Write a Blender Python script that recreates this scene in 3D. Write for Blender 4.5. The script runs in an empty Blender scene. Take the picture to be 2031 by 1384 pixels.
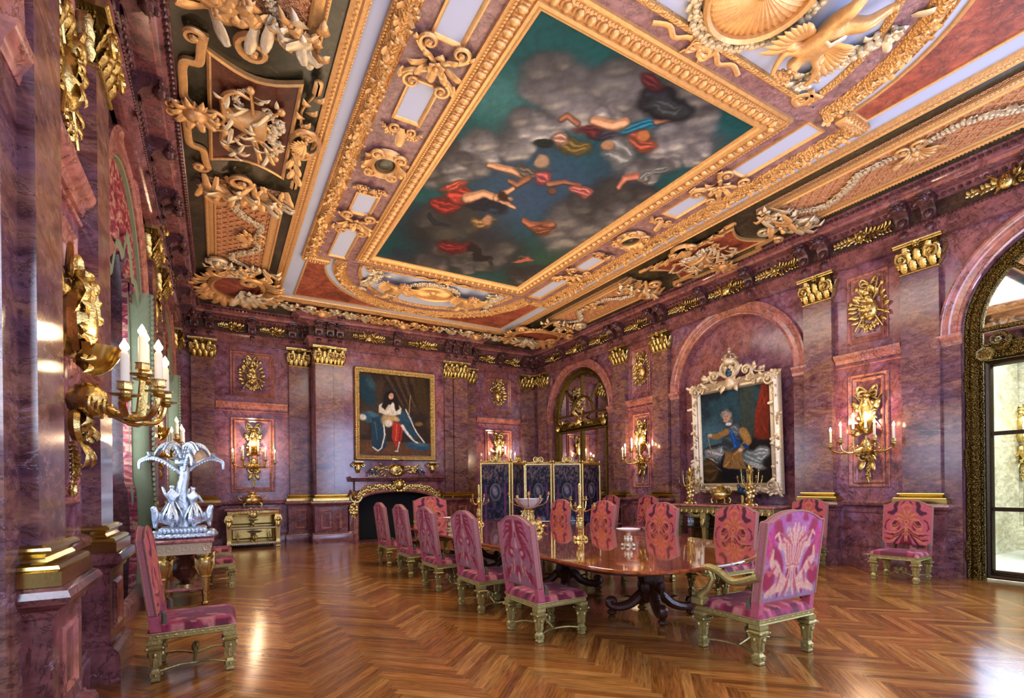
import bpy, math, random
import numpy as np
from math import sin, cos, pi, radians, sqrt
from mathutils import Matrix, Vector
random.seed(7)
S = bpy.context.scene
C = S.collection
# ------------------------------------------------------------------ camera, world, lights, exposure
W, H = 2031, 1384
cd = bpy.data.cameras.new('camera'); cam = bpy.data.objects.new('camera', cd); C.objects.link(cam)
F, YAW, ROLL, PCX, PCY = 1003.7, .5212, -.0116, 1010.1, 962.3
cd.sensor_fit = 'HORIZONTAL'; cd.sensor_width = 36; cd.lens = 36*F/W
cd.shift_x = (W/2-PCX)/W; cd.shift_y = (PCY-H/2)/W
cd.clip_end = 100; cd.clip_start = .05
fw = Vector((sin(YAW), cos(YAW), 0)); r0 = Vector((cos(YAW), -sin(YAW), 0)); u0 = Vector((0, 0, 1))
rr = r0*cos(ROLL)+u0*sin(ROLL); uu = -r0*sin(ROLL)+u0*cos(ROLL)
cam.matrix_world = Matrix(((rr.x, uu.x, -fw.x, 0), (rr.y, uu.y, -fw.y, 0), (rr.z, uu.z, -fw.z, 1.5245), (0, 0, 0, 1)))
S.camera = cam
S.view_settings.view_transform = 'Standard'; S.view_settings.look = 'None'
S.view_settings.exposure = 0.0; S.view_settings.gamma = 1.0; S.view_settings.use_curve_mapping = False
S.cycles.max_bounces = 6; S.cycles.diffuse_bounces = 3; S.cycles.glossy_bounces = 3; S.cycles.transmission_bounces = 4
S.cycles.sample_clamp_indirect = 4.0; S.cycles.sample_clamp_direct = 0.0
S.cycles.caustics_reflective = False; S.cycles.caustics_refractive = False
wd = bpy.data.worlds.new('world'); S.world = wd; wd.use_nodes = True
wd.node_tree.nodes['Background'].inputs[0].default_value = (.55, .65, 1, 1)
wd.node_tree.nodes['Background'].inputs[1].default_value = 1.0

def lamp(name, typ, loc, power, col, size=.2, rot=None, size_y=None, **k):
    d = bpy.data.lights.new(name, typ); d.energy = power; d.color = col
    if typ == 'AREA':
        d.size = size
        if size_y: d.shape = 'RECTANGLE'; d.size_y = size_y
    else: d.shadow_soft_size = size
    o = bpy.data.objects.new(name, d); o.location = loc
    if rot: o.rotation_euler = rot
    for a, b in k.items(): setattr(d, a, b)
    C.objects.link(o); return o
# cool fill added at the solid wall behind the camera, then left window daylight
lamp('window_daylight_back_a', 'AREA', (2.2, -.85, 3.0), 170, (.58, .68, 1), 1.9, (radians(90), 0, 0), 4.2)
lamp('window_daylight_back_b', 'AREA', (6.2, -.85, 3.0), 330, (.52, .64, 1), 1.9, (radians(90), 0, 0), 4.2)
lamp('window_daylight_left_a', 'AREA', (-1.35, 7.37, 2.7), 70, (.75, .86, 1), 1.9, (0, radians(-90), 0), 2.2)
lamp('window_daylight_left_b', 'AREA', (-1.35, 1.0, 2.7), 260, (.7, .8, 1), 1.5, (0, radians(-90), 0), 3.0)
lamp('window_daylight_left_c', 'AREA', (-1.35, 12.9, 2.7), 60, (.75, .86, 1), 1.9, (0, radians(-90), 0), 2.2)
lamp('door_daylight', 'AREA', (10.0, 1.85, 2.9), 170, (.52, .68, 1), 3.4, (0, radians(90), 0), 2.6)
# bright marble hall beyond the glazed door
lamp('hall_light', 'AREA', (12.3, 1.8, 4.6), 620, (.96, 1, .97), 3.0, (0, 0, 0), 5.0)
# added area lamps without fixtures: warm light up at the ceiling, then down
lamp('ceiling_wash_near', 'AREA', (4.5, 2.6, 2.3), 200, (1, .76, .5), 5.5, (radians(180), 0, 0), 4.5)
lamp('ceiling_wash_far', 'AREA', (4.5, 9.6, 2.3), 320, (1, .76, .5), 5.5, (radians(180), 0, 0), 6.5)
lamp('ceiling_wash_down', 'AREA', (4.6, 7.2, 6.0), 300, (1, .84, .7), 3.0, (0, 0, 0), 6.0)

# ------------------------------------------------------------------ colours and node materials
def lin(c):
    return tuple((x/12.92 if x <= .04045 else ((x+.055)/1.055)**2.4) for x in c)
def rgb(r, g, b): return lin((r/255, g/255, b/255))+(1,)
class NT:
    def __init__(s, name):
        s.m = bpy.data.materials.new(name); s.m.use_nodes = True
        s.t = s.m.node_tree; s.b = s.t.nodes['Principled BSDF']
    def n(s, typ, **k):
        x = s.t.nodes.new('ShaderNode'+typ)
        for a, b in k.items():
            if a.startswith('i_'): x.inputs[a[2:].replace('_', ' ')].default_value = b
            else: setattr(x, a, b)
        return x
    def l(s, a, b): s.t.links.new(a, b)
    def set(s, **k):
        for a, b in k.items(): s.b.inputs[a.replace('_', ' ')].default_value = b
        return s
    def pos(s, world=True, scale=(1, 1, 1)):
        mp = s.n('Mapping'); mp.inputs['Scale'].default_value = scale
        if world: s.l(s.n('NewGeometry').outputs['Position'], mp.inputs['Vector'])
        else: s.l(s.n('TexCoord').outputs['Object'], mp.inputs['Vector'])
        return mp.outputs['Vector']
    def noise(s, v, scale, detail=4, rough=.6, dist=0):
        x = s.n('TexNoise'); x.inputs['Scale'].default_value = scale; x.inputs['Detail'].default_value = detail
        x.inputs['Roughness'].default_value = rough; x.inputs['Distortion'].default_value = dist
        s.l(v, x.inputs['Vector']); return x.outputs['Fac']
    def ramp(s, f, stops):
        x = s.n('ValToRGB'); e = x.color_ramp.elements
        while len(e) < len(stops): e.new(.5)
        for i, (p, c) in enumerate(stops): e[i].position = p; e[i].color = c if len(c) == 4 else tuple(c)+(1,)
        s.l(f, x.inputs['Fac']); return x.outputs['Color']
    def mix(s, f, a, b, typ='MIX'):
        x = s.n('Mix', data_type='RGBA', blend_type=typ)
        for v, i in ((f, 0), (a, 6), (b, 7)):
            if isinstance(v, (int, float, tuple)): x.inputs[i].default_value = v
            else: s.l(v, x.inputs[i])
        return x.outputs[2]
    def bump(s, h, strength=.3, dist=.01):
        x = s.n('Bump'); x.inputs['Strength'].default_value = strength; x.inputs['Distance'].default_value = dist
        s.l(h, x.inputs['Height']); s.l(x.outputs['Normal'], s.b.inputs['Normal'])
def plain(name, col, rough=.5, metal=0, **k):
    t = NT(name); t.set(Base_Color=col, Roughness=rough, Metallic=metal, **k); return t.m

def marble(name, stops, vein=(190, 160, 175), dark=(40, 20, 30), scale=1.0, rough=.16, patch=None, stretch=(1, 1, 1)):
    """polished breccia: broad soft clouds, a few pale and dark veins, fine mottling"""
    t = NT(name); v = t.pos(True, stretch)
    c = t.ramp(t.noise(v, 1.5*scale, 8, .64, .7), stops)
    if patch: c = t.mix(t.ramp(t.noise(v, .9*scale, 6, .62, .7), [(.45, (0, 0, 0)), (.62, (.8, .8, .8))]), c, patch)
    f = t.noise(v, 7*scale, 8, .72, .3)
    c = t.mix(.7, c, t.ramp(f, [(.34, (.42, .4, .42)), (.5, (1, 1, 1)), (.68, (1.65, 1.62, 1.65))]), 'MULTIPLY')
    vo = t.noise(v, 1.3*scale, 8, .66, .8); m = t.ramp(t.noise(v, 1.9*scale, 3, .5), [(.48, (0, 0, 0)), (.6, (1, 1, 1))])
    w = t.mix(1.0, t.ramp(vo, [(.493, (0, 0, 0)), (.5, (.8, .8, .8)), (.507, (0, 0, 0))]), m, 'MULTIPLY'); c = t.mix(w, c, rgb(*vein))
    d = t.noise(v, 2.1*scale, 8, .68, .9); w2 = t.ramp(d, [(.482, (0, 0, 0)), (.5, (.75, .75, .75)), (.518, (0, 0, 0))]); c = t.mix(w2, c, rgb(*dark))
    t.l(c, t.b.inputs['Base Color']); t.set(Roughness=rough)
    t.b.inputs['Specular IOR Level'].default_value = .6
    return t.m
M = {}
M['marble'] = marble('mauve_marble', [(.3, rgb(62, 32, 46)), (.42, rgb(112, 64, 82)), (.5, rgb(140, 90, 108)), (.58, rgb(148, 108, 130)), (.68, rgb(116, 68, 76)), (.78, rgb(84, 46, 60))], patch=rgb(158, 96, 84))
M['marble_shaft'] = marble('rust_marble', [(.3, rgb(64, 36, 42)), (.42, rgb(116, 74, 72)), (.52, rgb(148, 106, 88)), (.62, rgb(124, 80, 66)), (.75, rgb(84, 48, 52))], patch=rgb(112, 80, 96), stretch=(1.1, 1.1, 2.4))
M['marble_band'] = marble('pink_marble', [(.28, rgb(120, 68, 66)), (.5, rgb(178, 114, 104)), (.75, rgb(160, 108, 114))], patch=rgb(182, 120, 92))
M['marble_trim'] = marble('dark_rose_marble', [(.28, rgb(76, 42, 46)), (.5, rgb(136, 84, 82)), (.75, rgb(130, 86, 96))])
M['marble_carved'] = marble('carved_umber_marble', [(.3, rgb(52, 30, 32)), (.5, rgb(92, 56, 54)), (.7, rgb(84, 50, 56))], scale=2, rough=.25)
M['marble_frieze'] = marble('olive_brown_marble', [(.3, rgb(44, 30, 26)), (.5, rgb(82, 62, 50)), (.7, rgb(70, 44, 42))], scale=1.5)
M['marble_ceiling'] = marble('brown_mauve_marble', [(.3, rgb(110, 78, 80)), (.5, rgb(150, 112, 110)), (.7, rgb(128, 90, 92))], vein=(200, 170, 165), dark=(70, 40, 44), scale=1.6, rough=.4)
M['marble_green'] = marble('dark_green_marble', [(.3, rgb(22, 24, 16)), (.5, rgb(48, 46, 30)), (.7, rgb(66, 58, 38))], vein=(130, 110, 66), dark=(10, 12, 8), scale=2.2, rough=.3)
M['marble_red'] = marble('orange_red_marble', [(.3, rgb(92, 36, 22)), (.5, rgb(150, 68, 42)), (.7, rgb(172, 92, 62))], vein=(196, 136, 100), dark=(64, 34, 26), scale=1.2, rough=.6)
M['marble_brown'] = marble('dark_red_marble', [(.3, rgb(52, 22, 16)), (.5, rgb(92, 44, 28)), (.7, rgb(112, 58, 36))], vein=(120, 70, 44), dark=(30, 14, 12), scale=1.4, rough=.35)
M['marble_top'] = marble('rose_table_marble', [(.3, rgb(130, 70, 70)), (.5, rgb(190, 124, 116)), (.7, rgb(160, 96, 92))], scale=3, rough=.12)
M['marble_hall'] = marble('cream_hall_marble', [(.3, rgb(150, 146, 116)), (.5, rgb(206, 204, 180)), (.7, rgb(176, 168, 134))], vein=(120, 116, 90), dark=(150, 136, 96), scale=.8, rough=.3, stretch=(1, 1, 2.5))

def gold(name, col, rough=.32, metal=1.0, nscale=60, bstr=.35, dark=.45, vor=False):
    t = NT(name); v = t.pos(False)
    n = t.noise(v, nscale*.35, 4, .6)
    c = t.mix(t.ramp(n, [(.35, (1, 1, 1)), (.65, (0, 0, 0))]), col, tuple(x*dark for x in col[:3])+(1,))
    c = t.mix(.6, c, col)
    t.l(c, t.b.inputs['Base Color']); t.set(Roughness=rough, Metallic=metal)
    if vor:
        x = t.n('TexVoronoi'); x.inputs['Scale'].default_value = nscale; t.l(v, x.inputs['Vector']); t.bump(x.outputs['Distance'], bstr, .02)
    else: t.bump(t.noise(v, nscale, 3, .6), bstr, .008)
    return t.m
M['gilt'] = gold('gilt_bronze', rgb(214, 188, 118), .27, nscale=50, bstr=.5)
M['gilt_chased'] = gold('chased_gilt_bronze', rgb(206, 178, 112), .3, nscale=45, bstr=.8, vor=True)
M['gilt_plain'] = gold('plain_gilt', rgb(204, 180, 106), .22, bstr=.05, dark=.8)
M['gilt_ceiling'] = gold('ceiling_gilding', rgb(232, 180, 116), .38, .5, nscale=50, bstr=.4, dark=.5)
M['gilt_ceiling_chased'] = gold('chased_ceiling_gilding', rgb(228, 172, 104), .38, .5, nscale=34, bstr=1.0, dark=.45, vor=True)
M['gilt_peach'] = gold('peach_gilt_stucco', rgb(232, 168, 118), .5, .2, nscale=60, bstr=.9, dark=.55, vor=True)
M['gilt_pale'] = gold('pale_silvered_gilding', rgb(226, 206, 168), .4, .5, nscale=50, bstr=.4, dark=.6)
M['bronze'] = gold('dark_gilt_bronze', rgb(120, 98, 48), .33, nscale=50, bstr=.8, dark=.35, vor=True)
M['bronze_dark'] = gold('nearly_black_bronze', rgb(58, 46, 30), .35, .8, bstr=.3)
M['chair_gilt'] = gold('pale_chair_gilding', rgb(190, 178, 112), .36, .75, nscale=70, bstr=.6, dark=.45)
M['chair_gilt_chased'] = gold('chased_chair_gilding', rgb(188, 174, 108), .36, .75, nscale=55, bstr=.9, dark=.4, vor=True)
M['silver'] = gold('pale_blue_silver', rgb(214, 228, 240), .28, .75, nscale=40, bstr=.9, dark=.5)
M['white_porcelain'] = plain('white_porcelain', rgb(235, 230, 232), .2)
M['white'] = plain('lavender_white_plaster', rgb(178, 186, 212), .65)
M['white_hall'] = plain('white_plaster', rgb(240, 242, 240), .6)
M['black'] = plain('black_firebox', rgb(10, 9, 9), .8)
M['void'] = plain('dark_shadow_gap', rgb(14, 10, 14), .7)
M['mahogany_carved'] = gold('carved_dark_mahogany', rgb(72, 40, 26), .28, 0, nscale=26, bstr=.7, dark=.5)
M['wax'] = plain('ivory_candle', rgb(240, 226, 196), .5)
M['green_cloth'] = gold('celadon_silk', rgb(130, 138, 104), .8, 0, nscale=40, bstr=.5, dark=.8)
M['dark_blue'] = plain('peacock_enamel', rgb(24, 60, 84), .2)
M['tassel'] = gold('grey_silk_fringe', rgb(92, 82, 66), .8, 0, nscale=90, bstr=.6, dark=.6)
M['gimp'] = gold('rose_galloon', rgb(176, 120, 100), .8, 0, nscale=120, bstr=.8, dark=.5)
t = NT('candle_flame'); t.set(Base_Color=(1, .8, .5, 1), Roughness=.5); t.b.inputs['Emission Color'].default_value = (1, .72, .4, 1); t.b.inputs['Emission Strength'].default_value = 40; M['flame'] = t.m
t = NT('table_mahogany'); v = t.pos(True, (6, .7, 1)); c = t.ramp(t.noise(v, 2.5, 8, .6, .8), [(.3, rgb(104, 44, 18)), (.55, rgb(158, 78, 34)), (.75, rgb(184, 104, 48))]); t.l(c, t.b.inputs['Base Color']); t.set(Roughness=.07); t.b.inputs['Coat Weight'].default_value = 1; t.b.inputs['Coat Roughness'].default_value = .03; M['mahogany'] = t.m
t = NT('clear_glass'); t.set(Base_Color=(1, 1, 1, 1), Roughness=0, IOR=1.02); t.b.inputs['Transmission Weight'].default_value = 1; M['glass'] = t.m
M['mirror'] = plain('mirror_glass', (.78, .8, .84, 1), .03, 1)
t = NT('crystal'); t.set(Base_Color=(.95, .95, 1, 1), Roughness=.1); t.b.inputs['Transmission Weight'].default_value = .5; M['crystal'] = t.m
# parquet: per-plank tint in a colour attribute, grain along the plank from its uv
t = NT('oak_parquet'); at = t.n('Attribute', attribute_name='Col'); uv = t.n('UVMap', uv_map='UVMap'); mp = t.n('Mapping'); mp.inputs['Scale'].default_value = (2.2, 34, 1)
t.l(uv.outputs['UV'], mp.inputs['Vector']); g = t.noise(mp.outputs['Vector'], 1.6, 6, .65, .7)
c = t.mix(.85, at.outputs['Color'], t.ramp(g, [(.3, (.3, .24, .18)), (.5, (.95, .92, .84)), (.72, (1.7, 1.65, 1.4))]), 'MULTIPLY')
t.l(c, t.b.inputs['Base Color']); t.set(Roughness=.16); t.b.inputs['Specular IOR Level'].default_value = .65; t.bump(g, .2, .003); M['parquet'] = t.m
# painted canvases and woven fabrics: their design is a colour attribute
t = NT('oil_painting'); at = t.n('Attribute', attribute_name='Col'); t.l(at.outputs['Color'], t.b.inputs['Base Color']); t.set(Roughness=.5); t.b.inputs['Specular IOR Level'].default_value = .15; t.bump(t.noise(t.pos(True), 60, 4), .15, .004); M['canvas'] = t.m
t = NT('cut_velvet'); at = t.n('Attribute', attribute_name='Col'); nn = t.noise(t.pos(False), 90, 3, .6)
t.l(t.mix(.5, at.outputs['Color'], t.ramp(nn, [(.3, (.3, .26, .28)), (.7, (.88, .84, .86))]), 'MULTIPLY'), t.b.inputs['Base Color']); t.set(Roughness=.7); t.b.inputs['Sheen Weight'].default_value = .12; t.b.inputs['Sheen Tint'].default_value = (1, .6, .75, 1); t.bump(nn, .3, .003); M['velvet'] = t.m
M['velvet_plain'] = gold('plain_rose_velvet', rgb(186, 90, 104), .7, 0, nscale=60, bstr=.3, dark=.5)
t = NT('curtain_silk'); v = t.pos(False, (4, 4, .5)); c = t.ramp(t.noise(v, 2.5, 6, .6, 1), [(.35, rgb(70, 10, 24)), (.5, rgb(150, 30, 52)), (.62, rgb(190, 150, 120)), (.7, rgb(120, 20, 40))]); t.l(c, t.b.inputs['Base Color']); t.set(Roughness=.6); M['curtain'] = t.m
M['charcoal'] = plain('black_upholstery', rgb(28, 20, 28), .7)
# ------------------------------------------------------------------ mesh building toolkit
class MB:
    """collects vertices, faces and material slots; build() links them as one mesh object"""
    def __init__(s): s.v = []; s.f = []; s.n = 0; s.mi = []; s.cur = 0; s.col = []; s.M = None
    def add(s, v, f, col=None):
        v = np.asarray(v, float).reshape(-1, 3)
        if s.M is not None: v = v@s.M[:3, :3].T+s.M[:3, 3]
        s.v.append(v); o = s.n
        s.f.extend([tuple(i+o for i in q) for q in f]); s.mi.extend([s.cur]*len(f)); s.n += len(v)
        if col is not None: s.col.append(np.asarray(col, float).reshape(-1, 3) if np.ndim(col) > 1 else np.tile(np.asarray(col, float)[:3], (len(v), 1)))
        return s
    def build(s, name, mat, parent=None, smooth=38, **props):
        me = bpy.data.meshes.new(name)
        V = np.concatenate(s.v) if s.v else np.zeros((0, 3))
        me.from_pydata(V.tolist(), [], s.f)
        for m in (mat if isinstance(mat, (list, tuple)) else [mat]): me.materials.append(M[m])
        if isinstance(mat, (list, tuple)): me.polygons.foreach_set('material_index', s.mi)
        if s.col:
            a = me.color_attributes.new('Col', 'FLOAT_COLOR', 'POINT')
            c = np.ones((len(V), 4), np.float32); c[:, :3] = np.concatenate(s.col); a.data.foreach_set('color', c.ravel())
        me.update()
        if smooth:
            me.polygons.foreach_set('use_smooth', [True]*len(me.polygons)); me.set_sharp_from_angle(angle=radians(smooth))
        o = bpy.data.objects.new(name, me); C.objects.link(o)
        if parent is not None: o.parent = parent
        for a, b in props.items(): o[a] = b
        return o
def thing(name, label, cat, mat=None, group=None, kind=None):
    o = bpy.data.objects.new(name, None); C.objects.link(o); o.empty_display_size = .1
    if mat is not None: o.matrix_world = mat
    o['label'] = label; o['category'] = cat
    if group: o['group'] = group
    if kind: o['kind'] = kind
    return o
def tag(o, label=None, cat=None, group=None, kind=None):
    for k, x in (('label', label), ('category', cat), ('group', group), ('kind', kind)):
        if x: o[k] = x
    return o
KIDS = {}
def dup(root, mat, label=None, group=None, skip=()):
    r = root.copy(); C.objects.link(r); r.matrix_world = mat
    if label: r['label'] = label
    if group: r['group'] = group
    if root.name not in KIDS: KIDS[root.name] = [(c, [g for g in bpy.data.objects if g.parent == c]) for c in bpy.data.objects if c.parent == root]
    for c, gs in KIDS[root.name]:
        if c.name.split('.')[0] in skip: continue
        d = c.copy(); C.objects.link(d); d.parent = r
        for g in gs:
            e = g.copy(); C.objects.link(e); e.parent = d
    return r
def T(x, y, z): return Matrix.Translation((x, y, z))
def RZ(a): return Matrix.Rotation(a, 4, 'Z')
def SC(x, y=None, z=None):
    return Matrix.Diagonal((x, y if y is not None else x, z if z is not None else x, 1))
def FR(x, y, z, side):
    """frame on a surface: u to the viewer's right, v up, w out of the surface"""
    B = {'R': ((0, -1, 0), (0, 0, 1), (-1, 0, 0)), 'L': ((0, 1, 0), (0, 0, 1), (1, 0, 0)), 'F': ((1, 0, 0), (0, 0, 1), (0, -1, 0)),
         'C': ((1, 0, 0), (0, -1, 0), (0, 0, -1)), 'CL': ((0, 1, 0), (1, 0, 0), (0, 0, -1)), 'CR': ((0, -1, 0), (-1, 0, 0), (0, 0, -1)), 'CF': ((-1, 0, 0), (0, 1, 0), (0, 0, -1)),
         'N': ((-1, 0, 0), (0, 0, 1), (0, 1, 0))}[side]
    m = Matrix.Identity(4)
    for i in range(3):
        for j in range(3): m[j][i] = B[i][j]
    m[0][3], m[1][3], m[2][3] = x, y, z
    return m
def np4(m): return np.array([list(r) for r in m])

def box(mb, x0, x1, y0, y1, z0, z1, bev=0, col=None):
    if bev:
        b = min(bev, (x1-x0)/2.01, (y1-y0)/2.01, (z1-z0)/2.01); v = []
        for zz, i in ((z0, b), (z0+b, 0), (z1-b, 0), (z1, b)):
            a0, a1, c0, c1 = x0+i, x1-i, y0+i, y1-i
            v += [(a0+b, c0, zz), (a1-b, c0, zz), (a1, c0+b, zz), (a1, c1-b, zz), (a1-b, c1, zz), (a0+b, c1, zz), (a0, c1-b, zz), (a0, c0+b, zz)]
        f = [tuple(range(7, -1, -1)), tuple(range(24, 32))]
        for k in range(3):
            for i in range(8): j = (i+1) % 8; f.append((k*8+i, k*8+j, k*8+8+j, k*8+8+i))
        return mb.add(v, f, col)
    v = [(x0, y0, z0), (x1, y0, z0), (x1, y1, z0), (x0, y1, z0), (x0, y0, z1), (x1, y0, z1), (x1, y1, z1), (x0, y1, z1)]
    return mb.add(v, [(3, 2, 1, 0), (4, 5, 6, 7), (0, 1, 5, 4), (1, 2, 6, 5), (2, 3, 7, 6), (3, 0, 4, 7)], col)
def grid(mb, P, col=None, flip=False, closeu=False, closev=False):
    P = np.asarray(P, float); a, b = P.shape[:2]; f = []
    for i in range(a if closeu else a-1):
        for j in range(b if closev else b-1):
            q = (i*b+j, ((i+1) % a)*b+j, ((i+1) % a)*b+(j+1) % b, i*b+(j+1) % b)
            f.append(q[::-1] if flip else q)
    return mb.add(P.reshape(-1, 3), f, None if col is None else np.asarray(col).reshape(-1, 3))
def lathe(mb, prof, cx=0, cy=0, cz=0, n=14, sx=1, sy=1, caps=True, lobes=0, ld=.0):
    """profile (radius, z) turned round the local z axis"""
    v = []
    for r, z in prof:
        for i in range(n):
            a = 2*pi*i/n; q = r*(1+ld*cos(lobes*a)) if lobes else r
            v.append((cx+q*cos(a)*sx, cy+q*sin(a)*sy, cz+z))
    f = []
    for k in range(len(prof)-1):
        for i in range(n): j = (i+1) % n; f.append((k*n+i, k*n+j, k*n+n+j, k*n+n+i))
    if caps: f += [tuple(range(n-1, -1, -1)), tuple(range((len(prof)-1)*n, len(prof)*n))]
    return mb.add(v, f)
def tube(mb, pts, r, n=8, caps=True, flat=1):
    P = [Vector(p) for p in pts]; k = len(P); v = []
    rs = r if isinstance(r, (list, tuple)) else [r]*k
    d0 = (P[1]-P[0]).normalized(); up = Vector((0, 0, 1)) if abs(d0.z) < .9 else Vector((1, 0, 0)); a = d0.cross(up).normalized()
    for i in range(k):
        d = (P[min(i+1, k-1)]-P[max(i-1, 0)]).normalized()
        if d.length < 1e-6: d = d0
        a = (a-d*a.dot(d)); a = a.normalized() if a.length > 1e-6 else d.orthogonal().normalized(); b = d.cross(a)
        for j in range(n):
            t = 2*pi*j/n; v.append(P[i]+a*(rs[i]*cos(t))+b*(rs[i]*flat*sin(t)))
    f = []
    for i in range(k-1):
        for j in range(n): q = (j+1) % n; f.append((i*n+j, i*n+q, i*n+n+q, i*n+n+j))
    if caps: f += [tuple(range(n-1, -1, -1)), tuple(range((k-1)*n, k*n))]
    return mb.add([tuple(x) for x in v], f)
def blob(mb, x, y, z, rx, ry=None, rz=None, n=7, m=5):
    ry = rx if ry is None else ry; rz = rx if rz is None else rz
    v = [(x, y, z-rz)]
    for i in range(1, m):
        a = pi*i/m
        for j in range(n): v.append((x+rx*sin(a)*cos(2*pi*j/n), y+ry*sin(a)*sin(2*pi*j/n), z-rz*cos(a)))
    v.append((x, y, z+rz)); f = [(0, 1+(j+1) % n, 1+j) for j in range(n)]
    for i in range(m-2):
        for j in range(n): q = (j+1) % n; f.append((1+i*n+j, 1+i*n+q, 1+(i+1)*n+q, 1+(i+1)*n+j))
    o = 1+(m-2)*n; f += [(o+j, o+(j+1) % n, len(v)-1) for j in range(n)]
    return mb.add(v, f)
def catmull(P, k=6, closed=False):
    P = np.asarray(P, float); n = len(P); out = []
    for i in range(n if closed else n-1):
        g = lambda j: P[j % n] if closed else P[min(max(j, 0), n-1)]
        a, b, c, d = g(i-1), g(i), g(i+1), g(i+2)
        for s in range(k):
            t = s/k; out.append(.5*((2*b)+(-a+c)*t+(2*a-5*b+4*c-d)*t*t+(-a+3*b-3*c+d)*t**3))
    if not closed: out.append(P[-1])
    return np.array(out)
def sweep(mb, prof, path, closed=False, prof_closed=False, ends=True):
    """moulding: prof = [(n, w)] with n along the path's left normal in the plane, w out of it; path = [(u, v)]; mitred"""
    P = np.asarray(path, float); k = len(P); rows = []
    for i in range(k):
        a = P[i]-P[i-1] if (i > 0 or closed) else P[1]-P[0]
        b = P[(i+1) % k]-P[i] if (i < k-1 or closed) else P[i]-P[i-1]
        a = a/np.hypot(*a); b = b/np.hypot(*b); na = np.array([-a[1], a[0]]); nb = np.array([-b[1], b[0]])
        m = na+nb; m = m/max(1e-6, (m@na)) if abs(m@na) > .15 else na
        rows.append([(P[i][0]+m[0]*n, P[i][1]+m[1]*n, w) for n, w in prof])
    grid(mb, rows, closeu=closed, closev=prof_closed, flip=True)
    if not closed and ends and len(prof) > 2:
        q = len(prof); mb.add([rows[0][i] for i in range(q)], [tuple(range(q))]); mb.add([rows[-1][i] for i in range(q)], [tuple(range(q-1, -1, -1))])
    return mb
def leaf(mb, x, y, ang, L, Wd, lift=.3, curl=.35, w0=0, lobes=4, n=7):
    """acanthus leaf lying on the (u,v) plane, growing along ang, rising by lift*L and curling over at its tip"""
    ca, sa = cos(ang), sin(ang); R = []
    for i in range(n+1):
        t = i/n; wd = Wd*.5*(sin(pi*min(1, t*.88+.1))**.7)*(.78+.22*abs(cos(lobes*pi*t)))
        if i == n: wd *= .25
        s = L*(t-curl*.35*max(0, t-.72)*3); z = w0+lift*L*sin(pi*.5*min(1, t*1.25))-(curl*L*.9*max(0, t-.75)*2 if t > .75 else 0)
        row = []
        for q in (-1, -.55, 0, .55, 1):
            uu_, vv_ = s-abs(q)*wd*.25, q*wd; zz = z-abs(q)**2*wd*.45+(.08*wd if abs(q) == .55 else 0)
            row.append((x+uu_*ca-vv_*sa, y+uu_*sa+vv_*ca, max(zz, w0-.002)))
        R.append(row)
    return grid(mb, R, flip=True)
def scroll(mb, x, y, ang, size, turns=1.4, hand=1, r=None, w0=.01, n=22, rise=.25):
    """volute: starts at (x,y) going along ang and winds inwards"""
    r = r or size*.16; pts = []; rs = []
    cx, cy = x-hand*sin(ang)*size*.5, y+hand*cos(ang)*size*.5
    a0 = ang-hand*pi/2
    for i in range(n+1):
        t = i/n; q = size*.5*(1-t)**.8+size*.03; a = a0+hand*turns*2*pi*t
        pts.append((cx+q*cos(a), cy+q*sin(a), w0+r+rise*size*t*.5)); rs.append(r*(1-.55*t))
    tube(mb, pts, rs, 6); blob(mb, pts[-1][0], pts[-1][1], pts[-1][2], r*1.1, n=6, m=4)
    return mb
def stem(mb, pts, r, w0=.01, k=5):
    P = catmull([(a, b) for a, b in pts], k); n = len(P)
    return tube(mb, [(p[0], p[1], w0+(r if not isinstance(r, (list, tuple)) else r[0])) for p in P], [(r if not isinstance(r, (list, tuple)) else r[0]+(r[1]-r[0])*i/(n-1)) for i in range(n)], 6)
def rosette(mb, x, y, R, n=6, w0=0, h=.35):
    for i in range(n): leaf(mb, x, y, 2*pi*i/n, R, R*1.0, h, .3, w0, 2, 4)
    blob(mb, x, y, w0+R*h*.6, R*.3, R*.3, R*.3)
def bow(mb, x, y, s, w0=.01):
    for h in (-1, 1):
        for tilt, sc in ((.5, 1), (-.15, .8)):
            pts = [(x+h*s*sc*.5*sin(t)*cos(tilt)*1.2+0*t, y+s*sc*(.28*sin(2*t)*.9+.5*sin(t)*sin(tilt)), w0+.05*s+.12*s*sin(t)) for t in np.linspace(0, pi, 11)]
            tube(mb, pts, .075*s, 6, flat=.45)
        tube(mb, [(x, y, w0+.04*s), (x+h*.2*s, y-.25*s, w0+.08*s), (x+h*.38*s, y-.32*s, w0+.04*s), (x+h*.5*s, y-.55*s, w0+.05*s)], [.06*s, .07*s, .06*s, .02*s], 6, flat=.4)
    blob(mb, x, y, w0+.1*s, .1*s)
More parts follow.
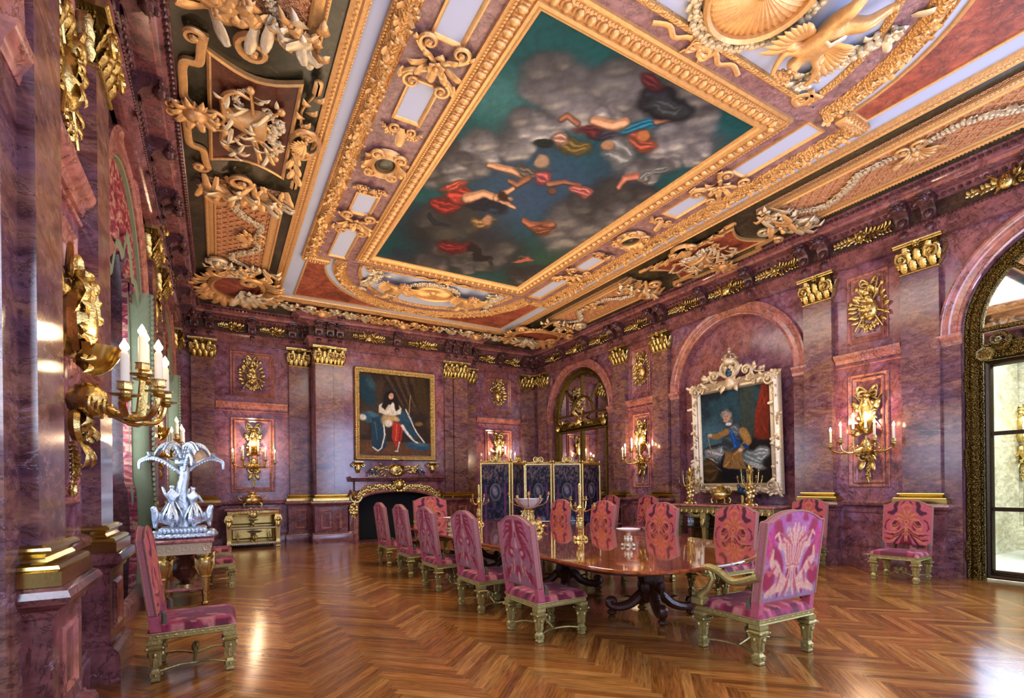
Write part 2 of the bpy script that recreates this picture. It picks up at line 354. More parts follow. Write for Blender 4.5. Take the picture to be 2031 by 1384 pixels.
def garland(mb, pts, r, w0=.0, rnd=None, dens=1.0, leafy=True, k=8, taper=True):
    """festoon of fruit and leaves heaped along a curve"""
    rd = rnd or random.Random(len(pts)*13+int(abs(pts[0][0])*100)); P = catmull(pts, k); L = np.r_[0, np.cumsum(np.hypot(*np.diff(P, axis=0).T))]
    n = max(3, int(L[-1]/(r*.62)*dens))
    for i in range(n+1):
        d = L[-1]*i/n; j = min(len(P)-2, int(np.searchsorted(L, d, 'right')-1)); q = (d-L[j])/max(1e-9, L[j+1]-L[j]); p = P[j]*(1-q)+P[j+1]*q
        rr_ = r*(.55+.45*sin(pi*i/n)) if taper else r
        tx, ty = P[j+1]-P[j]; a = math.atan2(ty, tx)
        for s in range(3):
            o = rd.uniform(-.6, .6)*rr_; b = rr_*rd.uniform(.3, .5)
            blob(mb, p[0]-sin(a)*o, p[1]+cos(a)*o, w0+rr_*(.75-.5*abs(o)/rr_), b, b, b*rd.uniform(.8, 1.2), 6, 4)
        if leafy:
            for h in (-1, 1): leaf(mb, p[0], p[1], a+h*rd.uniform(.5, 1.5), rr_*rd.uniform(1.0, 1.5), rr_*.7, .25, .3, w0+rr_*.3, 2, 4)
def beads(mb, path, r, step, w0, closed=False, sx=1, n=6, m=4):
    P = [np.asarray(p, float) for p in path]+([np.asarray(path[0], float)] if closed else [])
    for a, b in zip(P[:-1], P[1:]):
        L = np.hypot(*(b-a)); k = max(1, int(round(L/step)))
        for i in range(k):
            p = a+(b-a)*(i+.5)/k; d = (b-a)/L
            rx, ry = (r*sx, r) if abs(d[0]) > abs(d[1]) else (r, r*sx)
            blob(mb, p[0], p[1], w0, rx, ry, r*.9, n, m)
def rect(x0, x1, y0, y1): return [(x0, y0), (x1, y0), (x1, y1), (x0, y1)]
def arcp(cx, cy, rx, ry, a0, a1, n): return [(cx+rx*cos(a), cy+ry*sin(a)) for a in np.linspace(a0, a1, n)]
# classical profiles, n across (0..wd), w out of the surface
def ogee(wd, h, w0=0): return [(0, w0), (0, w0+h*.35), (wd*.18, w0+h*.4), (wd*.22, w0+h*.75), (wd*.45, w0+h), (wd*.62, w0+h*.86), (wd*.78, w0+h*.45), (wd*.95, w0+h*.3), (wd, w0+h*.18), (wd, w0)]
def half_round(wd, h, w0=0, n=7): return [(wd*(.5-.5*cos(pi*i/(n-1))), w0+h*sin(pi*i/(n-1))) for i in range(n)]
def fillet(wd, h, w0=0): return [(0, w0), (0, w0+h), (wd, w0+h), (wd, w0)]

# ------------------------------------------------------------------ designs drawn as colours (canvases and weaves)
def sm(x, a, b): t = np.clip((x-a)/(b-a+1e-12), 0, 1); return t*t*(3-2*t)
def vnoise(x, y, seed=0):
    xi, yi = np.floor(x).astype(int), np.floor(y).astype(int); fx, fy = x-xi, y-yi
    fx, fy = fx*fx*(3-2*fx), fy*fy*(3-2*fy)
    def h(a, b): q = np.sin(a*127.1+b*311.7+seed*74.7)*43758.5453; return q-np.floor(q)
    return (h(xi, yi)*(1-fx)+h(xi+1, yi)*fx)*(1-fy)+(h(xi, yi+1)*(1-fx)+h(xi+1, yi+1)*fx)*fy
def fbm(x, y, o=5, seed=0):
    s = 0; a = .5
    for i in range(o): s = s+a*vnoise(x*2**i+i*17.3, y*2**i+i*9.1, seed+i); a *= .5
    return s/(1-.5**o)
class Paint:
    rich = None
    def enrich(s, amp, seed=0):
        """from here on patches get ragged edges and folds, strokes get a dark contour and a lit core"""
        q = (s.U-s.U.min())/(s.U.max()-s.U.min()), (s.V-s.V.min())/(s.V.max()-s.V.min()); s.rich = (amp*(fbm(q[0]*13, q[1]*13, 3, 70+seed)-.5), amp*(fbm(q[0]*13+5, q[1]*13, 3, 71+seed)-.5))
    def __init__(s, U, V, bg): s.U, s.V = U, V; s.c = np.ones(U.shape+(3,))*np.array(bg)/255
    def put(s, m, col, op=1):
        m = (np.clip(m, 0, 1)*op)[..., None]; s.c = s.c*(1-m)+np.array(col)/255*m
    def ell(s, cx, cy, rx, ry, ang=0, col=(0, 0, 0), soft=.25, op=1):
        if s.rich is None or min(rx, ry) < 3.2: return s.ell0(cx, cy, rx, ry, ang, col, soft, op)
        R_, s.rich, U0, V0 = s.rich, None, s.U, s.V; s.U, s.V = U0+R_[0], V0+R_[1]; c = np.array(col, float); s.ell0(cx, cy+.6, rx*1.07, ry*1.09, ang, tuple(c*.45), soft+.05, op*.8); s.ell0(cx, cy, rx, ry, ang, tuple(c*.82), soft, op)
        if rx > 6:
            ar = radians(ang)
            for i in range(6):
                o = (i-2.5)*ry*.32; q = [(cx-rx*.8*cos(ar)-o*sin(ar), cy-rx*.8*sin(ar)+o*cos(ar)), (cx-o*1.3*sin(ar), cy+o*1.3*cos(ar)), (cx+rx*.7*cos(ar)-o*.5*sin(ar), cy+rx*.7*sin(ar)+o*.5*cos(ar))]
                s.line(q, [ry*.05, ry*.11, ry*.04], tuple(np.minimum(c*(1.35 if i % 2 else .55), 240)), .8, op*.6)
        s.U, s.V = U0, V0; s.rich = R_
    def ell0(s, cx, cy, rx, ry, ang=0, col=(0, 0, 0), soft=.25, op=1):
        a = radians(ang); x, y = s.U-cx, s.V-cy; p, q = (x*cos(a)+y*sin(a))/rx, (-x*sin(a)+y*cos(a))/ry
        s.put(1-sm(np.sqrt(p*p+q*q), 1-soft, 1+soft), col, op)
    def line(s, pts, w, col, soft=.3, op=1):
        d = np.full(s.U.shape, 1e9)
        ws = w if isinstance(w, (list, tuple)) else [w]*len(pts)
        for (x0, y0), (x1, y1), wa, wb in zip(pts[:-1], pts[1:], ws[:-1], ws[1:]):
            dx, dy = x1-x0, y1-y0; t = np.clip(((s.U-x0)*dx+(s.V-y0)*dy)/(dx*dx+dy*dy+1e-9), 0, 1)
            d = np.minimum(d, np.hypot(s.U-x0-t*dx, s.V-y0-t*dy)/(wa+(wb-wa)*t))
        s.put(1-sm(d, 1-soft, 1+soft), col, op)
    def poly(s, pts, col, soft=1, op=1):
        if s.rich is not None:
            R_, s.rich, U0, V0 = s.rich, None, s.U, s.V; s.U, s.V = U0+R_[0], V0+R_[1]; c = np.array(col, float); s.poly(pts, tuple(c*.8), soft, op); xs, ys = [p[0] for p in pts], [p[1] for p in pts]; cx, cy = sum(xs)/len(xs), sum(ys)/len(ys); m = len(pts)
            for i in range(m*2):
                a, b = pts[i % m], pts[(i+m//2) % m]; t_ = .2+.5*((i*37) % 10)/10; p0 = (a[0]*.82+cx*.18, a[1]*.82+cy*.18); p1 = (a[0]*(1-t_)+b[0]*t_+(cx-a[0])*.1, a[1]*(1-t_)+b[1]*t_); s.line([p0, ((p0[0]+p1[0])/2+.8, (p0[1]+p1[1])/2), p1], [.3, .9, .2], tuple(np.minimum(c*(1.35 if i % 2 else .5), 240)), .9, op*.65)
            s.U, s.V = U0, V0; s.rich = R_; return
        n = len(pts); inside = np.zeros(s.U.shape, bool); d = np.full(s.U.shape, 1e9)
        for i in range(n):
            x0, y0 = pts[i]; x1, y1 = pts[(i+1) % n]
            c = ((y0 > s.V) != (y1 > s.V)) & (s.U < (x1-x0)*(s.V-y0)/((y1-y0) or 1e-9)+x0); inside ^= c
            dx, dy = x1-x0, y1-y0; t = np.clip(((s.U-x0)*dx+(s.V-y0)*dy)/(dx*dx+dy*dy+1e-9), 0, 1)
            d = np.minimum(d, np.hypot(s.U-x0-t*dx, s.V-y0-t*dy))
        s.put(sm(np.where(inside, d, -d), -soft, soft), col, op)
    def lin(s): c = np.clip(s.c, 0, 1); return np.where(c <= .04045, c/12.92, ((c+.055)/1.055)**2.4)
def canvas(name, x0, x1, y0, y1, nx, ny, w, fn, parent, mat='canvas'):
    """flat painted canvas; fn(U, V) in 0..1 gives the colours"""
    u, v = np.linspace(0, 1, nx), np.linspace(0, 1, ny); U, V = np.meshgrid(u, v, indexing='ij')
    P = np.stack([x0+(x1-x0)*U, y0+(y1-y0)*V, np.full(U.shape, w)], -1)
    mb = MB(); a = np.arange(nx*ny).reshape(nx, ny)
    f = np.stack([a[:-1, :-1], a[1:, :-1], a[1:, 1:], a[:-1, 1:]], -1).reshape(-1, 4)
    mb.add(P, [tuple(q) for q in f.tolist()], fn(U, V).reshape(-1, 3))
    return mb.build(name, mat, parent, smooth=0)
def homog(src, dst):
    A = []; b = []
    for (x, y), (X, Y) in zip(src, dst): A += [[x, y, 1, 0, 0, 0, -x*X, -y*X], [0, 0, 0, x, y, 1, -x*Y, -y*Y]]; b += [X, Y]
    h = np.linalg.solve(np.array(A, float), np.array(b, float)); return lambda U, V: ((h[0]*U+h[1]*V+h[2])/(h[6]*U+h[7]*V+1), (h[3]*U+h[4]*V+h[5])/(h[6]*U+h[7]*V+1))
# ------------------------------------------------------------------ the room shell
XL, XR, YF, YB, YN = -.94, 10.02, 15.41, 14.79, -1.0      # wall planes; pilaster shafts stand .12 in front of them
BX0, BX1 = 2.31, 6.94                                    # chimney breast
ZC = 6.28
DOORS = (1.85, 12.92); NICHE = 7.37; RO, SPR = 1.45, 3.8
def structure(o, name=None):
    o['kind'] = 'structure'; return o
# floor: herringbone oak, one row of planks about .54 m wide running down the room
mb = MB(); w = .0764; r_ = 10; rd = random.Random(3); uvs = []
x0, x1, y0, y1 = XL-.6, XR+.25, YN, YF+.1
q = int((y1-y0+x1-x0)/w)+60
pal = [rgb(*q) for q in ((158, 100, 46), (146, 90, 38), (166, 110, 52), (136, 82, 36), (152, 94, 44), (170, 116, 58))]
pal_ = [rgb(150, 92, 40), rgb(132, 76, 32), rgb(168, 108, 50), rgb(116, 64, 26), rgb(146, 84, 40), rgb(176, 120, 60), rgb(124, 72, 36)]
s2 = sqrt(2); V = []; Fc = []; CC = []
def W2(a, b): return (x0+(a-b)*w/s2, y0-1+(a+b)*w/s2)
N2 = int((x1-x0)*s2/w)//2+12
for tt in range(-N2-20, int((y1-y0+3)*s2/w)+N2+20):
    for m in range(-3, N2//10+4):
        for kind in (0, 1):
            # row tt: horizontals begin at tt + 20 m ; column tt: verticals begin at tt - 19 + 20 m
            if kind == 0: a0, b0, a1, b1 = tt+20*m, tt, tt+20*m+10, tt+1
            else: a0, b0, a1, b1 = tt, tt-19-20*(m-1)-0, tt+1, tt-9-20*(m-1)
            cs = [W2(a0, b0), W2(a1, b0), W2(a1, b1), W2(a0, b1)]
            cx_, cy_ = (cs[0][0]+cs[2][0])/2, (cs[0][1]+cs[2][1])/2
            if not (x0-.1 < cx_ < x1+.1 and y0-.1 < cy_ < y1+.3): continue
            g = .0011
            cen = Vector((cx_, cy_)); pts = [(min(max(p[0], x0), x1), min(max(p[1], y0), y1)) for p in cs]
            if abs((pts[0][0]-pts[2][0])*(pts[1][1]-pts[3][1])-(pts[1][0]-pts[3][0])*(pts[0][1]-pts[2][1])) < 1e-5: continue
            n = len(V); V += [(p[0], p[1], 0) for p in pts]; Fc.append((n, n+1, n+2, n+3))
            c = pal[rd.randrange(len(pal))]; k = rd.uniform(.68, 1.15); CC += [(c[0]*k, c[1]*k, c[2]*k)]*4
            o = rd.uniform(0, 50)
            uvs += ([(o, o), (o+.76, o), (o+.76, o+.0764), (o, o+.0764)] if kind == 0 else [(o, o), (o, o+.0764), (o+.76, o+.0764), (o+.76, o)])
mb.add(V, Fc, CC); fl = mb.build('floor', 'parquet', smooth=0, kind='structure')
uvl = fl.data.uv_layers.new(name='UVMap'); li = np.zeros(len(fl.data.loops), int); fl.data.loops.foreach_get('vertex_index', li)
uvl.data.foreach_set('uv', np.array(uvs, np.float32)[li].ravel())
mb = MB(); box(mb, XL-.6, XR+.25, YN, YF+.1, -.12, -.004); mb.build('subfloor', 'marble_brown', fl)

def wall_with_arches(mb, u0, u1, ztop, ops, depth=.25):
    """ops: (centre, radius, spring height, bottom) — the wall face in u, v at w=0 with reveals going back by depth"""
    cur = u0
    def quad(a, b, c, d): mb.add([(a, b, 0), (c, b, 0), (c, d, 0), (a, d, 0)], [(0, 1, 2, 3)])
    for c, r, sp, zb in sorted(ops):
        quad(cur, 0, c-r, ztop); n = 28; pts = [(c-r*cos(pi*i/n), sp+r*sin(pi*i/n)) for i in range(n+1)]
        for a, b in zip(pts[:-1], pts[1:]): mb.add([(a[0], a[1], 0), (b[0], b[1], 0), (b[0], ztop, 0), (a[0], ztop, 0)], [(0, 1, 2, 3)])
        if zb > 0: quad(c-r, 0, c+r, zb)
        P = [(c-r, zb)]+pts+[(c+r, zb)]
        grid(mb, [[(p[0], p[1], 0), (p[0], p[1], -depth)] for p in P])
        cur = c+r
    quad(cur, 0, u1, ztop)
FRR, FRL, FRF = FR(XR, 0, 0, 'R'), FR(XL, 0, 0, 'L'), FR(0, YF, 0, 'F')
mb = MB(); wall_with_arches(mb, -YF-.1, -YN, 6.6, [(-DOORS[0], RO, SPR, 0), (-NICHE, RO, SPR, 0), (-DOORS[1], RO, SPR, 0)])
# solid recess behind the portrait
mb.add([(-NICHE-RO, 0, -.22), (-NICHE+RO, 0, -.22), (-NICHE+RO, 5.4, -.22), (-NICHE-RO, 5.4, -.22)], [(0, 1, 2, 3)])
wr = mb.build('wall_right', 'marble', smooth=20, kind='structure'); wr.matrix_world = FRR
mb = MB(); wall_with_arches(mb, YN, YF+.1, 6.6, [(DOORS[0], RO, SPR, .0), (NICHE, RO, SPR, .0), (DOORS[1], RO, SPR, .0)], .5)
wl = mb.build('wall_left', 'marble', smooth=20, kind='structure'); wl.matrix_world = FRL
mb = MB(); FO = (3.44, 5.78)    # fireplace opening
for a, b in ((XL, BX0), (BX1, XR)): mb.add([(a, 0, 0), (b, 0, 0), (b, 6.6, 0), (a, 6.6, 0)], [(0, 1, 2, 3)])
d = YF-YB
mb.add([(BX0, 0, 0), (BX0, 0, d), (BX0, 6.6, d), (BX0, 6.6, 0)], [(0, 1, 2, 3)]); mb.add([(BX1, 0, 0), (BX1, 0, d), (BX1, 6.6, d), (BX1, 6.6, 0)], [(3, 2, 1, 0)])
def q4(a, b, c, e, w=d): mb.add([(a, c, w), (b, c, w), (b, e, w), (a, e, w)], [(0, 1, 2, 3)])
q4(BX0, FO[0], 0, 6.6); q4(FO[1], BX1, 0, 6.6)
n = 16; pts = [(4.61-1.17*cos(pi*i/n), .95+.42*sin(pi*i/n)**.6) for i in range(n+1)]
for a, b in zip(pts[:-1], pts[1:]): mb.add([(a[0], a[1], d), (b[0], b[1], d), (b[0], 6.6, d), (a[0], 6.6, d)], [(0, 1, 2, 3)])
wf = mb.build('wall_far', 'marble', smooth=20, kind='structure'); wf.matrix_world = FRF
mb = MB(); P = [(FO[0], 0)]+pts+[(FO[1], 0)]; grid(mb, [[(p[0], p[1], d+.001), (p[0], p[1], d-.55)] for p in P]); mb.add([(3.3, 0, d-.55), (5.9, 0, d-.55), (5.9, 1.5, d-.55), (3.3, 1.5, d-.55)], [(0, 1, 2, 3)])
mb.add([(3.3, .004, d+.35), (5.9, .004, d+.35), (5.9, .004, d-.55), (3.3, .004, d-.55)], [(0, 1, 2, 3)])
mb.build('firebox', 'black', wf, smooth=0)
mb = MB(); mb.add([(-XR, 0, 0), (-XL, 0, 0), (-XL, 6.6, 0), (-XR, 6.6, 0)], [(0, 1, 2, 3)])
o = mb.build('wall_near', 'marble', kind='structure'); o.matrix_world = FR(0, YN, 0, 'N')

# wall trim drawn in plan: left normal of the path points into the room
def plan(name, path, prof, mat, kind='structure', parent=None, bead=None):
    mb = MB(); sweep(mb, prof, path); o = mb.build(name, mat, parent, smooth=25)
    if parent is None: o['kind'] = kind
    return o
PATHS = {'right': [(XR, YN), (XR, YF)], 'far': [(XR, YF), (BX1, YF), (BX1, YB), (BX0, YB), (BX0, YF), (XL, YF)], 'left': [(XL, YF), (XL, YN)]}
ENT = [(.05, 5.40), (.13, 5.40), (.13, 5.49), (.155, 5.50), (.155, 5.58), (.2, 5.62), (.2, 5.655), (.14, 5.665), (.14, 5.96), (.16, 5.97), (.22, 6.035), (.40, 6.04), (.41, 6.09), (.44, 6.10), (.47, 6.11), (.53, 6.165), (.57, 6.175), (.57, 6.195), (.05, 6.2)]
def solid_segments(path, gaps): return [path]
ents = {}
for k, (nm, pth) in enumerate(PATHS.items()):
    o = plan('trim_%d' % (k+1), pth, ENT, 'marble_trim'); ents[nm] = o
    mb = MB()
    for a, b in zip(pth[:-1], pth[1:]):
        d_ = Vector((b[0]-a[0], b[1]-a[1])); L = d_.length; d_.normalize(); nn_ = Vector((-d_.y, d_.x))
        for (off, z, r, st, sx) in ((.185, 5.995, .03, .1, 1.3), (.205, 5.64, .017, .05, 1.1), (.53, 6.145, .032, .085, 1.2)):
            s0 = off if off < L/3 else 0; kk = int((L-2*s0)/st)
            for i in range(max(kk, 0)):
                p = Vector(a)+d_*(s0+(i+.5)*st)+nn_*off; ex = abs(d_.x) > .5
                blob(mb, p.x, p.y, z, r*(sx if ex else 1), r*(1 if ex else sx), r*1.2, 5, 3)
    mb.build('bead_moulding', 'marble_carved', o)
    plan('frieze_band', pth, [(.1, 5.685), (.143, 5.69), (.143, 5.94), (.1, 5.945)], 'marble_frieze', parent=o); plan('soffit_band', pth, [(.3, 6.045), (.412, 6.045), (.416, 6.092), (.3, 6.092)], 'marble_band', parent=o)
    DR = [(0, 1.07), (.03, 1.08), (.07, 1.1), (.075, 1.14), (.05, 1.17), (.02, 1.18), (0, 1.19)]
    e = RO+.27
    if nm == 'far':
        for q in (pth[:3]+[(5.99, YB)], [(3.23, YB)]+pth[3:]): plan('dado_rail', q, DR, 'marble_trim', parent=o)
    else:
        for a, b in ((DOORS[0]+e, NICHE-e), (NICHE+e, DOORS[1]-e), (DOORS[1]+e, YF)):
            q = [(pth[0][0], a), (pth[0][0], b)]; plan('dado_rail', q if nm == 'right' else q[::-1], DR, 'marble_trim', parent=o)
gaps = {'right': [(YN, DOORS[0]-RO-.1), (DOORS[0]+RO+.0, NICHE-RO), (NICHE-RO, NICHE+RO), (NICHE+RO, DOORS[1]-RO), (DOORS[1]+RO, YF)]}
BBP = [(0, 0), (.07, 0), (.07, .2), (.055, .24), (.03, .27), (0, .28)]
for a, b in ((DOORS[0]+RO+.28, DOORS[1]-RO-.28), (DOORS[1]+RO+.28, YF)): plan('baseboard_right', [(XR, a), (XR, b)], BBP, 'marble_trim'); plan('baseboard_left', [(XL, b), (XL, a)], BBP, 'marble_trim')
plan('baseboard_far', [(XR, YF), (BX1, YF), (BX1, YB), (5.95, YB)], BBP, 'marble_trim'); plan('baseboard_far', [(3.27, YB), (BX0, YB), (BX0, YF), (XL, YF)], BBP, 'marble_trim')

# arch surrounds (archivolt, jambs and impost blocks) on both long walls
def surround(parent, c, full=True):
    mb = MB(); prof = [(-.0, 0), (-.0, .05), (.03, .06), (.05, .045), (.13, .045), (.15, .06), (.2, .065), (.235, .09), (.27, .08), (.27, 0)]
    sweep(mb, [(-n, w) for n, w in prof], [(c-RO*cos(pi*i/36), SPR+RO*sin(pi*i/36)) for i in range(37)][::1], ends=False) if False else sweep(mb, prof, [(c+RO*cos(-pi*i/36+pi)*1, SPR+RO*sin(-pi*i/36+pi)) for i in range(37)])
    mb.build('archivolt', 'marble_band', parent, smooth=30)
    for s in (-1, 1):
        a, b = sorted((c+s*RO, c+s*(RO+.27))); mb = MB(); box(mb, a, b, 0, SPR-.16, 0, .05)
        box(mb, a+.05, b-.05, .3, 1.02, .05, .062); mb.build('jamb', 'marble_shaft', parent, smooth=0)
        mb = MB(); sweep(mb, [(0, 0), (0, .06), (.03, .07), (.06, .075), (.10, .10), (.14, .12), (.17, .125), (.17, 0)], [(a-.02, SPR-.17), (b+.02, SPR-.17)]); mb.build('impost', 'marble_band', parent, smooth=25)
for c in DOORS+(NICHE,): surround(wr, -c); surround(wl, c)
# panelled bays between the pilasters
def bay(parent, c, hw, w=0.0, full=True):
    def fr(z0, z1, h, nm='panel_moulding'):
        mb = MB(); sweep(mb, [(0, w), (.0, w+.02), (.015, w+.035), (.035, w+.02), (.05, w+.012), (.06, w)], rect(c-h, c+h, z0, z1), closed=True); mb.build(nm, 'marble_band', parent, smooth=25)
    fr(4.0, 5.22, hw*.62); fr(4.06, 5.16, hw*.62-.07, 'inner_moulding')
    fr(1.42, 3.44, hw*.62); fr(1.49, 3.37, hw*.62-.08, 'inner_moulding')
    mb = MB(); sweep(mb, [(0, w), (0, w+.03), (.03, w+.04), (.06, w+.05), (.09, w+.09), (.13, w+.11), (.16, w+.115), (.16, w)], [(c-hw, 3.68), (c+hw, 3.68)]); mb.build('ledge', 'marble_band', parent, smooth=25)
    mb = MB(); sweep(mb, [(0, w), (0, w+.02), (.02, w+.03), (.04, w)], [(c-hw, 3.6), (c+hw, 3.6)]); mb.build('fillet', 'marble_band', parent, smooth=25)
    mb = MB(); sweep(mb, [(0, w), (0, w+.02), (.03, w+.02), (.04, w)], rect(c-hw*.75, c+hw*.75, .36, 1.0), closed=True); mb.build('dado_panel', 'marble_trim', parent, smooth=25)
for y in (4.61, 10.15): bay(wr, -y, .53); bay(wl, y, .53)
bay(wf, .82, .87); bay(wf, 8.43, .85)

# ------------------------------------------------------------------ pilasters: pedestal, gilt base, shaft, gilt capital
def capital_mesh(hw, side=True):
    mb = MB(); b = 4.92
    sweep(mb, [(0, .12), (0, .145), (.015, .155), (.03, .145), (.03, .12)], [(-hw-.0, b), (hw, b)])
    box(mb, -hw-.012, hw+.012, b, b+.035, 0, .15, .01); mb.cur = 1; box(mb, -hw+.02, hw-.02, b+.03, b+.46, 0, .12); mb.cur = 0
    nl = max(3, int(round(hw*2/.13)))
    for row, (h, L, off) in enumerate(((.03, .23, 0), (.12, .32, .5))):
        for i in range(nl+(row == 1)):
            u = -hw+(i+.5-off*(1))*2*hw/nl if row else -hw+(i+.5)*2*hw/nl
            leaf(mb, u, b+h, pi/2, L, 2*hw/nl*.86, .34, .5, .125, 5, 14)
        if side:
            for s in (-1, 1):
                R = Matrix(((0, 0, s, s*(hw-.01)), (0, 1, 0, 0), (-s, 0, 0, .06), (0, 0, 0, 1))); mb.M = np4(R)
                leaf(mb, 0, b+h, pi/2, L, .13, .35, .5, 0, 3, 8); mb.M = None
    for i in range(nl): stem(mb, [(-hw+(i+.5)*2*hw/nl, b+.2), (-hw+(i+.5)*2*hw/nl*.98, b+.36)], .012, .125)
    for s in (-1, 1):   # corner volutes and small inner helices
        leaf(mb, s*hw*.5, b+.26, pi/2-s*.2, .22, .12, .4, .6, .15, 4, 8)
        scroll(mb, s*.03, b+.33, pi/2+s*.3, .1, 1.1, s, .016, .12, 12, .1)
        scroll(mb, s*(hw-.13), b+.3, pi/2-s*.75, .19, 1.5, -s, .026, .19, 20, .2)
        leaf(mb, s*(hw-.05), b+.27, pi/2-s*.6, .14, .1, .5, .4, .13, 2, 6)
    sweep(mb, [(0, 0), (0, .19), (.02, .2), (.03, .215), (.05, .22), (.055, 0)], [(-hw-.07, b+.45), (-hw*.5, b+.452), (0, b+.455), (hw*.5, b+.452), (hw+.07, b+.45)])
    rosette(mb, 0, b+.455, .07, 6, .19, .5)
    return mb
def base_mesh(hw, z0, z1):
    h = z1-z0; mb = MB()
    prof = [(0, .23), (.36, .23), (.37, .215), (.42, .222), (.50, .215), (.55, .19), (.57, .16), (.68, .145), (.78, .155), (.80, .17), (.86, .18), (.93, .175), (.97, .16), (1, .15), (1, .1)]
    rows = []
    for t, w in prof: e = w-.12; z = z0+t*h; rows.append([(-hw-e, z, 0), (-hw-e, z, w), (hw+e, z, w), (hw+e, z, 0)])
    grid(mb, rows); mb.add(rows[-1], [(0, 1, 2, 3)]); return mb
def pedestal_mesh(hw, z0):
    mb = MB()
    prof = [(0, .25), (.2, .25), (.235, .235), (.26, .2), (.28, .195), (.285, .18), (z0-.17, .18), (z0-.165, .2), (z0-.13, .205), (z0-.105, .235), (z0-.09, .26), (z0-.055, .275), (z0-.02, .26), (z0-.005, .235), (z0, .22), (z0, .1)]
    rows = []
    for z, w in prof: e = w-.12; rows.append([(-hw-e, z, 0), (-hw-e, z, w), (hw+e, z, w), (hw+e, z, 0)])
    grid(mb, rows); mb.add(rows[-1], [(0, 1, 2, 3)]); return mb
def make_pilaster(hw, z0, z1, lab, mat, cat='pilaster', group=None):
    t = thing('pilaster', lab, cat, mat, group)
    mb = MB(); box(mb, -hw, hw, z1-.01, 4.93, 0, .12); mb.build('shaft', 'marble_shaft', t, smooth=0)
    capital_mesh(hw).build('capital', ['gilt', 'bronze'], t); base_mesh(hw, z0, z1).build('base', 'gilt_plain', t, smooth=30)
    p = pedestal_mesh(hw, z0).build('pedestal', 'marble_trim', t, smooth=30)
    mb = MB(); sweep(mb, [(0, .18), (0, .188), (.02, .2), (.04, .186), (.05, .18)], rect(-hw+.1, hw-.1, .38, z0-.26), closed=True); mb.build('panel_moulding', 'marble_band', p, smooth=25)
    return t
PY = (3.80, 5.42, 9.38, 10.93, 14.86); HW = .26
WH = {3.80: 'between the {o} and the {s}', }
pr_ = make_pilaster(.26, 1.16, 1.33, '', FR(XR, PY[0], 0, 'R'))
pl_ = make_pilaster(.26, 1.03, 1.24, '', FR(XL, PY[0], 0, 'L'))
RL = ['purple marble pilaster with gilt capital beside the glazed hall door', 'marble pilaster with gilt capital to the right of the armoured man portrait', 'marble pilaster with gilt capital to the left of the armoured man portrait', 'marble pilaster with gilt capital just right of the mirrored arched door', 'narrow marble pilaster with gilt capital in the corner left of the mirrored arched door']
LL = ['nearest marble pilaster at the left edge of the photo, sconce on its right', 'second marble pilaster from the left edge, gilt capital high beside the curtained window', 'marble pilaster with gilt capital just beyond the curtained window', 'farther marble pilaster beyond the curtained window, behind the candle flames', 'marble pilaster with gilt capital in the far left corner of the window wall']
pr_['label'] = RL[0]; pl_['label'] = LL[0]
for k in range(1, 5):
    dup(pr_, FR(XR, PY[k], 0, 'R'), RL[k]); dup(pl_, FR(XL, PY[k], 0, 'L'), LL[k])
for x, lab in ((-.33, 'marble pilaster in the far left corner, left of the gilt cabinet'), (1.99, 'marble pilaster on the far wall just right of the gilt cabinet'), (7.26, 'marble pilaster on the far wall behind the left leaf of the folding screen'), (9.6, 'marble pilaster at the right end of the far wall beside the mirrored door corner')):
    dup(pr_, FR(x, YF, 0, 'F'), lab)
pb = make_pilaster(.235, 1.16, 1.33, 'marble pilaster on the chimney breast left of the seated figure portrait', FR(2.33+.235, YB, 0, 'F'))
dup(pb, FR(6.92-.235, YB, 0, 'F'), 'marble pilaster on the chimney breast right of the seated figure portrait')
ph = make_pilaster(.14, 1.16, 1.33, 'slim half pilaster tucked inside the left chimney breast pilaster', FR(2.95, YB+.03, 0, 'F'))
dup(ph, FR(6.29, YB+.03, 0, 'F'), 'slim half pilaster tucked inside the right chimney breast pilaster')

# lion-mask consoles under the cornice
mb = MB(); P = [(0, 5.66, .14), (0, 5.7, .2), (0, 5.78, .2), (0, 5.86, .24), (0, 5.94, .36), (0, 6.0, .40), (0, 6.035, .40)]
grid(mb, [[(-.07, z, .13), (-.07, z, w), (.07, z, w), (.07, z, .13)] for _, z, w in P]); mb.add([(-.07, 5.66, .13), (.07, 5.66, .13), (.07, 5.66, .14), (-.07, 5.66, .14)], [(0, 1, 2, 3)])
blob(mb, 0, 5.93, .38, .075, .08, .07); blob(mb, 0, 5.89, .44, .035, .03, .03)
for s in (-1, 1): blob(mb, s*.06, 5.98, .39, .03); blob(mb, s*.03, 5.95, .44, .015); leaf(mb, s*.05, 5.99, -pi/2+s*.3, .16, .06, .2, .3, .36, 2, 4)
leaf(mb, 0, 5.86, -pi/2, .2, .1, .25, .3, .2, 3, 5); leaf(mb, 0, 5.64, -pi/2, .16, .1, .3, .3, .17, 3, 5)
con = mb.build('console', 'marble_carved', ents['right']); first = [con]
def console(m, par):
    if first: c = first.pop()
    else: c = con.copy(); C.objects.link(c)
    c.parent = par; c.matrix_world = m@SC(1.35, 1, 1.12)
CONY = [3.62, 3.98, 5.24, 5.6, 6.77, 7.95, 9.2, 9.56, 10.75, 11.11, 12.3, 13.5, 14.7, 15.02, 2.4, 1.2]
for y in CONY: console(FR(XR, y, 0, 'R'), ents['right']); console(FR(XL, y, 0, 'L'), ents['left'])
for x in (-.5, -.16, .82, 1.82, 2.16, 7.12, 7.44, 8.43, 9.42, 9.75): console(FR(x, YF, 0, 'F'), ents['far'])
for x in (2.42, 2.72, 2.98, 4.61, 6.24, 6.5, 6.82): console(FR(x, YB, 0, 'F'), ents['far'])

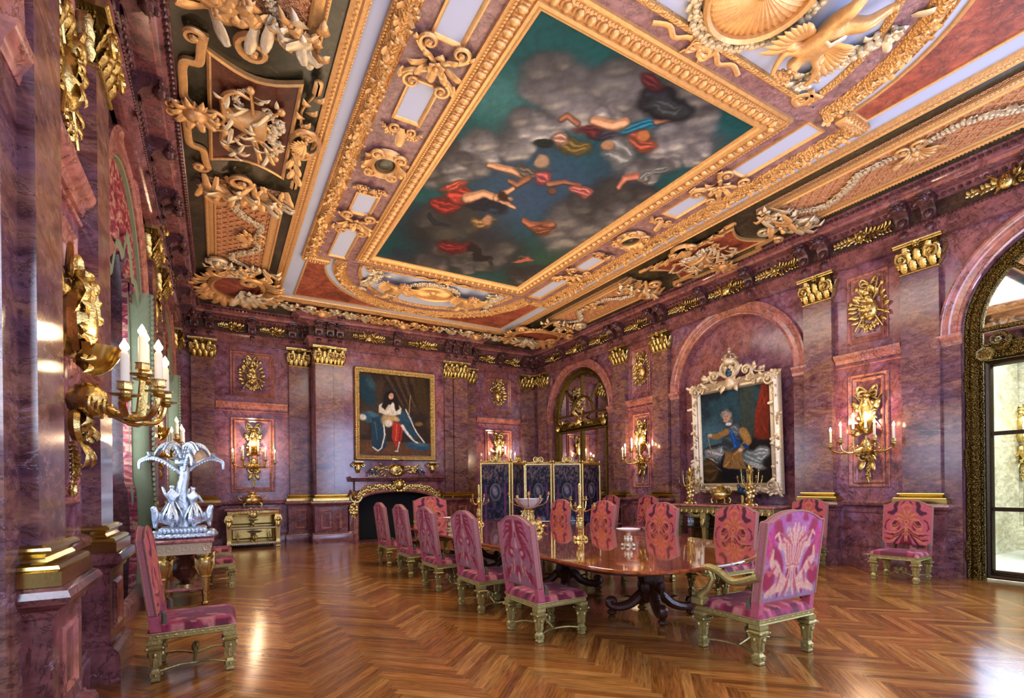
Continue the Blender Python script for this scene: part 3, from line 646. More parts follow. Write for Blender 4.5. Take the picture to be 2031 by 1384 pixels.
# gilt reliefs in the frieze
def frieze_relief(seed, hw=.42):
    rd = random.Random(seed); mb = MB()
    for s in (-1, 1):
        stem(mb, [(0, 0), (s*hw*.4, .03), (s*hw*.75, -.02), (s*hw, .02)], [.012, .006])
        for i in range(7):
            t = (i+.6)/7
            for h in (-1, 1): leaf(mb, s*hw*t, .0+.015*h, (0 if s > 0 else pi)+h*rd.uniform(.4, .9), .13*(1-.3*t), .05, .3, .3, .01, 2, 4)
        if seed % 2: tube(mb, [(-s*.12, -.09, .04), (s*.2, .1, .05)], .012, 6)
    if seed % 2: blob(mb, 0, 0, .03, .11, .085, .05, 10, 6); rosette(mb, 0, 0, .06, 6, .06, .3)
    else: rosette(mb, 0, 0, .09, 8, .01, .45); blob(mb, 0, 0, .05, .05)
    return mb
fa = frieze_relief(1).build('frieze_relief', 'gilt'); fb = frieze_relief(2).build('frieze_relief', 'gilt'); fc = frieze_relief(4, .26).build('frieze_relief', 'gilt'); used = set()
def relief(src, m, lab):
    if src.name in used: o = src.copy(); C.objects.link(o)
    else: o = src; used.add(src.name)
    o.matrix_world = m; o.matrix_world = m@SC(1, 1.55, 1.3); tag(o, lab, 'relief', 'gilt reliefs in the marble frieze')
Z5 = 5.815
for i, (y, lab) in enumerate(((2.72, 'gilt relief with crossed arms in the frieze above the glazed hall door'), (4.61, 'gilt leafy relief in the frieze above the nearest right sconce bay'), (6.18, 'gilt leafy frieze relief over the portrait arch, nearest the camera'), (7.36, 'gilt frieze relief centred over the armoured man portrait arch'), (8.56, 'gilt leafy frieze relief over the portrait arch, farthest from the camera'), (10.15, 'gilt leafy relief in the frieze above the farther right sconce bay'), (11.7, 'gilt frieze relief above the mirrored arched door, nearest the camera'), (12.9, 'gilt frieze relief centred above the mirrored arched door'), (14.1, 'gilt frieze relief above the mirrored arched door, nearest the corner'))):
    relief(fa if i in (0, 3, 7) else fb, FR(XR-.145, y, Z5, 'R'), lab)
for y, lab in ((10.15, 'small gilt frieze relief high on the window wall beyond the curtained window'), (12.3, 'small gilt frieze relief high on the window wall near the far left corner')): relief(fc, FR(XL+.145, y, Z5, 'L'), lab)
for x, y, s, lab in ((.33, YF, fc, 'small leafy gilt frieze relief on the far wall, leftmost above the gilt cabinet'), (1.32, YF, fc, 'small leafy gilt frieze relief on the far wall, second above the gilt cabinet'), (3.8, YB, fa, 'gilt frieze relief above the left half of the seated figure portrait'), (5.43, YB, fb, 'gilt frieze relief above the right half of the seated figure portrait'), (7.94, YF, fc, 'small gilt frieze relief on the far wall, left above the folding screen'), (8.93, YF, fc, 'small gilt frieze relief on the far wall, right above the folding screen')):
    relief(s, FR(x, y-.145, Z5, 'F'), lab)
# ------------------------------------------------------------------ ceiling
FRC = FR(0, 0, ZC, 'C'); CX, CYm = 4.54, 7.25
def cx_(x, y): return (x, -y)
mb = MB(); mb.add([(XL-.5, -YF-.1, .0), (XR+.3, -YF-.1, .0), (XR+.3, -YN, .0), (XL-.5, -YN, .0)], [(3, 2, 1, 0)])
ceil = mb.build('ceiling', 'white', kind='structure'); ceil.matrix_world = FRC
WX0, WX1, WY0, WY1 = 1.347, 7.733, .95, 13.55
def ring(mb, outer, inner, wo, wi, n=1):
    O = [(outer[0], outer[2]), (outer[1], outer[2]), (outer[1], outer[3]), (outer[0], outer[3])]; I = [(inner[0], inner[2]), (inner[1], inner[2]), (inner[1], inner[3]), (inner[0], inner[3])]
    grid(mb, [[(a, b, wo), (c, d, wi)] for (a, b), (c, d) in zip(O, I)], closeu=True)
mb = MB(); ring(mb, (XL+.4, XR-.4, -YF+.4, -YN-.4), (WX0-.19, WX1+.19, -WY1-.19, -WY0+.19), .09, .012)
# where the chimney breast pushes the cornice forward the cove simply runs behind it
mb.build('cove', 'marble_green', ceil, smooth=0)
def cring(name, x0, x1, y0, y1, prof, mat, closed=True, sm_=30):
    mb = MB(); sweep(mb, prof, [(x0, -y1), (x1, -y1), (x1, -y0), (x0, -y0)], closed=closed); return mb.build(name, mat, ceil, smooth=sm_)
# prof n is to the left of the path = inwards here
cring('gilt_border', WX0-.19, WX1+.19, WY0-.19, WY1+.19, [(0, 0), (0, .04), (.03, .05), (.05, .035), (.1, .035), (.12, .055), (.15, .06), (.18, .045), (.19, .02), (.19, 0)], 'gilt_ceiling')
mb = MB(); beads(mb, rect(WX0-.02, WX1+.02, -WY1-.02, -WY0+.02), .017, .05, .05, True, 1.0, 5, 3); beads(mb, rect(WX0-.115, WX1+.115, -WY1-.115, -WY0+.115), .026, .075, .035, True, 1.3, 5, 3); mb.build('bead_row', 'gilt_ceiling', ceil)
# outer oak-garland moulding: long straights, block ends, semi-elliptical ends
GX0, GX1 = 1.51, 7.57
gprof = [(0, 0), (0, .05), (.02, .06), (.035, .04), (.05, .05), (.09, .105), (.14, .125), (.19, .105), (.225, .05), (.24, .04), (.26, .055), (.275, .03), (.28, 0)]
EY = 10.9; EYn = 14.5-EY
def ell_path(rx, ry, far=True, n=40):
    cy = EY if far else EYn; s = 1 if far else -1
    P = [(4.56-rx*cos(pi*i/n), -(cy+s*ry*sin(pi*i/n))) for i in range(n+1)]
    return P if far else P[::-1]
for far in (True, False):
    mb = MB(); sweep(mb, [(n, w) for n, w in gprof], ell_path(2.42, 2.3, far)); mb.build('garland_moulding', 'gilt_ceiling_chased', ceil)
    mb = MB(); rd = random.Random(5)
    for p in catmull(ell_path(2.28, 2.16, far, 90), 1):
        for k in range(2): leaf(mb, p[0]+rd.uniform(-.03, .03), p[1]+rd.uniform(-.03, .03), rd.uniform(0, 6.28), .11, .07, .5, .4, .08, 2, 3)
    mb.build('oak_leaves', 'gilt_ceiling', ceil)
    mb = MB(); P1, P2 = ell_path(2.14, 2.02, far), ell_path(1.88, 1.74, far); grid(mb, [[(a[0], a[1], .02), (b[0], b[1], .02)] for a, b in zip(P1, P2)]); mb.build('marble_band', 'marble_ceiling', ceil)
    mb = MB(); sweep(mb, [(0, 0), (0, .05), (.03, .06), (.05, .04), (.07, .02), (.07, 0)], ell_path(1.90, 1.76, far)); mb.build('lunette_border', 'gilt_ceiling_chased', ceil)
for s, xx in ((0, GX0), (1, GX1)):
    mb = MB(); P = [(xx, -EY-.05), (xx, -EYn+.05)]
    if not s: P = P[::-1]
    sweep(mb, gprof, P); mb.build('garland_moulding', 'gilt_ceiling_chased', ceil)
    mb = MB(); rd = random.Random(9)
    for i in range(210):
        leaf(mb, xx+(.14 if not s else -.14)+rd.uniform(-.05, .05), -EYn-(EY-EYn)*i/210, rd.uniform(0, 6.28), .12, .075, .5, .4, .085, 2, 3)
    beads(mb, [(xx+(.02 if not s else -.02), -EY), (xx+(.02 if not s else -.02), -EYn)], .016, .045, .06, False, 1, 5, 3)
    mb.build('oak_leaves', 'gilt_ceiling', ceil)
    for yy, f in ((EY, 1), (EYn, -1)):   # scrolled end block
        a, b = (xx, xx+.55) if not s else (xx-.55, xx); mb = MB()
        box(mb, a, b, -yy-.16*(f > 0)-.0, -yy+.16*(f < 0)+.0, 0, .1, .02); 
        for k in range(7): blob(mb, a+.05+k*.075, -yy-.17*f, .06, .03, .04, .05, 6, 4)
        garland(mb, [(a+.06, -yy-.08*f), (b-.06, -yy-.08*f)], .07, .07); mb.build('end_block', 'gilt_ceiling', ceil)
# mauve marble strips beside the painting with inset white strip and moulded edges
PX0, PX1, PYa, PYb = 2.83, 6.21, 4.18, 10.32
for s in (0, 1):
    a, b = (1.79, 2.5) if not s else (2*CX-2.5, 2*CX-1.79); mb = MB(); mb.add([(a, -EY, .02), (b, -EY, .02), (b, -EYn, .02), (a, -EYn, .02)], [(3, 2, 1, 0)]); mb.build('marble_strip', 'marble_ceiling', ceil)
    c = (a+b)/2
    for y0, y1 in ((3.78, 4.95), (5.6, 6.3), (8.2, 8.85), (9.45, 10.7)):
        mb = MB(); mb.add([(c-.17, -y1, .024), (c+.17, -y1, .024), (c+.17, -y0, .024), (c-.17, -y0, .024)], [(3, 2, 1, 0)]); o = mb.build('white_panel', 'white', ceil)
        mb = MB(); sweep(mb, [(0, .02), (0, .05), (.02, .055), (.04, .04), (.05, .02)], rect(c-.19, c+.19, -y1-.02, -y0+.02), closed=True); mb.build('panel_border', 'gilt_ceiling', o)
for y0, y1 in ((PYb+.27, EY-.02), (EYn+.02, PYa-.27)):
    mb = MB(); mb.add([(2.5, -y1, .02), (2*CX-2.5, -y1, .02), (2*CX-2.5, -y0, .02), (2.5, -y0, .02)], [(3, 2, 1, 0)]); mb.build('marble_strip', 'marble_ceiling', ceil)
for y in (EY, EYn):
    mb = MB(); sweep(mb, [(-.03, 0), (-.03, .05), (0, .06), (.03, .05), (.03, 0)], [(2.7, -y), (6.4, -y)]); mb.build('lunette_border', 'gilt_ceiling_chased', ceil)
# red marble spandrels
def spandrel(sx, fy):
    n = 14; pts = []
    for i in range(n+1):
        a = pi*.0+ (pi*.44)*i/n; x = 4.56-2.6*cos(a); y = EY+2.46*sin(a); pts.append((max(x, 1.9), min(y, 13.28)))
    poly = [(1.66, EY+.2), (1.98, EY+.2)]+[p for p in pts if p[1] > EY+.25]+[(pts[-1][0], 13.3), (1.66, 13.36)]
    if sx: poly = [(2*CX-x, y) for x, y in poly]
    if fy: poly = [(x, 14.5-y) for x, y in poly]
    P = [(x, -y) for x, y in poly]; A = sum(P[i][0]*P[(i+1) % len(P)][1]-P[(i+1) % len(P)][0]*P[i][1] for i in range(len(P)))
    if A < 0: P = P[::-1]
    mb = MB(); mb.add([(x, y, .012) for x, y in P], [tuple(range(len(P)))]); o = mb.build('red_spandrel', 'marble_red', ceil, smooth=0)
    mb = MB(); sweep(mb, [(-.03, 0), (-.03, .03), (-.01, .04), (.01, .03), (.01, 0)], P, closed=True); mb.build('spandrel_border', 'gilt_ceiling', o)
for a in (0, 1):
    for b in (0, 1): spandrel(a, b)

# --- the great ceiling painting in its egg-and-dart frame
t = thing('ceiling_painting', 'huge painting of clouds and draped flying figures in an egg moulding gilt frame', 'painting', FRC)
K = homog([(0, 1), (1, 1), (1, 0), (0, 0)], [(1073, 12), (1495, 247), (1028, 563), (745, 508)])
def sky(U, V):
    x, y = K(U, V); nx, ny = fbm(U*6, V*9, 4, 3)-.5, fbm(U*6+9, V*9, 4, 5)-.5
    x = x+nx*20; y = y+ny*20; P = Paint(x, y, (8, 66, 68))
    n = fbm(U*4, V*6, 5, 11); P.put(sm(n, .45, .7), (24, 44, 56)); P.put(sm(fbm(U*3+4, V*5, 5, 2), .5, .75), (14, 92, 86), .6)
    P.ell(980, 190, 70, 50, 20, (70, 118, 116), .7, .6); P.ell(1060, 380, 150, 80, -20, (44, 64, 92), .7, .9); P.ell(1150, 520, 130, 50, 0, (50, 62, 48), .7, .8); P.ell(1400, 300, 60, 80, 30, (34, 70, 74), .7, .7); P.ell(900, 470, 120, 60, 10, (34, 30, 40), .6, .9)
    rd = random.Random(4)
    wx, wy = fbm(U*16, V*26, 3, 70)-.5, fbm(U*16+5, V*26, 3, 71)-.5; X0_, Y0_ = P.U, P.V
    def cloud(cx, cy, rx, ry, k, n=15):
        P.U, P.V = X0_+wx*14, Y0_+wy*10
        P.ell(cx, cy, rx*1.15, ry*1.15, -8, (k*.5, k*.49, k*.53), .5, .9)
        for i in range(n):
            q = i/n; a = rd.uniform(0, 6.28); r = sqrt(rd.random()); px_, py_ = cx+rx*r*cos(a), cy+ry*r*sin(a); s_ = rd.uniform(.34, .62)*min(rx, ry*1.4); kk = k*rd.uniform(.75, 1.05)*(.8+.4*(py_-cy+ry)/(2*ry))
            P.ell(px_, py_, s_*1.2, s_*.9, 0, (kk*.62, kk*.6, kk*.64), .5, .7); P.ell(px_+s_*.1, py_+s_*.12, s_, s_*.7, 0, (kk, kk*.98, kk), .6, .75); P.ell(px_+s_*.15, py_+s_*.42, s_*.8, s_*.24, -6, (kk*1.5, kk*1.44, kk*1.3), .8, .6)
        P.U, P.V = X0_, Y0_
    for q in ((875, 330, 60, 34, 78), (925, 505, 100, 26, 74), (880, 450, 55, 34, 62), (1080, 540, 60, 16, 66), (1150, 440, 56, 40, 92), (1235, 400, 60, 34, 80), (985, 290, 66, 26, 130), (920, 335, 40, 22, 112), (1060, 245, 60, 24, 126), (1100, 150, 60, 38, 112), (1170, 190, 70, 46, 124), (1235, 165, 54, 40, 108), (1240, 220, 50, 20, 136), (1330, 225, 66, 40, 108), (1385, 190, 44, 34, 92), (1350, 290, 76, 24, 134), (1280, 335, 50, 20, 120)): cloud(*q)
    base_line, base_ell = P.line, P.ell
    def line2(pts, w, col, soft=.3, op=1):     # limbs and folds get a dark contour and a lit core
        ws = w if isinstance(w, (list, tuple)) else [w]*len(pts); c = np.array(col, float)
        base_line([(x_, y_+ww*.25) for (x_, y_), ww in zip(pts, ws)], [q*1.25 for q in ws], tuple(c*.42), .4, op*.9); base_line(pts, ws, tuple(c*.8), soft, op); base_line([(x_-ww*.15, y_+ww*.3) for (x_, y_), ww in zip(pts, ws)], [q*.5 for q in ws], tuple(np.minimum(c*1.15, 250)), .6, op*.8)
    def ell2(cx, cy, rx, ry, ang=0, col=(0, 0, 0), soft=.25, op=1):   # drapery: irregular patch with folds
        c = np.array(col, float); P.U, P.V = X0_+wx*min(26, rx*.9), Y0_+wy*min(22, rx*.7)
        base_ell(cx, cy+1, rx*1.12, ry*1.15, ang, tuple(c*.4), soft+.1, op*.85); base_ell(cx, cy, rx, ry, ang, tuple(c*.75), soft, op)
        if rx > 12:
            ar = radians(ang)
            for i in range(5):
                o = (i-2)*ry*.36; q = [(cx-rx*.75*cos(ar)-o*sin(ar), cy-rx*.75*sin(ar)+o*cos(ar)), (cx-o*1.3*sin(ar), cy+o*1.3*cos(ar)), (cx+rx*.7*cos(ar)-o*.6*sin(ar), cy+rx*.7*sin(ar)+o*.6*cos(ar))]
                base_line(q, [ry*.07, ry*.15, ry*.05], tuple(c*(1.2 if i % 2 else .5)), .8, op*.75)
        P.U, P.V = X0_, Y0_
    P.line, P.ell = line2, ell2
    # figures: drapery, limbs and heads, loosely placed
    sk = (196, 146, 112); sd = (140, 92, 70)
    P.ell(912, 392, 34, 14, 8, (176, 62, 50), .2); P.ell(885, 410, 26, 10, 12, (150, 44, 40), .25); P.ell(905, 376, 26, 9, -15, (190, 84, 66), .3); P.line([(928, 398), (960, 388), (990, 400), (1020, 412)], [9, 8, 6, 3], sk); P.ell(965, 412, 34, 9, 8, (24, 26, 48), .25); P.line([(985, 398), (1008, 382), (1024, 372)], [5, 4, 3], sk); P.ell(1000, 392, 10, 9, 0, (60, 34, 24), .3); P.ell(1014, 396, 6, 5, 0, sk, .3)
    P.line([(975, 330), (1010, 338), (1040, 345)], [5, 8, 9], sk); P.ell(1052, 340, 26, 10, 12, (110, 100, 90), .3); P.ell(1080, 352, 16, 14, 20, (180, 92, 96), .25); P.line([(1050, 352), (1030, 366), (1012, 362)], [6, 4, 3], sd); P.ell(1078, 318, 12, 11, 0, (196, 160, 130), .3); P.line([(1090, 362), (1120, 360), (1150, 372)], [5, 4, 4], sd); P.ell(1152, 378, 22, 8, 10, (196, 112, 106), .25); P.ell(1098, 378, 7, 6, 0, (130, 84, 60), .3)
    P.ell(1140, 288, 34, 15, 12, (120, 100, 52), .25); P.ell(1118, 276, 16, 12, 0, (196, 150, 130), .3); P.ell(1190, 258, 38, 12, 8, (96, 34, 44), .3); P.ell(1215, 262, 28, 10, -10, (56, 50, 70), .3); P.ell(1084, 285, 18, 7, 0, (14, 30, 34), .3)
    P.ell(1268, 246, 44, 14, -8, (34, 118, 150), .25); P.line([(1180, 236), (1220, 246), (1244, 236)], [8, 10, 8], sk); P.line([(1150, 242), (1130, 228), (1120, 236)], [5, 5, 5], sd); P.line([(1300, 240), (1330, 232), (1362, 214)], [6, 5, 4], sd); P.ell(1272, 278, 26, 15, 20, (172, 84, 64), .3); P.ell(1276, 268, 12, 8, 0, (214, 130, 80), .3)
    P.ell(1322, 206, 50, 26, 12, (30, 32, 44), .12); P.ell(1330, 212, 34, 14, 12, (70, 76, 80), .5, .7); P.ell(1300, 164, 24, 16, 30, (92, 34, 44), .3); P.ell(1228, 300, 24, 30, 20, (150, 150, 150), .4, .8); P.ell(1208, 288, 10, 8, 0, sk, .3)
    P.line([(1222, 372), (1236, 352), (1262, 346), (1280, 358)], [4, 6, 8, 5], (176, 112, 92)); P.ell(1300, 340, 34, 5, -24, (130, 134, 130), .3); P.line([(1040, 436), (1070, 446), (1100, 440)], [5, 9, 5], (150, 92, 70)); P.ell(1078, 452, 20, 8, 0, (140, 84, 60), .4); P.ell(1040, 510, 20, 5, -12, (190, 110, 90), .3)
    P.ell(900, 486, 34, 12, 6, (120, 36, 38), .3); P.ell(960, 440, 24, 8, -6, (150, 118, 74), .3); P.ell(968, 436, 9, 8, 0, sk, .3); P.ell(955, 502, 28, 8, 30, (30, 24, 34), .3); P.line([(850, 425), (862, 440), (890, 446)], [4, 4, 2], (30, 34, 44))
    n = fbm(U*60, V*90, 4, 8); P.c *= (.86+.28*n)[..., None]
    return P.lin()
mb = MB(); canvas('canvas', PX0, PX1, -PYb, -PYa, 300, 520, .03, lambda U, V: sky(U, V), t)
mb = MB(); FP = [(0, 0), (0, .06), (.03, .075), (.05, .05), (.08, .05), (.10, .07), (.21, .06), (.22, .09), (.25, .1), (.28, .085), (.30, .05), (.335, .04), (.335, .0)]
sweep(mb, FP, rect(PX0-.335, PX1+.335, -PYb-.335, -PYa+.335), closed=True); mb.build('frame', 'gilt_ceiling', t)
mb = MB(); e = .19; R_ = rect(PX0-e, PX1+e, -PYb-e, -PYa+e)
for a, b in zip(R_, R_[1:]+R_[:1]):
    L = math.hypot(b[0]-a[0], b[1]-a[1]); k = int(L/.15)
    for i in range(k):
        x, y = a[0]+(b[0]-a[0])*(i+.5)/k, a[1]+(b[1]-a[1])*(i+.5)/k; hz = abs(b[0]-a[0]) > .1
        blob(mb, x, y, .07, .05 if hz else .065, .065 if hz else .05, .05, 8, 5)
        x2, y2 = a[0]+(b[0]-a[0])*(i+1)/k, a[1]+(b[1]-a[1])*(i+1)/k; blob(mb, x2, y2, .07, .016 if hz else .06, .06 if hz else .016, .035, 5, 3)
mb.build('egg_moulding', 'gilt_ceiling', t)
mb = MB(); beads(mb, rect(PX0-.29, PX1+.29, -PYb-.29, -PYa+.29), .018, .045, .095, True, 1.2, 5, 3); mb.build('bead_moulding', 'gilt_ceiling', t)

# --- scroll crosses, foliage sprays and oval cartouches on the marble strips
def scroll_cross():
    mb = MB()
    for su in (-1, 1):
        for sv in (-1, 1):
            stem(mb, [(0, 0), (su*.1, sv*.1), (su*.16, sv*.22), (su*.24, sv*.3)], [.03, .024], .02); scroll(mb, su*.19, sv*.2, math.atan2(sv, su*.2), .2, 1.5, -su*sv, .028, .03)
            leaf(mb, su*.06, sv*.08, math.atan2(sv, su), .2, .1, .4, .4, .02, 3, 5); leaf(mb, su*.2, sv*.3, math.atan2(sv*.3, su), .14, .08, .4, .4, .03, 2, 5)
        leaf(mb, su*.05, 0, 0 if su > 0 else pi, .18, .12, .5, .4, .02)
    for sv in (-1, 1): leaf(mb, 0, sv*.1, sv*pi/2, .26, .1, .4, .3, .03); 
    rosette(mb, 0, 0, .12, 6, .05, .5); return mb
def foliage_spray(hw=.26):
    mb = MB(); rd = random.Random(2)
    for s in (-1, 1): scroll(mb, s*.05, 0, pi/2 if 0 else (pi/2-s*.9), .16, 1.3, -s, .022, .02); garland(mb, [(0, 0), (s*hw*.6, .05), (s*hw, -.04)], .055, .02, rd)
    leaf(mb, 0, -.05, pi/2, .26, .14, .5, .4, .03); return mb
def oval_cartouche():
    t = MB(); P = [(.0+.19*cos(a), .145*sin(a)) for a in np.linspace(0, 2*pi, 33)[:-1]]
    sweep(t, [(.0, .02), (.0, .07), (-.03, .1), (-.06, .06), (-.09, .05), (-.11, .08), (-.14, .02)], P, closed=True)
    for s in (-1, 1):
        for q in (-1, 1): scroll(t, s*.22, q*.08, pi/2*q if 0 else (0 if s > 0 else pi), .18, 1.3, q*s, .03, .03); leaf(t, s*.1, q*.2, q*pi/2-s*.5*q, .16, .1, .4, .4, .03)
    for q in (-1, 1): leaf(t, 0, q*.17, q*pi/2, .2, .16, .5, .4, .04)
    return t
sc0 = scroll_cross().build('scroll_ornament', 'gilt_ceiling'); fs0 = foliage_spray().build('foliage_spray', 'gilt_ceiling')
def place(src, m, lab, cat, group=None):
    if src.name in used: o = src.copy(); C.objects.link(o)
    else: o = src; used.add(src.name)
    o.matrix_world = m; tag(o, lab, cat, group); return o
for s, x, sn in ((0, 2.145, 'left'), (1, 6.935, 'right')):
    for y, w in ((5.28, 'nearer the camera'), (9.15, 'farther from the camera')):
        place(sc0, FR(x, y, ZC-.02, 'CL'), 'gilt four-armed scroll cross on the %s side strip of the ceiling, %s' % (sn, w), 'ceiling ornament', 'scroll crosses on the ceiling strips')
    for y, w in ((6.5, 'near side of the oval cartouche'), (8.02, 'far side of the oval cartouche')):
        place(fs0, FR(x, y, ZC-.02, 'CL')@RZ(pi/2 if y > 7 else -pi/2), 'gilt foliage spray on the %s ceiling strip, %s' % (sn, w), 'ceiling ornament', 'foliage sprays on the ceiling strips')
    if s == 0:
        ov = thing('oval_cartouche', 'gilt scrolled cartouche with a dark oval centre on the left ceiling strip', 'ceiling ornament', FR(x, 7.27, ZC-.02, 'CL'))
        oval_cartouche().build('frame', 'gilt_ceiling', ov); mb = MB(); blob(mb, 0, 0, .02, .2, .15, .06, 20, 8); mb.build('oval', 'marble_green', ov)
    else: dup(ov, FR(x, 7.27, ZC-.02, 'CL'), 'gilt scrolled cartouche with a dark oval centre on the right ceiling strip')

# --- skinned figures
def skin(name, V, E, R, mat, parent, sub=2, M4=None):
    me = bpy.data.meshes.new(name); me.from_pydata([tuple(v) for v in V], E, []); o = bpy.data.objects.new(name, me); C.objects.link(o)
    o.modifiers.new('skin', 'SKIN'); me.materials.append(M[mat])
    if not me.skin_vertices: me.skin_vertices.new() if hasattr(me.skin_vertices, 'new') else None
    for i, d in enumerate(me.skin_vertices[0].data): d.radius = (R[i], R[i]); d.use_root = i == 0
    s = o.modifiers.new('sub', 'SUBSURF'); s.levels = s.render_levels = sub
    dg = bpy.context.evaluated_depsgraph_get(); dg.update(); m2 = bpy.data.meshes.new_from_object(o.evaluated_get(dg)); o.modifiers.clear(); o.data = m2
    m2.polygons.foreach_set('use_smooth', [True]*len(m2.polygons))
    if parent is not None: o.parent = parent
    return o
def cherub(parent, mat='gilt_ceiling', s=1.0):
    """winged child in relief; local frame: pelvis at origin, body along -v to the head, w out"""
    J = {'pel': (0, 0, .12, .095), 'bel': (0, -.12, .14, .1), 'che': (.01, -.25, .15, .098), 'nec': (.01, -.35, .14, .045), 'hd0': (0, -.42, .15, .075), 'hd1': (-.01, -.5, .16, .088),
         'ls': (-.1, -.3, .13, .05), 'le': (-.2, -.4, .12, .042), 'lw': (-.16, -.54, .16, .03), 'lh': (-.12, -.6, .18, .028), 'rs': (.12, -.3, .13, .05), 're': (.27, -.36, .14, .044), 'rw': (.36, -.5, .15, .03), 'rh': (.36, -.58, .15, .026),
         'lh_': (-.07, .06, .12, .085), 'lk': (-.12, .24, .2, .068), 'la': (-.1, .42, .12, .04), 'lf': (-.12, .48, .16, .034), 'rh_': (.07, .06, .12, .085), 'rk': (.16, .2, .2, .066), 'ra': (.28, .34, .12, .04), 'rf': (.3, .41, .15, .034)}
    nm = list(J); E = [('pel', 'bel'), ('bel', 'che'), ('che', 'nec'), ('nec', 'hd0'), ('hd0', 'hd1'), ('che', 'ls'), ('ls', 'le'), ('le', 'lw'), ('lw', 'lh'), ('che', 'rs'), ('rs', 're'), ('re', 'rw'), ('rw', 'rh'), ('pel', 'lh_'), ('lh_', 'lk'), ('lk', 'la'), ('la', 'lf'), ('pel', 'rh_'), ('rh_', 'rk'), ('rk', 'ra'), ('ra', 'rf')]
    skin('body', [tuple(c*s for c in J[k][:3]) for k in nm], [(nm.index(a), nm.index(b)) for a, b in E], [J[k][3]*s for k in nm], mat, parent)
    mb = MB()
    for i in range(26):
        a = i*2.4; r = .085*sqrt(i/26); blob(mb, s*(-.01+r*cos(a)), s*(-.56-.01*i/26+r*sin(a)*.6), s*(.17-.06*(i % 3)/3+.03), s*.028, n=6, m=4)
    mb.build('hair', mat, parent)
    mb = MB(); blob(mb, 0, -.47*s, .245*s, .016*s, .02*s, .02*s)
    for q in (-1, 1): blob(mb, q*.032*s, -.49*s, .235*s, .013*s); blob(mb, q*.045*s, -.455*s, .215*s, .026*s)
    blob(mb, 0, -.44*s, .23*s, .022*s, .009*s, .012*s); mb.build('face', mat, parent)
    mb = MB()
    for q in (-1, 1):
        for i in range(9): leaf(mb, s*q*(.05+.01*i), s*(-.24+.012*i), (pi if q < 0 else 0)-q*(.55-.13*i), s*(.5-.03*i), s*.1, .25, .15, .05+.01*i, 5, 6)
        for i in range(6): leaf(mb, s*q*(.05+.02*i), s*(-.26), (pi if q < 0 else 0)-q*(.3), s*(.24-.02*i), s*.09, .35, .2, .1, 3, 5)
    mb.build('wing', 'gilt_ceiling', parent)
    mb = MB(); tube(mb, [(s*-.1, s*-.1, s*.16), (0, s*-.06, s*.25), (s*.1, s*.02, s*.2), (s*.12, s*.1, s*.14)], [.02*s, .03*s, .035*s, .02*s], 6, flat=.5); mb.build('sash', 'gilt_pale', parent)
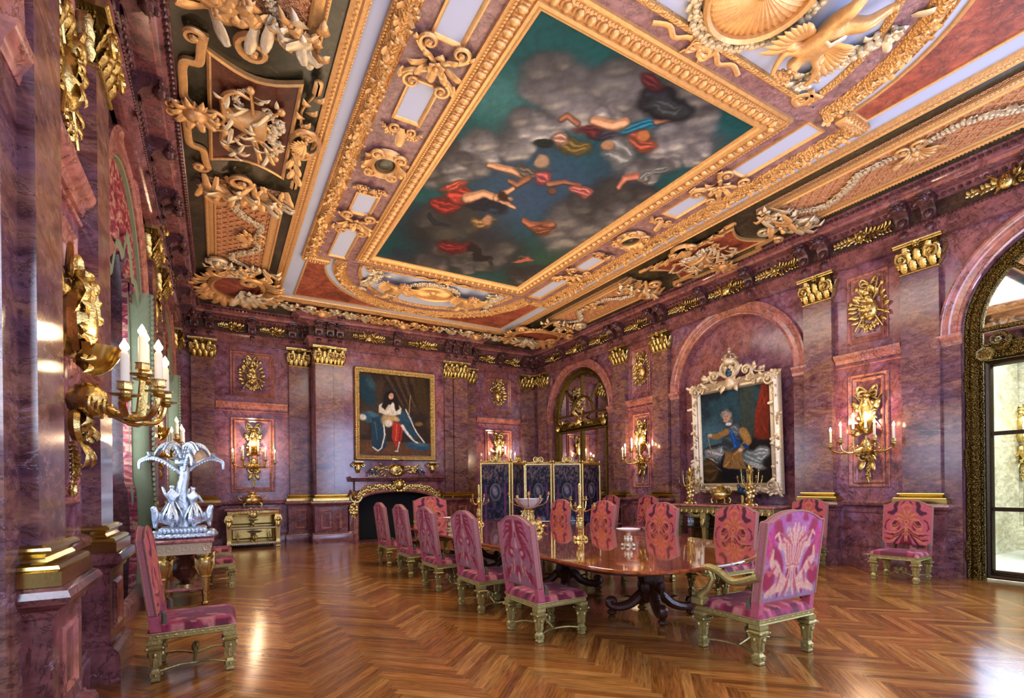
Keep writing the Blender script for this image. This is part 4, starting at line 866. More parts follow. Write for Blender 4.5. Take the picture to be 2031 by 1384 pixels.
# lunettes at both ends: roundel with wreath, two cherubs, flower garlands, ribbon bow
for far in (False, True):
    fy = 1 if far else -1; wh = 'far' if far else 'near'; yc = 11.55 if far else 2.95
    side = 'CF' if False else 'C'
    m = FR(4.56, yc, ZC-.01, 'C') if not far else FR(4.56, yc, ZC-.01, 'C')@RZ(pi)
    t = thing('ceiling_roundel', 'gilt %s with laurel wreath on the %s ceiling lunette' % ('round pleated disc' if not far else 'oval medallion', wh), 'ceiling ornament', m)
    rx, ry = (.5, .5) if not far else (.5, .36)
    mb = MB(); n = 44; R = []
    for i in range(n*2): a = pi*i/n; h = .03 if i % 2 else .0; R.append([(k*rx*cos(a), k*ry*sin(a), .04+.09*(k*(1-k))*2+h*(k if k < .95 else .3)) for k in (.12, .3, .5, .7, .9, 1)])
    grid(mb, R, closeu=True); blob(mb, 0, 0, .05, .1, .1, .07); mb.build('pleated_disc', 'gilt_ceiling', t)
    mb = MB(); E_ = lambda q: [(q*rx*cos(a), q*ry*sin(a)) for a in np.linspace(0, 2*pi, 41)[:-1]]
    sweep(mb, [(.02, 0), (.02, .1), (-.01, .13), (-.04, .1), (-.05, 0)], E_(1), closed=True); mb.build('rim', 'gilt_ceiling', t)
    mb = MB(); garland(mb, E_(1.24)+[E_(1.24)[0]], .085, .0, random.Random(6), 1, True, 2, False); mb.build('laurel_wreath', 'gilt_pale', t)
    def LM(x, y, rot=0, sx=1):
        yy = y if not far else 14.5-y
        mm = FR(x, yy, ZC-.01, 'C')@(RZ(pi) if far else Matrix.Identity(4)); return mm@RZ(rot)
    for s in (-1, 1):
        q = s if not far else s
        nm = ('right' if s > 0 else 'left')
        mch = FR(4.56+s*.92, 2.78 if not far else 14.5-2.78, ZC-.02, 'C')@(RZ(pi) if far else Matrix.Identity(4))@RZ(((.1 if s > 0 else -.1))*(1))
        if not (far is False and s < 0):
            t = thing('cherub', 'gilded winged cherub relief %s of the medallion at the %s end of the ceiling' % (nm, wh), 'cherub', mch); cherub(t, s=1.05)
        G = [(4.56+s*1.62, 2.55), (4.56+s*1.5, 3.0), (4.56+s*1.42, 3.42)] if not far else [(4.56+s*1.62, 11.95), (4.56+s*1.5, 11.5), (4.56+s*1.42, 11.08)]
        mb = MB(); garland(mb, [(a, -b) for a, b in G], .13, 0, random.Random(11), 1.1); rd = random.Random(8)
        for i in range(14): p = G[rd.randrange(3)]; leaf(mb, p[0]+s*rd.uniform(-.05, .1), -p[1]+rd.uniform(-.15, .15), rd.uniform(0, 6.28), rd.uniform(.16, .28), .1, .3, .3, .03)
        for p in G: rosette(mb, p[0], -p[1], .09, 7, .08, .5)
        o = mb.build('flower_garland', 'gilt_pale'); o.matrix_world = FRC; tag(o, 'heavy gilded flower garland %s of the cherub at the %s end of the ceiling' % (nm, wh), 'ceiling ornament')
        mb = MB(); Q = [(1.9, 3.45), (1.7, 3.5), (1.62, 3.62), (1.78, 3.66), (1.8, 3.52), (1.66, 3.44)] if not far else [(1.5, 11.0), (1.6, 10.98), (1.7, 11.05), (1.64, 11.1)]
        tube(mb, [(4.56+s*a, -b, .05) for a, b in catmull(Q, 4)], .035, 6, flat=.4); o = mb.build('ribbon', 'gilt_ceiling'); o.matrix_world = FRC; tag(o, 'curling gilt ribbon end in the %s corner of the %s ceiling lunette' % (nm, wh), 'ribbon')
    mb = MB(); bow(mb, 0, 0, .3); 
    for s in (-1, 1): tube(mb, [(x, y, .04) for x, y in catmull([(0, 0), (s*.2, .05), (s*.35, -.03), (s*.5, .04), (s*.68, -.02)], 4)], .03, 6, flat=.4)
    o = mb.build('ribbon_bow', 'gilt_ceiling'); o.matrix_world = FR(4.56, 3.7, ZC-.02, 'C') if not far else FR(4.56, 10.85, ZC-.02, 'C'); tag(o, 'gilt ribbon bow between painting frame and medallion at the %s end of the ceiling' % wh, 'ribbon')

# --- cove panels: lattice with festoons and a shell, centre trophy panel, corner cartouches
def lattice_panel(L, lab, m, near=False):
    t = thing('lattice_panel', lab, 'ceiling panel', m); hw = .57; a, b = -L/2, L/2
    mb = MB(); box(mb, a, b, -hw, hw, -.02, .03); mb.build('ground', 'gilt_peach', t, smooth=0)
    mb = MB(); n = int(L/.105); s = L/n; hh = hw-.17; sl = .19
    for i in range(-8, n+8):
        for sg in (-1, 1):
            x0, x1 = a+i*sl, a+i*sl+sg*2*hh*1.0; y0, y1 = -hh, hh
            if x0 > b or x0 < a-1 or x0 > b+1: pass
            lo, hi = 0, 1
            def clip(lo, hi):
                dx = x1-x0
                for lim, side in ((a+.05, 1), (b-.05, -1)):
                    tt = (lim-x0)/dx if dx else 0
                    if (dx > 0) == (side > 0): lo = max(lo, tt)
                    else: hi = min(hi, tt)
                return lo, hi
            lo, hi = clip(lo, hi)
            if hi-lo < .04: continue
            p, q = (x0+(x1-x0)*lo, y0+(y1-y0)*lo), (x0+(x1-x0)*hi, y0+(y1-y0)*hi); d = Vector((q[0]-p[0], q[1]-p[1])).normalized()*.013; nx, ny = -d.y, d.x
            mb.add([(p[0]-nx, p[1]-ny, .03), (p[0]-nx, p[1]-ny, .052), (p[0]+nx, p[1]+ny, .052), (p[0]+nx, p[1]+ny, .03), (q[0]-nx, q[1]-ny, .03), (q[0]-nx, q[1]-ny, .052), (q[0]+nx, q[1]+ny, .052), (q[0]+nx, q[1]+ny, .03)], [(0, 1, 5, 4), (1, 2, 6, 5), (2, 3, 7, 6)])
    k = 2*hh*.62
    nr = 5
    for j in range(nr+1):
        y = -hh+2*hh*(j+.0)/nr
        for i in range(int(L/sl)):
            x = a+.1+i*sl
            if x < b-.08: blob(mb, x, y*.93, .035, .028, .02, .02, 5, 3)
    mb.build('lattice', 'gilt_peach', t, smooth=0)
    for s in (-1, 1):
        mb = MB(); P = [(a, s*(hw-.0)), (b, s*(hw-.0))]
        if s > 0: P = P[::-1]
        sweep(mb, [(0, .02), (0, .06), (.03, .07), (.05, .05), (.07, .055), (.12, .05), (.14, .07), (.165, .06), (.17, .03)], P); beads(mb, [(a, s*(hw-.02)), (b, s*(hw-.02))], .014, .045, .07, False, 1, 5, 3); mb.build('border', 'gilt_ceiling', t)
    rd = random.Random(int(L*10)); fest = []
    for s in (-1, 1):
        mb = MB(); garland(mb, [(0, .2), (s*L*.14, .28), (s*L*.24, .0), (s*L*.33, -.16), (s*L*.42, .1), (s*L*.47, .22)], .085, .05, rd, 1.0); mb.build('festoon', 'gilt_pale', t)
    mb = MB()
    for i in range(9): leaf(mb, 0, .14, -pi/2+(i-4)*.36, .27, .1, .35, .15, .05, 5, 6)
    blob(mb, 0, .13, .1, .06, .07, .06)
    for s in (-1, 1): scroll(mb, s*.08, .2, 0 if s > 0 else pi, .2, 1.3, s, .03, .05); leaf(mb, s*.1, .1, -.3 if s > 0 else pi+.3, .3, .12, .4, .4, .05)
    mb.build('shell', 'gilt_ceiling', t)
    for s in (-1, 1):   # heavy acanthus scroll closing each end
        mb = MB(); e = s*(L/2)
        scroll(mb, e-s*.1, -.42, pi/2, .42, 1.4, s, .06, .05); scroll(mb, e, .3, -pi/2, .3, 1.4, -s, .05, .05)
        for i in range(34): leaf(mb, e-s*rd.uniform(-.14, .22), -.56+i*.034, (pi if s > 0 else 0)+rd.uniform(-1.3, 1.3), rd.uniform(.2, .46), rd.uniform(.09, .15), .4, .4, .04, 5, 7)
        scroll(mb, e+s*.05, -.05, -pi/2, .34, 1.5, s, .045, .05)
        for i in range(6): leaf(mb, e-s*.05, -.5+rd.uniform(0, .2), (pi if s > 0 else 0)-rd.uniform(-.5, 1.5)*s, .4, .14, .3, .4, .06, 4, 6)
        mb.build('acanthus_scroll', 'gilt_ceiling' if s < 0 else 'gilt_pale', t)
        mb = MB()
        for i in range(14): leaf(mb, e-s*rd.uniform(.0, .3), rd.uniform(-.45, .5), rd.uniform(0, 6.28), rd.uniform(.2, .4), .12, .45, .4, .1, 5, 7)
        mb.build('leaf_spray', 'gilt_pale' if s < 0 else 'gilt_ceiling', t)
    return t
cxl, cxr = .415, 2*CX-.385
lp = lattice_panel(3.3, 'gilt lattice panel with festoons on the left cove beyond the dark trophy panel', FR(cxl, 10.45, 6.235, 'CL'))
ln = lattice_panel(4.3, 'gilt lattice panel with festoons at the top left of the photo', FR(cxl, 3.55, 6.235, 'CL')@SC(-1, 1, 1))
dup(lp, FR(cxr, 10.3, 6.235, 'CR')@SC(-1, 1, 1), 'gilt lattice panel with festoons on the right cove, far half')
dup(ln, FR(cxr, 3.3, 6.235, 'CR')@SC(-1, 1, 1), 'gilt lattice panel with festoons on the right cove, near half')
def trophy_panel(lab, m, mat):
    t = thing('trophy_panel', lab, 'ceiling panel', m)
    P = [(-1.0, -.44), (1.0, -.44), (.85, 0), (.96, .42), (-.96, .42), (-.85, 0)]
    P = [tuple(p) for p in ([(-.97, -.44), (.97, -.44)]+[(.97-.17*sin(pi*i/8), -.44+.88*i/8) for i in range(1, 8)]+[(.97, .44), (-.97, .44)]+[(-.97+.17*sin(pi*i/8), .44-.88*i/8) for i in range(1, 8)])]
    mb = MB(); n = len(P); c = [(0, 0, .035)]+[(x, y, .035) for x, y in P]; mb.add(c, [(0, 1+i, 1+(i+1) % n) for i in range(n)]); mb.build('marble_field', mat, t, smooth=0)
    mb = MB(); sweep(mb, [(-.045, .0), (-.045, .05), (-.02, .065), (0, .05), (0, .0)], P, closed=True); mb.build('border', 'gilt_ceiling', t)
    mb = MB(); rd = random.Random(12)
    lathe(mb, [(.04, -.3), (.12, -.28), (.17, -.1), (.2, .08), (.22, .14), (.2, .16)], 0, 0, 0, 12); mb2 = MB(); mb2.M = np4(Matrix(((1, 0, 0, -.08), (0, 0, 1, -.0), (0, -.6, 0, .04), (0, 0, 0, 1))))
    lathe(mb2, [(.04, -.32), (.12, -.3), (.2, -.1), (.25, .08), (.27, .14), (.24, .16)], 0, 0, 0, 12); mb2.M = None; mb = mb2
    for i in range(10): a = rd.uniform(0, 6.28); leaf(mb, rd.uniform(-.3, .4), rd.uniform(-.1, .2), a, .3, .08, .3, .3, .06, 4, 5)
    for q in ((-.5, .3, .45, -.3), (.5, .32, -.4, -.34), (-.7, -.05, .65, .12)): tube(mb, [(q[0], q[1], .08), (q[2], q[3], .12)], .02, 6); blob(mb, q[0], q[1], .09, .07, .05, .03)
    for s in (-1, 1): stem(mb, [(s*.2, -.3), (s*.45, -.32), (s*.6, -.2), (s*.55, -.05)], [.05, .015], .04); blob(mb, s*.2, -.3, .08, .1, .06, .06)
    mb.build('trophy', 'gilt_ceiling', t)
    mb = MB(); garland(mb, [(-.45, .12), (-.25, .3), (0, .2), (.2, .32), (.5, .25)], .1, .05, rd); garland(mb, [(-.3, -.1), (-.5, -.2), (-.65, -.1)], .05, .05, rd)
    for i in range(26): leaf(mb, rd.uniform(-.62, .62), rd.uniform(-.3, .3), rd.uniform(0, 6.28), rd.uniform(.16, .34), .07, .4, .3, .08, 5, 6)
    mb.build('foliage', 'gilt_pale', t)
    mb = MB(); St = catmull([(-1.25, -.5), (-1.05, -.53), (-.82, -.56), (-.75, -.7), (-.4, -.72), (-.15, -.72), (0, -.62), (.15, -.72), (.4, -.72), (.75, -.7), (.82, -.56), (1.05, -.53), (1.25, -.5)], 5)
    sweep(mb, [(-.045, .03), (-.045, .07), (0, .085), (.045, .07), (.045, .03)], St); scroll(mb, -1.2, -.5, pi, .2, 1.2, 1, .035, .04); scroll(mb, 1.2, -.5, 0, .2, 1.2, -1, .035, .04); mb.build('strapwork', 'gilt_ceiling', t)
    mb = MB(); blob(mb, 0, -.62, .12, .12, .14, .09, 9, 6); blob(mb, 0, -.6, .2, .03)
    for i in range(20): leaf(mb, 0, -.62, i*pi/10, .26+.08*(i % 2), .11, .4, .4, .05, 4, 6)
    for s in (-1, 1): scroll(mb, s*.06, -.5, 0 if s > 0 else pi, .22, 1.3, s, .03, .08); scroll(mb, s*.06, -.76, 0 if s > 0 else pi, .18, 1.3, -s, .025, .08)
    mb.build('lion_mask', 'gilt_ceiling', t)
    mb = MB(); sh = .64
    for i in range(11): leaf(mb, 0, sh, -pi/2+pi+(i-5)*.3+pi, .2, .07, .4, .1, .08, 5, 5)
    R = [(.19*cos(a), sh+.15*sin(a)) for a in np.linspace(0, 2*pi, 25)[:-1]]; sweep(mb, [(0, .04), (0, .09), (-.03, .11), (-.06, .06), (-.06, .04)], R, closed=True)
    for s in (-1, 1):
        scroll(mb, s*.2, sh-.12, 0 if s > 0 else pi, .22, 1.4, s, .035, .05); scroll(mb, s*.2, sh+.1, 0 if s > 0 else pi, .2, 1.4, -s, .03, .05)
        for i in range(5): leaf(mb, s*(.3+.13*i), sh-.1+.02*i, (0 if s > 0 else pi)+s*((-1)**i)*.5, .24, .1, .4, .4, .04, 3, 5)
        stem(mb, [(s*.3, sh-.08), (s*.6, sh-.12), (s*.95, sh-.02)], [.02, .012], .04); box(mb, *(sorted((s*.95, s*1.2))), sh-.06, sh+.04, .02, .1, .03)
    mb.build('shell_cartouche', 'gilt_ceiling', t); return t
tp = trophy_panel('dark marble panel with gilt trophy of basket and foliage on the left cove', FR(cxl, 7.26, 6.225, 'CL'), 'marble_brown')
tq = trophy_panel('orange-red marble panel with gilt trophy on the right cove', FR(cxr, 7.0, 6.225, 'CR'), 'marble_red')
def corner_cartouche(lab, m):
    t = thing('corner_cartouche', lab, 'ceiling ornament', m); rd = random.Random(3)
    mb = MB(); n = 28; c = [(0, 0, .06)]+[(.55*cos(2*pi*i/n), .36*sin(2*pi*i/n), .03) for i in range(n)]; mb.add(c, [(0, 1+i, 1+(i+1) % n) for i in range(n)]); mb.build('marble_oval', 'marble_red', t)
    mb = MB(); sweep(mb, [(.02, .0), (.02, .07), (-.02, .1), (-.06, .05), (-.06, 0)], [(.55*cos(2*pi*i/n), .36*sin(2*pi*i/n)) for i in range(n)], closed=True)
    for i in range(80): a = 2*pi*i/80+rd.uniform(-.05, .05); leaf(mb, .6*cos(a), .42*sin(a), a+rd.uniform(-.8, .8), rd.uniform(.2, .4), .13, .4, .4, .02, 4, 5)
    for a in (.6, 2.5, 3.8, 5.6): scroll(mb, .62*cos(a), .45*sin(a), a+1.2, .32, 1.4, 1 if a < 3 else -1, .045, .03)
    mb.build('acanthus_frame', 'gilt_ceiling', t)
    mb = MB(); blob(mb, .2, .2, .14, .12, .1, .1)
    for i in range(18): leaf(mb, .15+rd.uniform(-.12, .12), .15+rd.uniform(-.08, .08), rd.uniform(-.5, 3.6), rd.uniform(.25, .5), .13, .4, .4, .08, 4, 6)
    mb.build('foliage_crest', 'gilt_pale', t); return t
cc = corner_cartouche('gilt corner cartouche with red oval in the far left corner of the ceiling', FR(.42, 13.3, 6.235, 'CL')@RZ(-.1)@SC(1.35, 1.4, 1.1))
dup(cc, FR(cxr, 13.3, 6.235, 'CF')@RZ(.1)@SC(1.35, 1.4, 1.1), 'gilt corner cartouche with red oval in the far right corner of the ceiling')
mb = MB(); mb.add([(.15, -14.2, .035), (8.95, -14.2, .035), (8.95, -13.76, .03), (.15, -13.76, .03)], [(3, 2, 1, 0)]); mb.build('cove_field', 'marble_red', ceil, smooth=0)
mb = MB(); sweep(mb, [(0, .02), (0, .06), (.03, .07), (.05, .04), (.05, .02)], rect(.15, 8.95, -14.2, -13.76), closed=True); mb.build('cove_border', 'gilt_ceiling', ceil)
def far_crest(lab, m, L, pale):
    t = thing('acanthus_crest', lab, 'ceiling ornament', m); rd = random.Random(int(L*7)); mb = MB()
    for i in range(int(L*34)): leaf(mb, rd.uniform(-L/2, L/2), rd.uniform(-.14, .14), rd.uniform(0, 6.28), rd.uniform(.16, .34), .12, .4, .4, .02, 4, 5)
    for s in (-1, 1): scroll(mb, s*L*.3, 0, 0 if s > 0 else pi, .26, 1.4, s, .04, .03); scroll(mb, s*L*.12, 0, 0 if s > 0 else pi, .26, 1.4, -s, .04, .03)
    mb.build('foliage', 'gilt_pale' if pale else 'gilt_ceiling', t); mb = MB(); blob(mb, 0, 0, .12, .13, .1, .12, 9, 6)
    for i in range(10): leaf(mb, 0, 0, 2*pi*i/10, .26, .14, .4, .3, .05)
    mb.build('mask', 'gilt_ceiling', t); return t
far_crest('large gilt acanthus crest over the middle of the far cornice', FR(4.6, 13.98, 6.225, 'CF'), 2.2, False)
far_crest('pale gilt foliage spray on the ceiling edge left above the chimney breast', FR(2.4, 13.95, 6.225, 'CF'), 2.4, True)
far_crest('pale gilt foliage spray on the ceiling edge right above the chimney breast', FR(6.9, 13.95, 6.225, 'CF'), 2.4, True)
# ------------------------------------------------------------------ doors and windows
def arch_poly(c, r, zb, n=30): return [(c-r, zb)]+[(c-r*cos(pi*i/n), SPR+r*sin(pi*i/n)) for i in range(n+1)]+[(c+r, zb)]
def arched_door(name, frm, c, glazed, lab=None):
    """bronze arched frame with fanlight, transom and two leaves; glazed or mirrored"""
    root = bpy.data.objects.new(name, None); C.objects.link(root); root.matrix_world = frm; root['kind'] = 'structure'
    r = RO-.01; w = -.16
    mb = MB(); fp = [(0, w), (0, w+.1), (.02, w+.12), (.05, w+.09), (.09, w+.12), (.13, w+.1), (.16, w+.06), (.18, w+.08), (.2, w+.05), (.21, w)]
    P = arch_poly(c, r, 0); sweep(mb, [(-n, q) for n, q in fp], P); mb.build('bronze_frame', 'bronze', root)
    mb = MB()
    for i, (a, b) in enumerate(zip(P[:-1], P[1:])):
        L = math.hypot(b[0]-a[0], b[1]-a[1]); k = max(1, int(L/.085)); nx, ny = -(b[1]-a[1])/L, (b[0]-a[0])/L
        for j in range(k): t_ = (j+.5)/k; x, y = a[0]+(b[0]-a[0])*t_-nx*.105, a[1]+(b[1]-a[1])*t_-ny*.105; leaf(mb, x, y, math.atan2(b[1]-a[1], b[0]-a[0]), .1, .07, .5, .3, w+.1, 2, 3)
    mb.build('leaf_moulding', 'bronze', root)
    ri = r-.21; TZ = 3.42
    mb = MB(); sweep(mb, [(-.09, w), (-.09, w+.06), (-.06, w+.1), (0, w+.09), (.05, w+.12), (.09, w+.1), (.14, w+.14), (.17, w)], [(c-ri, TZ), (c+ri, TZ)])
    for x in np.arange(c-ri+.06, c+ri, .1): leaf(mb, x, TZ+.02, 0, .11, .09, .4, .3, w+.09, 2, 3)
    mb.build('transom', 'bronze', root)
    bar = [(-.035, w+.01), (-.035, w+.05), (-.02, w+.07), (.02, w+.07), (.035, w+.05), (.035, w+.01)]
    mb = MB(); sweep(mb, bar, [(c+.55*cos(a), SPR+.0+.55*sin(a)) for a in np.linspace(0, pi, 17)]); sweep(mb, bar, [(c-ri, SPR), (c+ri, SPR)])
    for a in (pi/4, pi/2, 3*pi/4): sweep(mb, bar, [(c+.55*cos(a), SPR+.55*sin(a)), (c+ri*cos(a), SPR+ri*sin(a))])
    mb.build('fanlight_bars', 'bronze', root)
    g = MB(); n = 24; g.add([(c, SPR, w+.02)]+[(c+ri*cos(pi*i/n), SPR+ri*sin(pi*i/n), w+.02) for i in range(n+1)], [(0, 1+i, 2+i) for i in range(n)])
    g.add([(c-ri, TZ, w+.02), (c+ri, TZ, w+.02), (c+ri, SPR, w+.02), (c-ri, SPR, w+.02)], [(0, 1, 2, 3)]); g.build('fanlight_panes', 'mirror', root, smooth=0)
    for s in (-1, 1):
        a, b = sorted((c+s*.015, c+s*(ri-.01))); lf = MB()
        sweep(lf, [(0, w), (0, w+.06), (.02, w+.08), (.05, w+.06), (.07, w+.07), (.09, w+.03), (.09, w)], rect(a, b, .03, TZ-.1), closed=True)
        lo = lf.build('door_leaf', 'bronze_dark' if glazed else 'bronze', root)
        m2 = MB(); box(m2, a+.05, b-.05, .03, .16, w, w+.05, .01)
        if glazed:
            for z in (1.08, 2.22): sweep(m2, [(-.03, w), (-.03, w+.05), (.03, w+.05), (.03, w)], [(a+.06, z), (b-.06, z)])
        m2.build('rail', 'bronze_dark' if glazed else 'bronze', lo)
        m2 = MB(); m2.add([(a+.06, .14, w+.025), (b-.06, .14, w+.025), (b-.06, TZ-.16, w+.025), (a+.06, TZ-.16, w+.025)], [(0, 1, 2, 3)]); m2.build('pane', 'glass' if glazed else 'mirror', lo, smooth=0)
        for z in (.42, 1.85, 3.05) if glazed else ():
            m2 = MB(); e = c+s*(r-.02); tube(m2, [(e, z-.16, w+.13), (e, z-.14, w+.13), (e, z+.14, w+.13), (e, z+.16, w+.13)], [.012, .022, .022, .012], 8); m2.build('hinge', 'bronze', root)
    m2 = MB(); rosette(m2, c, TZ+.1, .22, 8, w+.12, .5); blob(m2, c, TZ+.1, w+.22, .13, .16, .08, 10, 6)
    for s in (-1, 1):
        garland(m2, [(c+s*.12, TZ+.12), (c+s*.35, TZ+.1), (c+s*.6, TZ+.02)], .07, w+.1); leaf(m2, c+s*.1, TZ+.25, pi/2-s*.5, .4, .14, .4, .3, w+.1, 5, 6); scroll(m2, c+s*(ri-.2), TZ+.05, 0, .26, 1.3, 1, .04, w+.1); blob(m2, c+s*(ri-.05), TZ, w+.15, .13, .13, .06)
    m2.build('cartouche', 'gilt' if not glazed else 'bronze', root)
    return root
arched_door('door_1', FRR, -DOORS[0], True); arched_door('door_2', FRR, -DOORS[1], False)
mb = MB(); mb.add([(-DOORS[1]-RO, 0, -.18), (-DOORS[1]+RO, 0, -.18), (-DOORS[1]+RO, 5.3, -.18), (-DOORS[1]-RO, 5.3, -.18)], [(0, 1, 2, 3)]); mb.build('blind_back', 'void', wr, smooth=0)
# marble hall beyond the glazed door
mb = MB(); x0, x1, y0, y1, h = XR+.26, 15.2, -3.5, 5.6, 4.7
mb.add([(x0, y0, 0), (x1, y0, 0), (x1, y1, 0), (x0, y1, 0)], [(0, 1, 2, 3)]); o = mb.build('floor_hall', 'marble_hall', kind='structure'); o.data.materials[0] = plain('pale_grey_hall_floor', rgb(214, 222, 220), .12)
mb = MB(); 
for a, b in (((x1, y0), (x1, y1)), ((x0, y1), (x1, y1)), ((x0, y0), (x1, y0))): mb.add([(a[0], a[1], 0), (b[0], b[1], 0), (b[0], b[1], h), (a[0], a[1], h)], [(0, 1, 2, 3)])
box(mb, 13.2, 15.1, 4.0, 4.35, 0, h); box(mb, x1-.12, x1, y0, y1, 0, .5); box(mb, x1-.18, x1, y0, y1, 4.2, h)
mb.build('wall_hall', 'marble_hall', smooth=0, kind='structure')
mb = MB(); mb.add([(x0, y0, h), (x1, y0, h), (x1, y1, h), (x0, y1, h)], [(3, 2, 1, 0)]); 
for i in range(8): box(mb, 12.4+.09*i, 12.45+.09*i, 2.4, 2.9, h-.02, h-.005)
mb.build('ceiling_hall', 'white_hall', smooth=0, kind='structure')
# windows on the left wall: reveal, painted frame with bars, silk curtains and swagged valance
def window(k, c):
    root = bpy.data.objects.new('window_%d' % k, None); C.objects.link(root); root.matrix_world = FRL; root['kind'] = 'structure'
    mb = MB(); w = -.42; P = arch_poly(c, RO-.01, 0.0); sweep(mb, [(0, w), (0, w+.06), (-.06, w+.07), (-.09, w)], P); bar = [(-.03, w), (-.03, w+.05), (.03, w+.05), (.03, w)]
    for z in (.5, 1.6, 2.7, SPR): sweep(mb, bar, [(c-RO+.05, z), (c+RO-.05, z)])
    for x in (c-.48, c, c+.48): sweep(mb, bar, [(x, 0), (x, 5.1)])
    mb.build('window_frame', 'white_hall', root, smooth=0)
    mb = MB(); mb.add([(p[0], p[1], w-.0) for p in P], [tuple(range(len(P)))]); mb.build('window_pane', 'glass', root, smooth=0)
for k, c in ((1, DOORS[0]), (2, NICHE), (3, DOORS[1])): window(k, c)
def curtain(c, labs):
    for s, lab in zip((-1, 1), labs):
        t = thing('curtain', lab, 'curtain', FR(XL, c+s*.0, 0, 'L'), 'arched window curtains')
        def outline(z, inner=False):
            a = RO*.98 if z < SPR else sqrt(max(.02, RO**2-(z-SPR)**2))*.98
            wd = .52 if z > 1.9 else .52-.16*sin(pi*min(1, max(0, (z-.0)/1.9)))**2*1.6+.0
            if s < 0: wd *= .35
            return a, a-wd
        R = []; R2 = []
        for z in np.linspace(.1, 5.0, 46):
            a, b = outline(z); row = []
            for i in range(25): f = i/24; x = a+(max(b, .03)-a)*f; row.append((s*x, z, -.10+.05*sin(f*26+z*.35)+(.03 if z < 1.6 else 0)))
            R.append(row); e = max(b, .03)
            if z > 4.15: continue
            pj = (.16+.03*sin(z*2.1))*min(1, (a-b)/.4)*(1 if s > 0 else .3); R2.append([(s*(e+.02), z, -.08), (s*(e-.0), z, .02), (s*(e-.015), z, pj*.6), (s*(e-.0), z, pj), (s*(e+.03), z, pj+.01)])
        mb = MB(); grid(mb, R); mb.build('drape', 'curtain', t, smooth=80); mb = MB(); grid(mb, R2); mb.build('silk_border', 'green_cloth' if s > 0 else 'curtain', t, smooth=80)
        mb = MB()
        for i in range(60 if s > 0 else 0): z = .1+4.0*i/59; e = max(outline(z)[1], .03); blob(mb, s*(e-.01), z, .19, .02, .035, .022, 5, 3)
        if s > 0: mb.build('fringe', 'green_cloth', t)
        if s < 0: continue
        mb = MB(); tube(mb, [(s*(RO-.05), 1.75, -.02), (s*1.25, 1.66, .12), (s*1.05, 1.66, .2), (s*.98, 1.68, .12)], .02, 8); tube(mb, [(s*1.15, 1.64, .17), (s*1.15, 1.3, .18), (s*1.15, 1.22, .18), (s*1.15, 1.08, .18)], [.012, .012, .03, .035], 8); mb.build('tieback', 'green_cloth', t)
    t = thing('valance', labs[2], 'valance', FR(XL, c, 0, 'L')); R = []; E2 = []
    for i in range(61):
        x = -RO*.98+2*RO*.98*i/60; top = SPR+sqrt(max(0, (RO*.98)**2-x*x)); k = abs(((x/RO+1)*2.0) % 1-.5)*2
        bot = min(top-.01, 3.55+.75*(1-abs(x)/RO)**.7+.22*abs(cos(2*pi*x/RO))-.2*abs(x)/RO); R.append([(x, top+(bot-top)*j/10, -.02+.035*sin(i*1.15)*(j/10)) for j in range(11)]); E2.append([(x, bot+.035, .04), (x, bot+.015, .055), (x, bot-.02, .05), (x, bot-.05, .03)])
    mb = MB(); grid(mb, R); mb.build('drape', 'curtain', t, smooth=80); mb = MB(); grid(mb, E2); mb.build('fringe', 'green_cloth', t, smooth=80)
    mb = MB(); sweep(mb, [(-.0, -.03), (-.0, .02), (-.015, .03), (-.03, .02), (-.035, -.03)], [(RO*1.0*cos(a), SPR+RO*1.0*sin(a)) for a in np.linspace(0, pi, 31)][::-1]); mb.build('arched_pelmet', 'green_cloth', t)
curtain(NICHE, ['crimson curtain panel with celadon edge on the near side of the arched window', 'crimson curtain panel with celadon edge on the far side of the arched window', 'crimson swagged valance with celadon fringe in the arched window head'])
curtain(DOORS[1], ['crimson curtain panel on the near side of the farthest left window', 'crimson curtain panel on the far side of the farthest left window', 'crimson valance in the head of the farthest left window'])

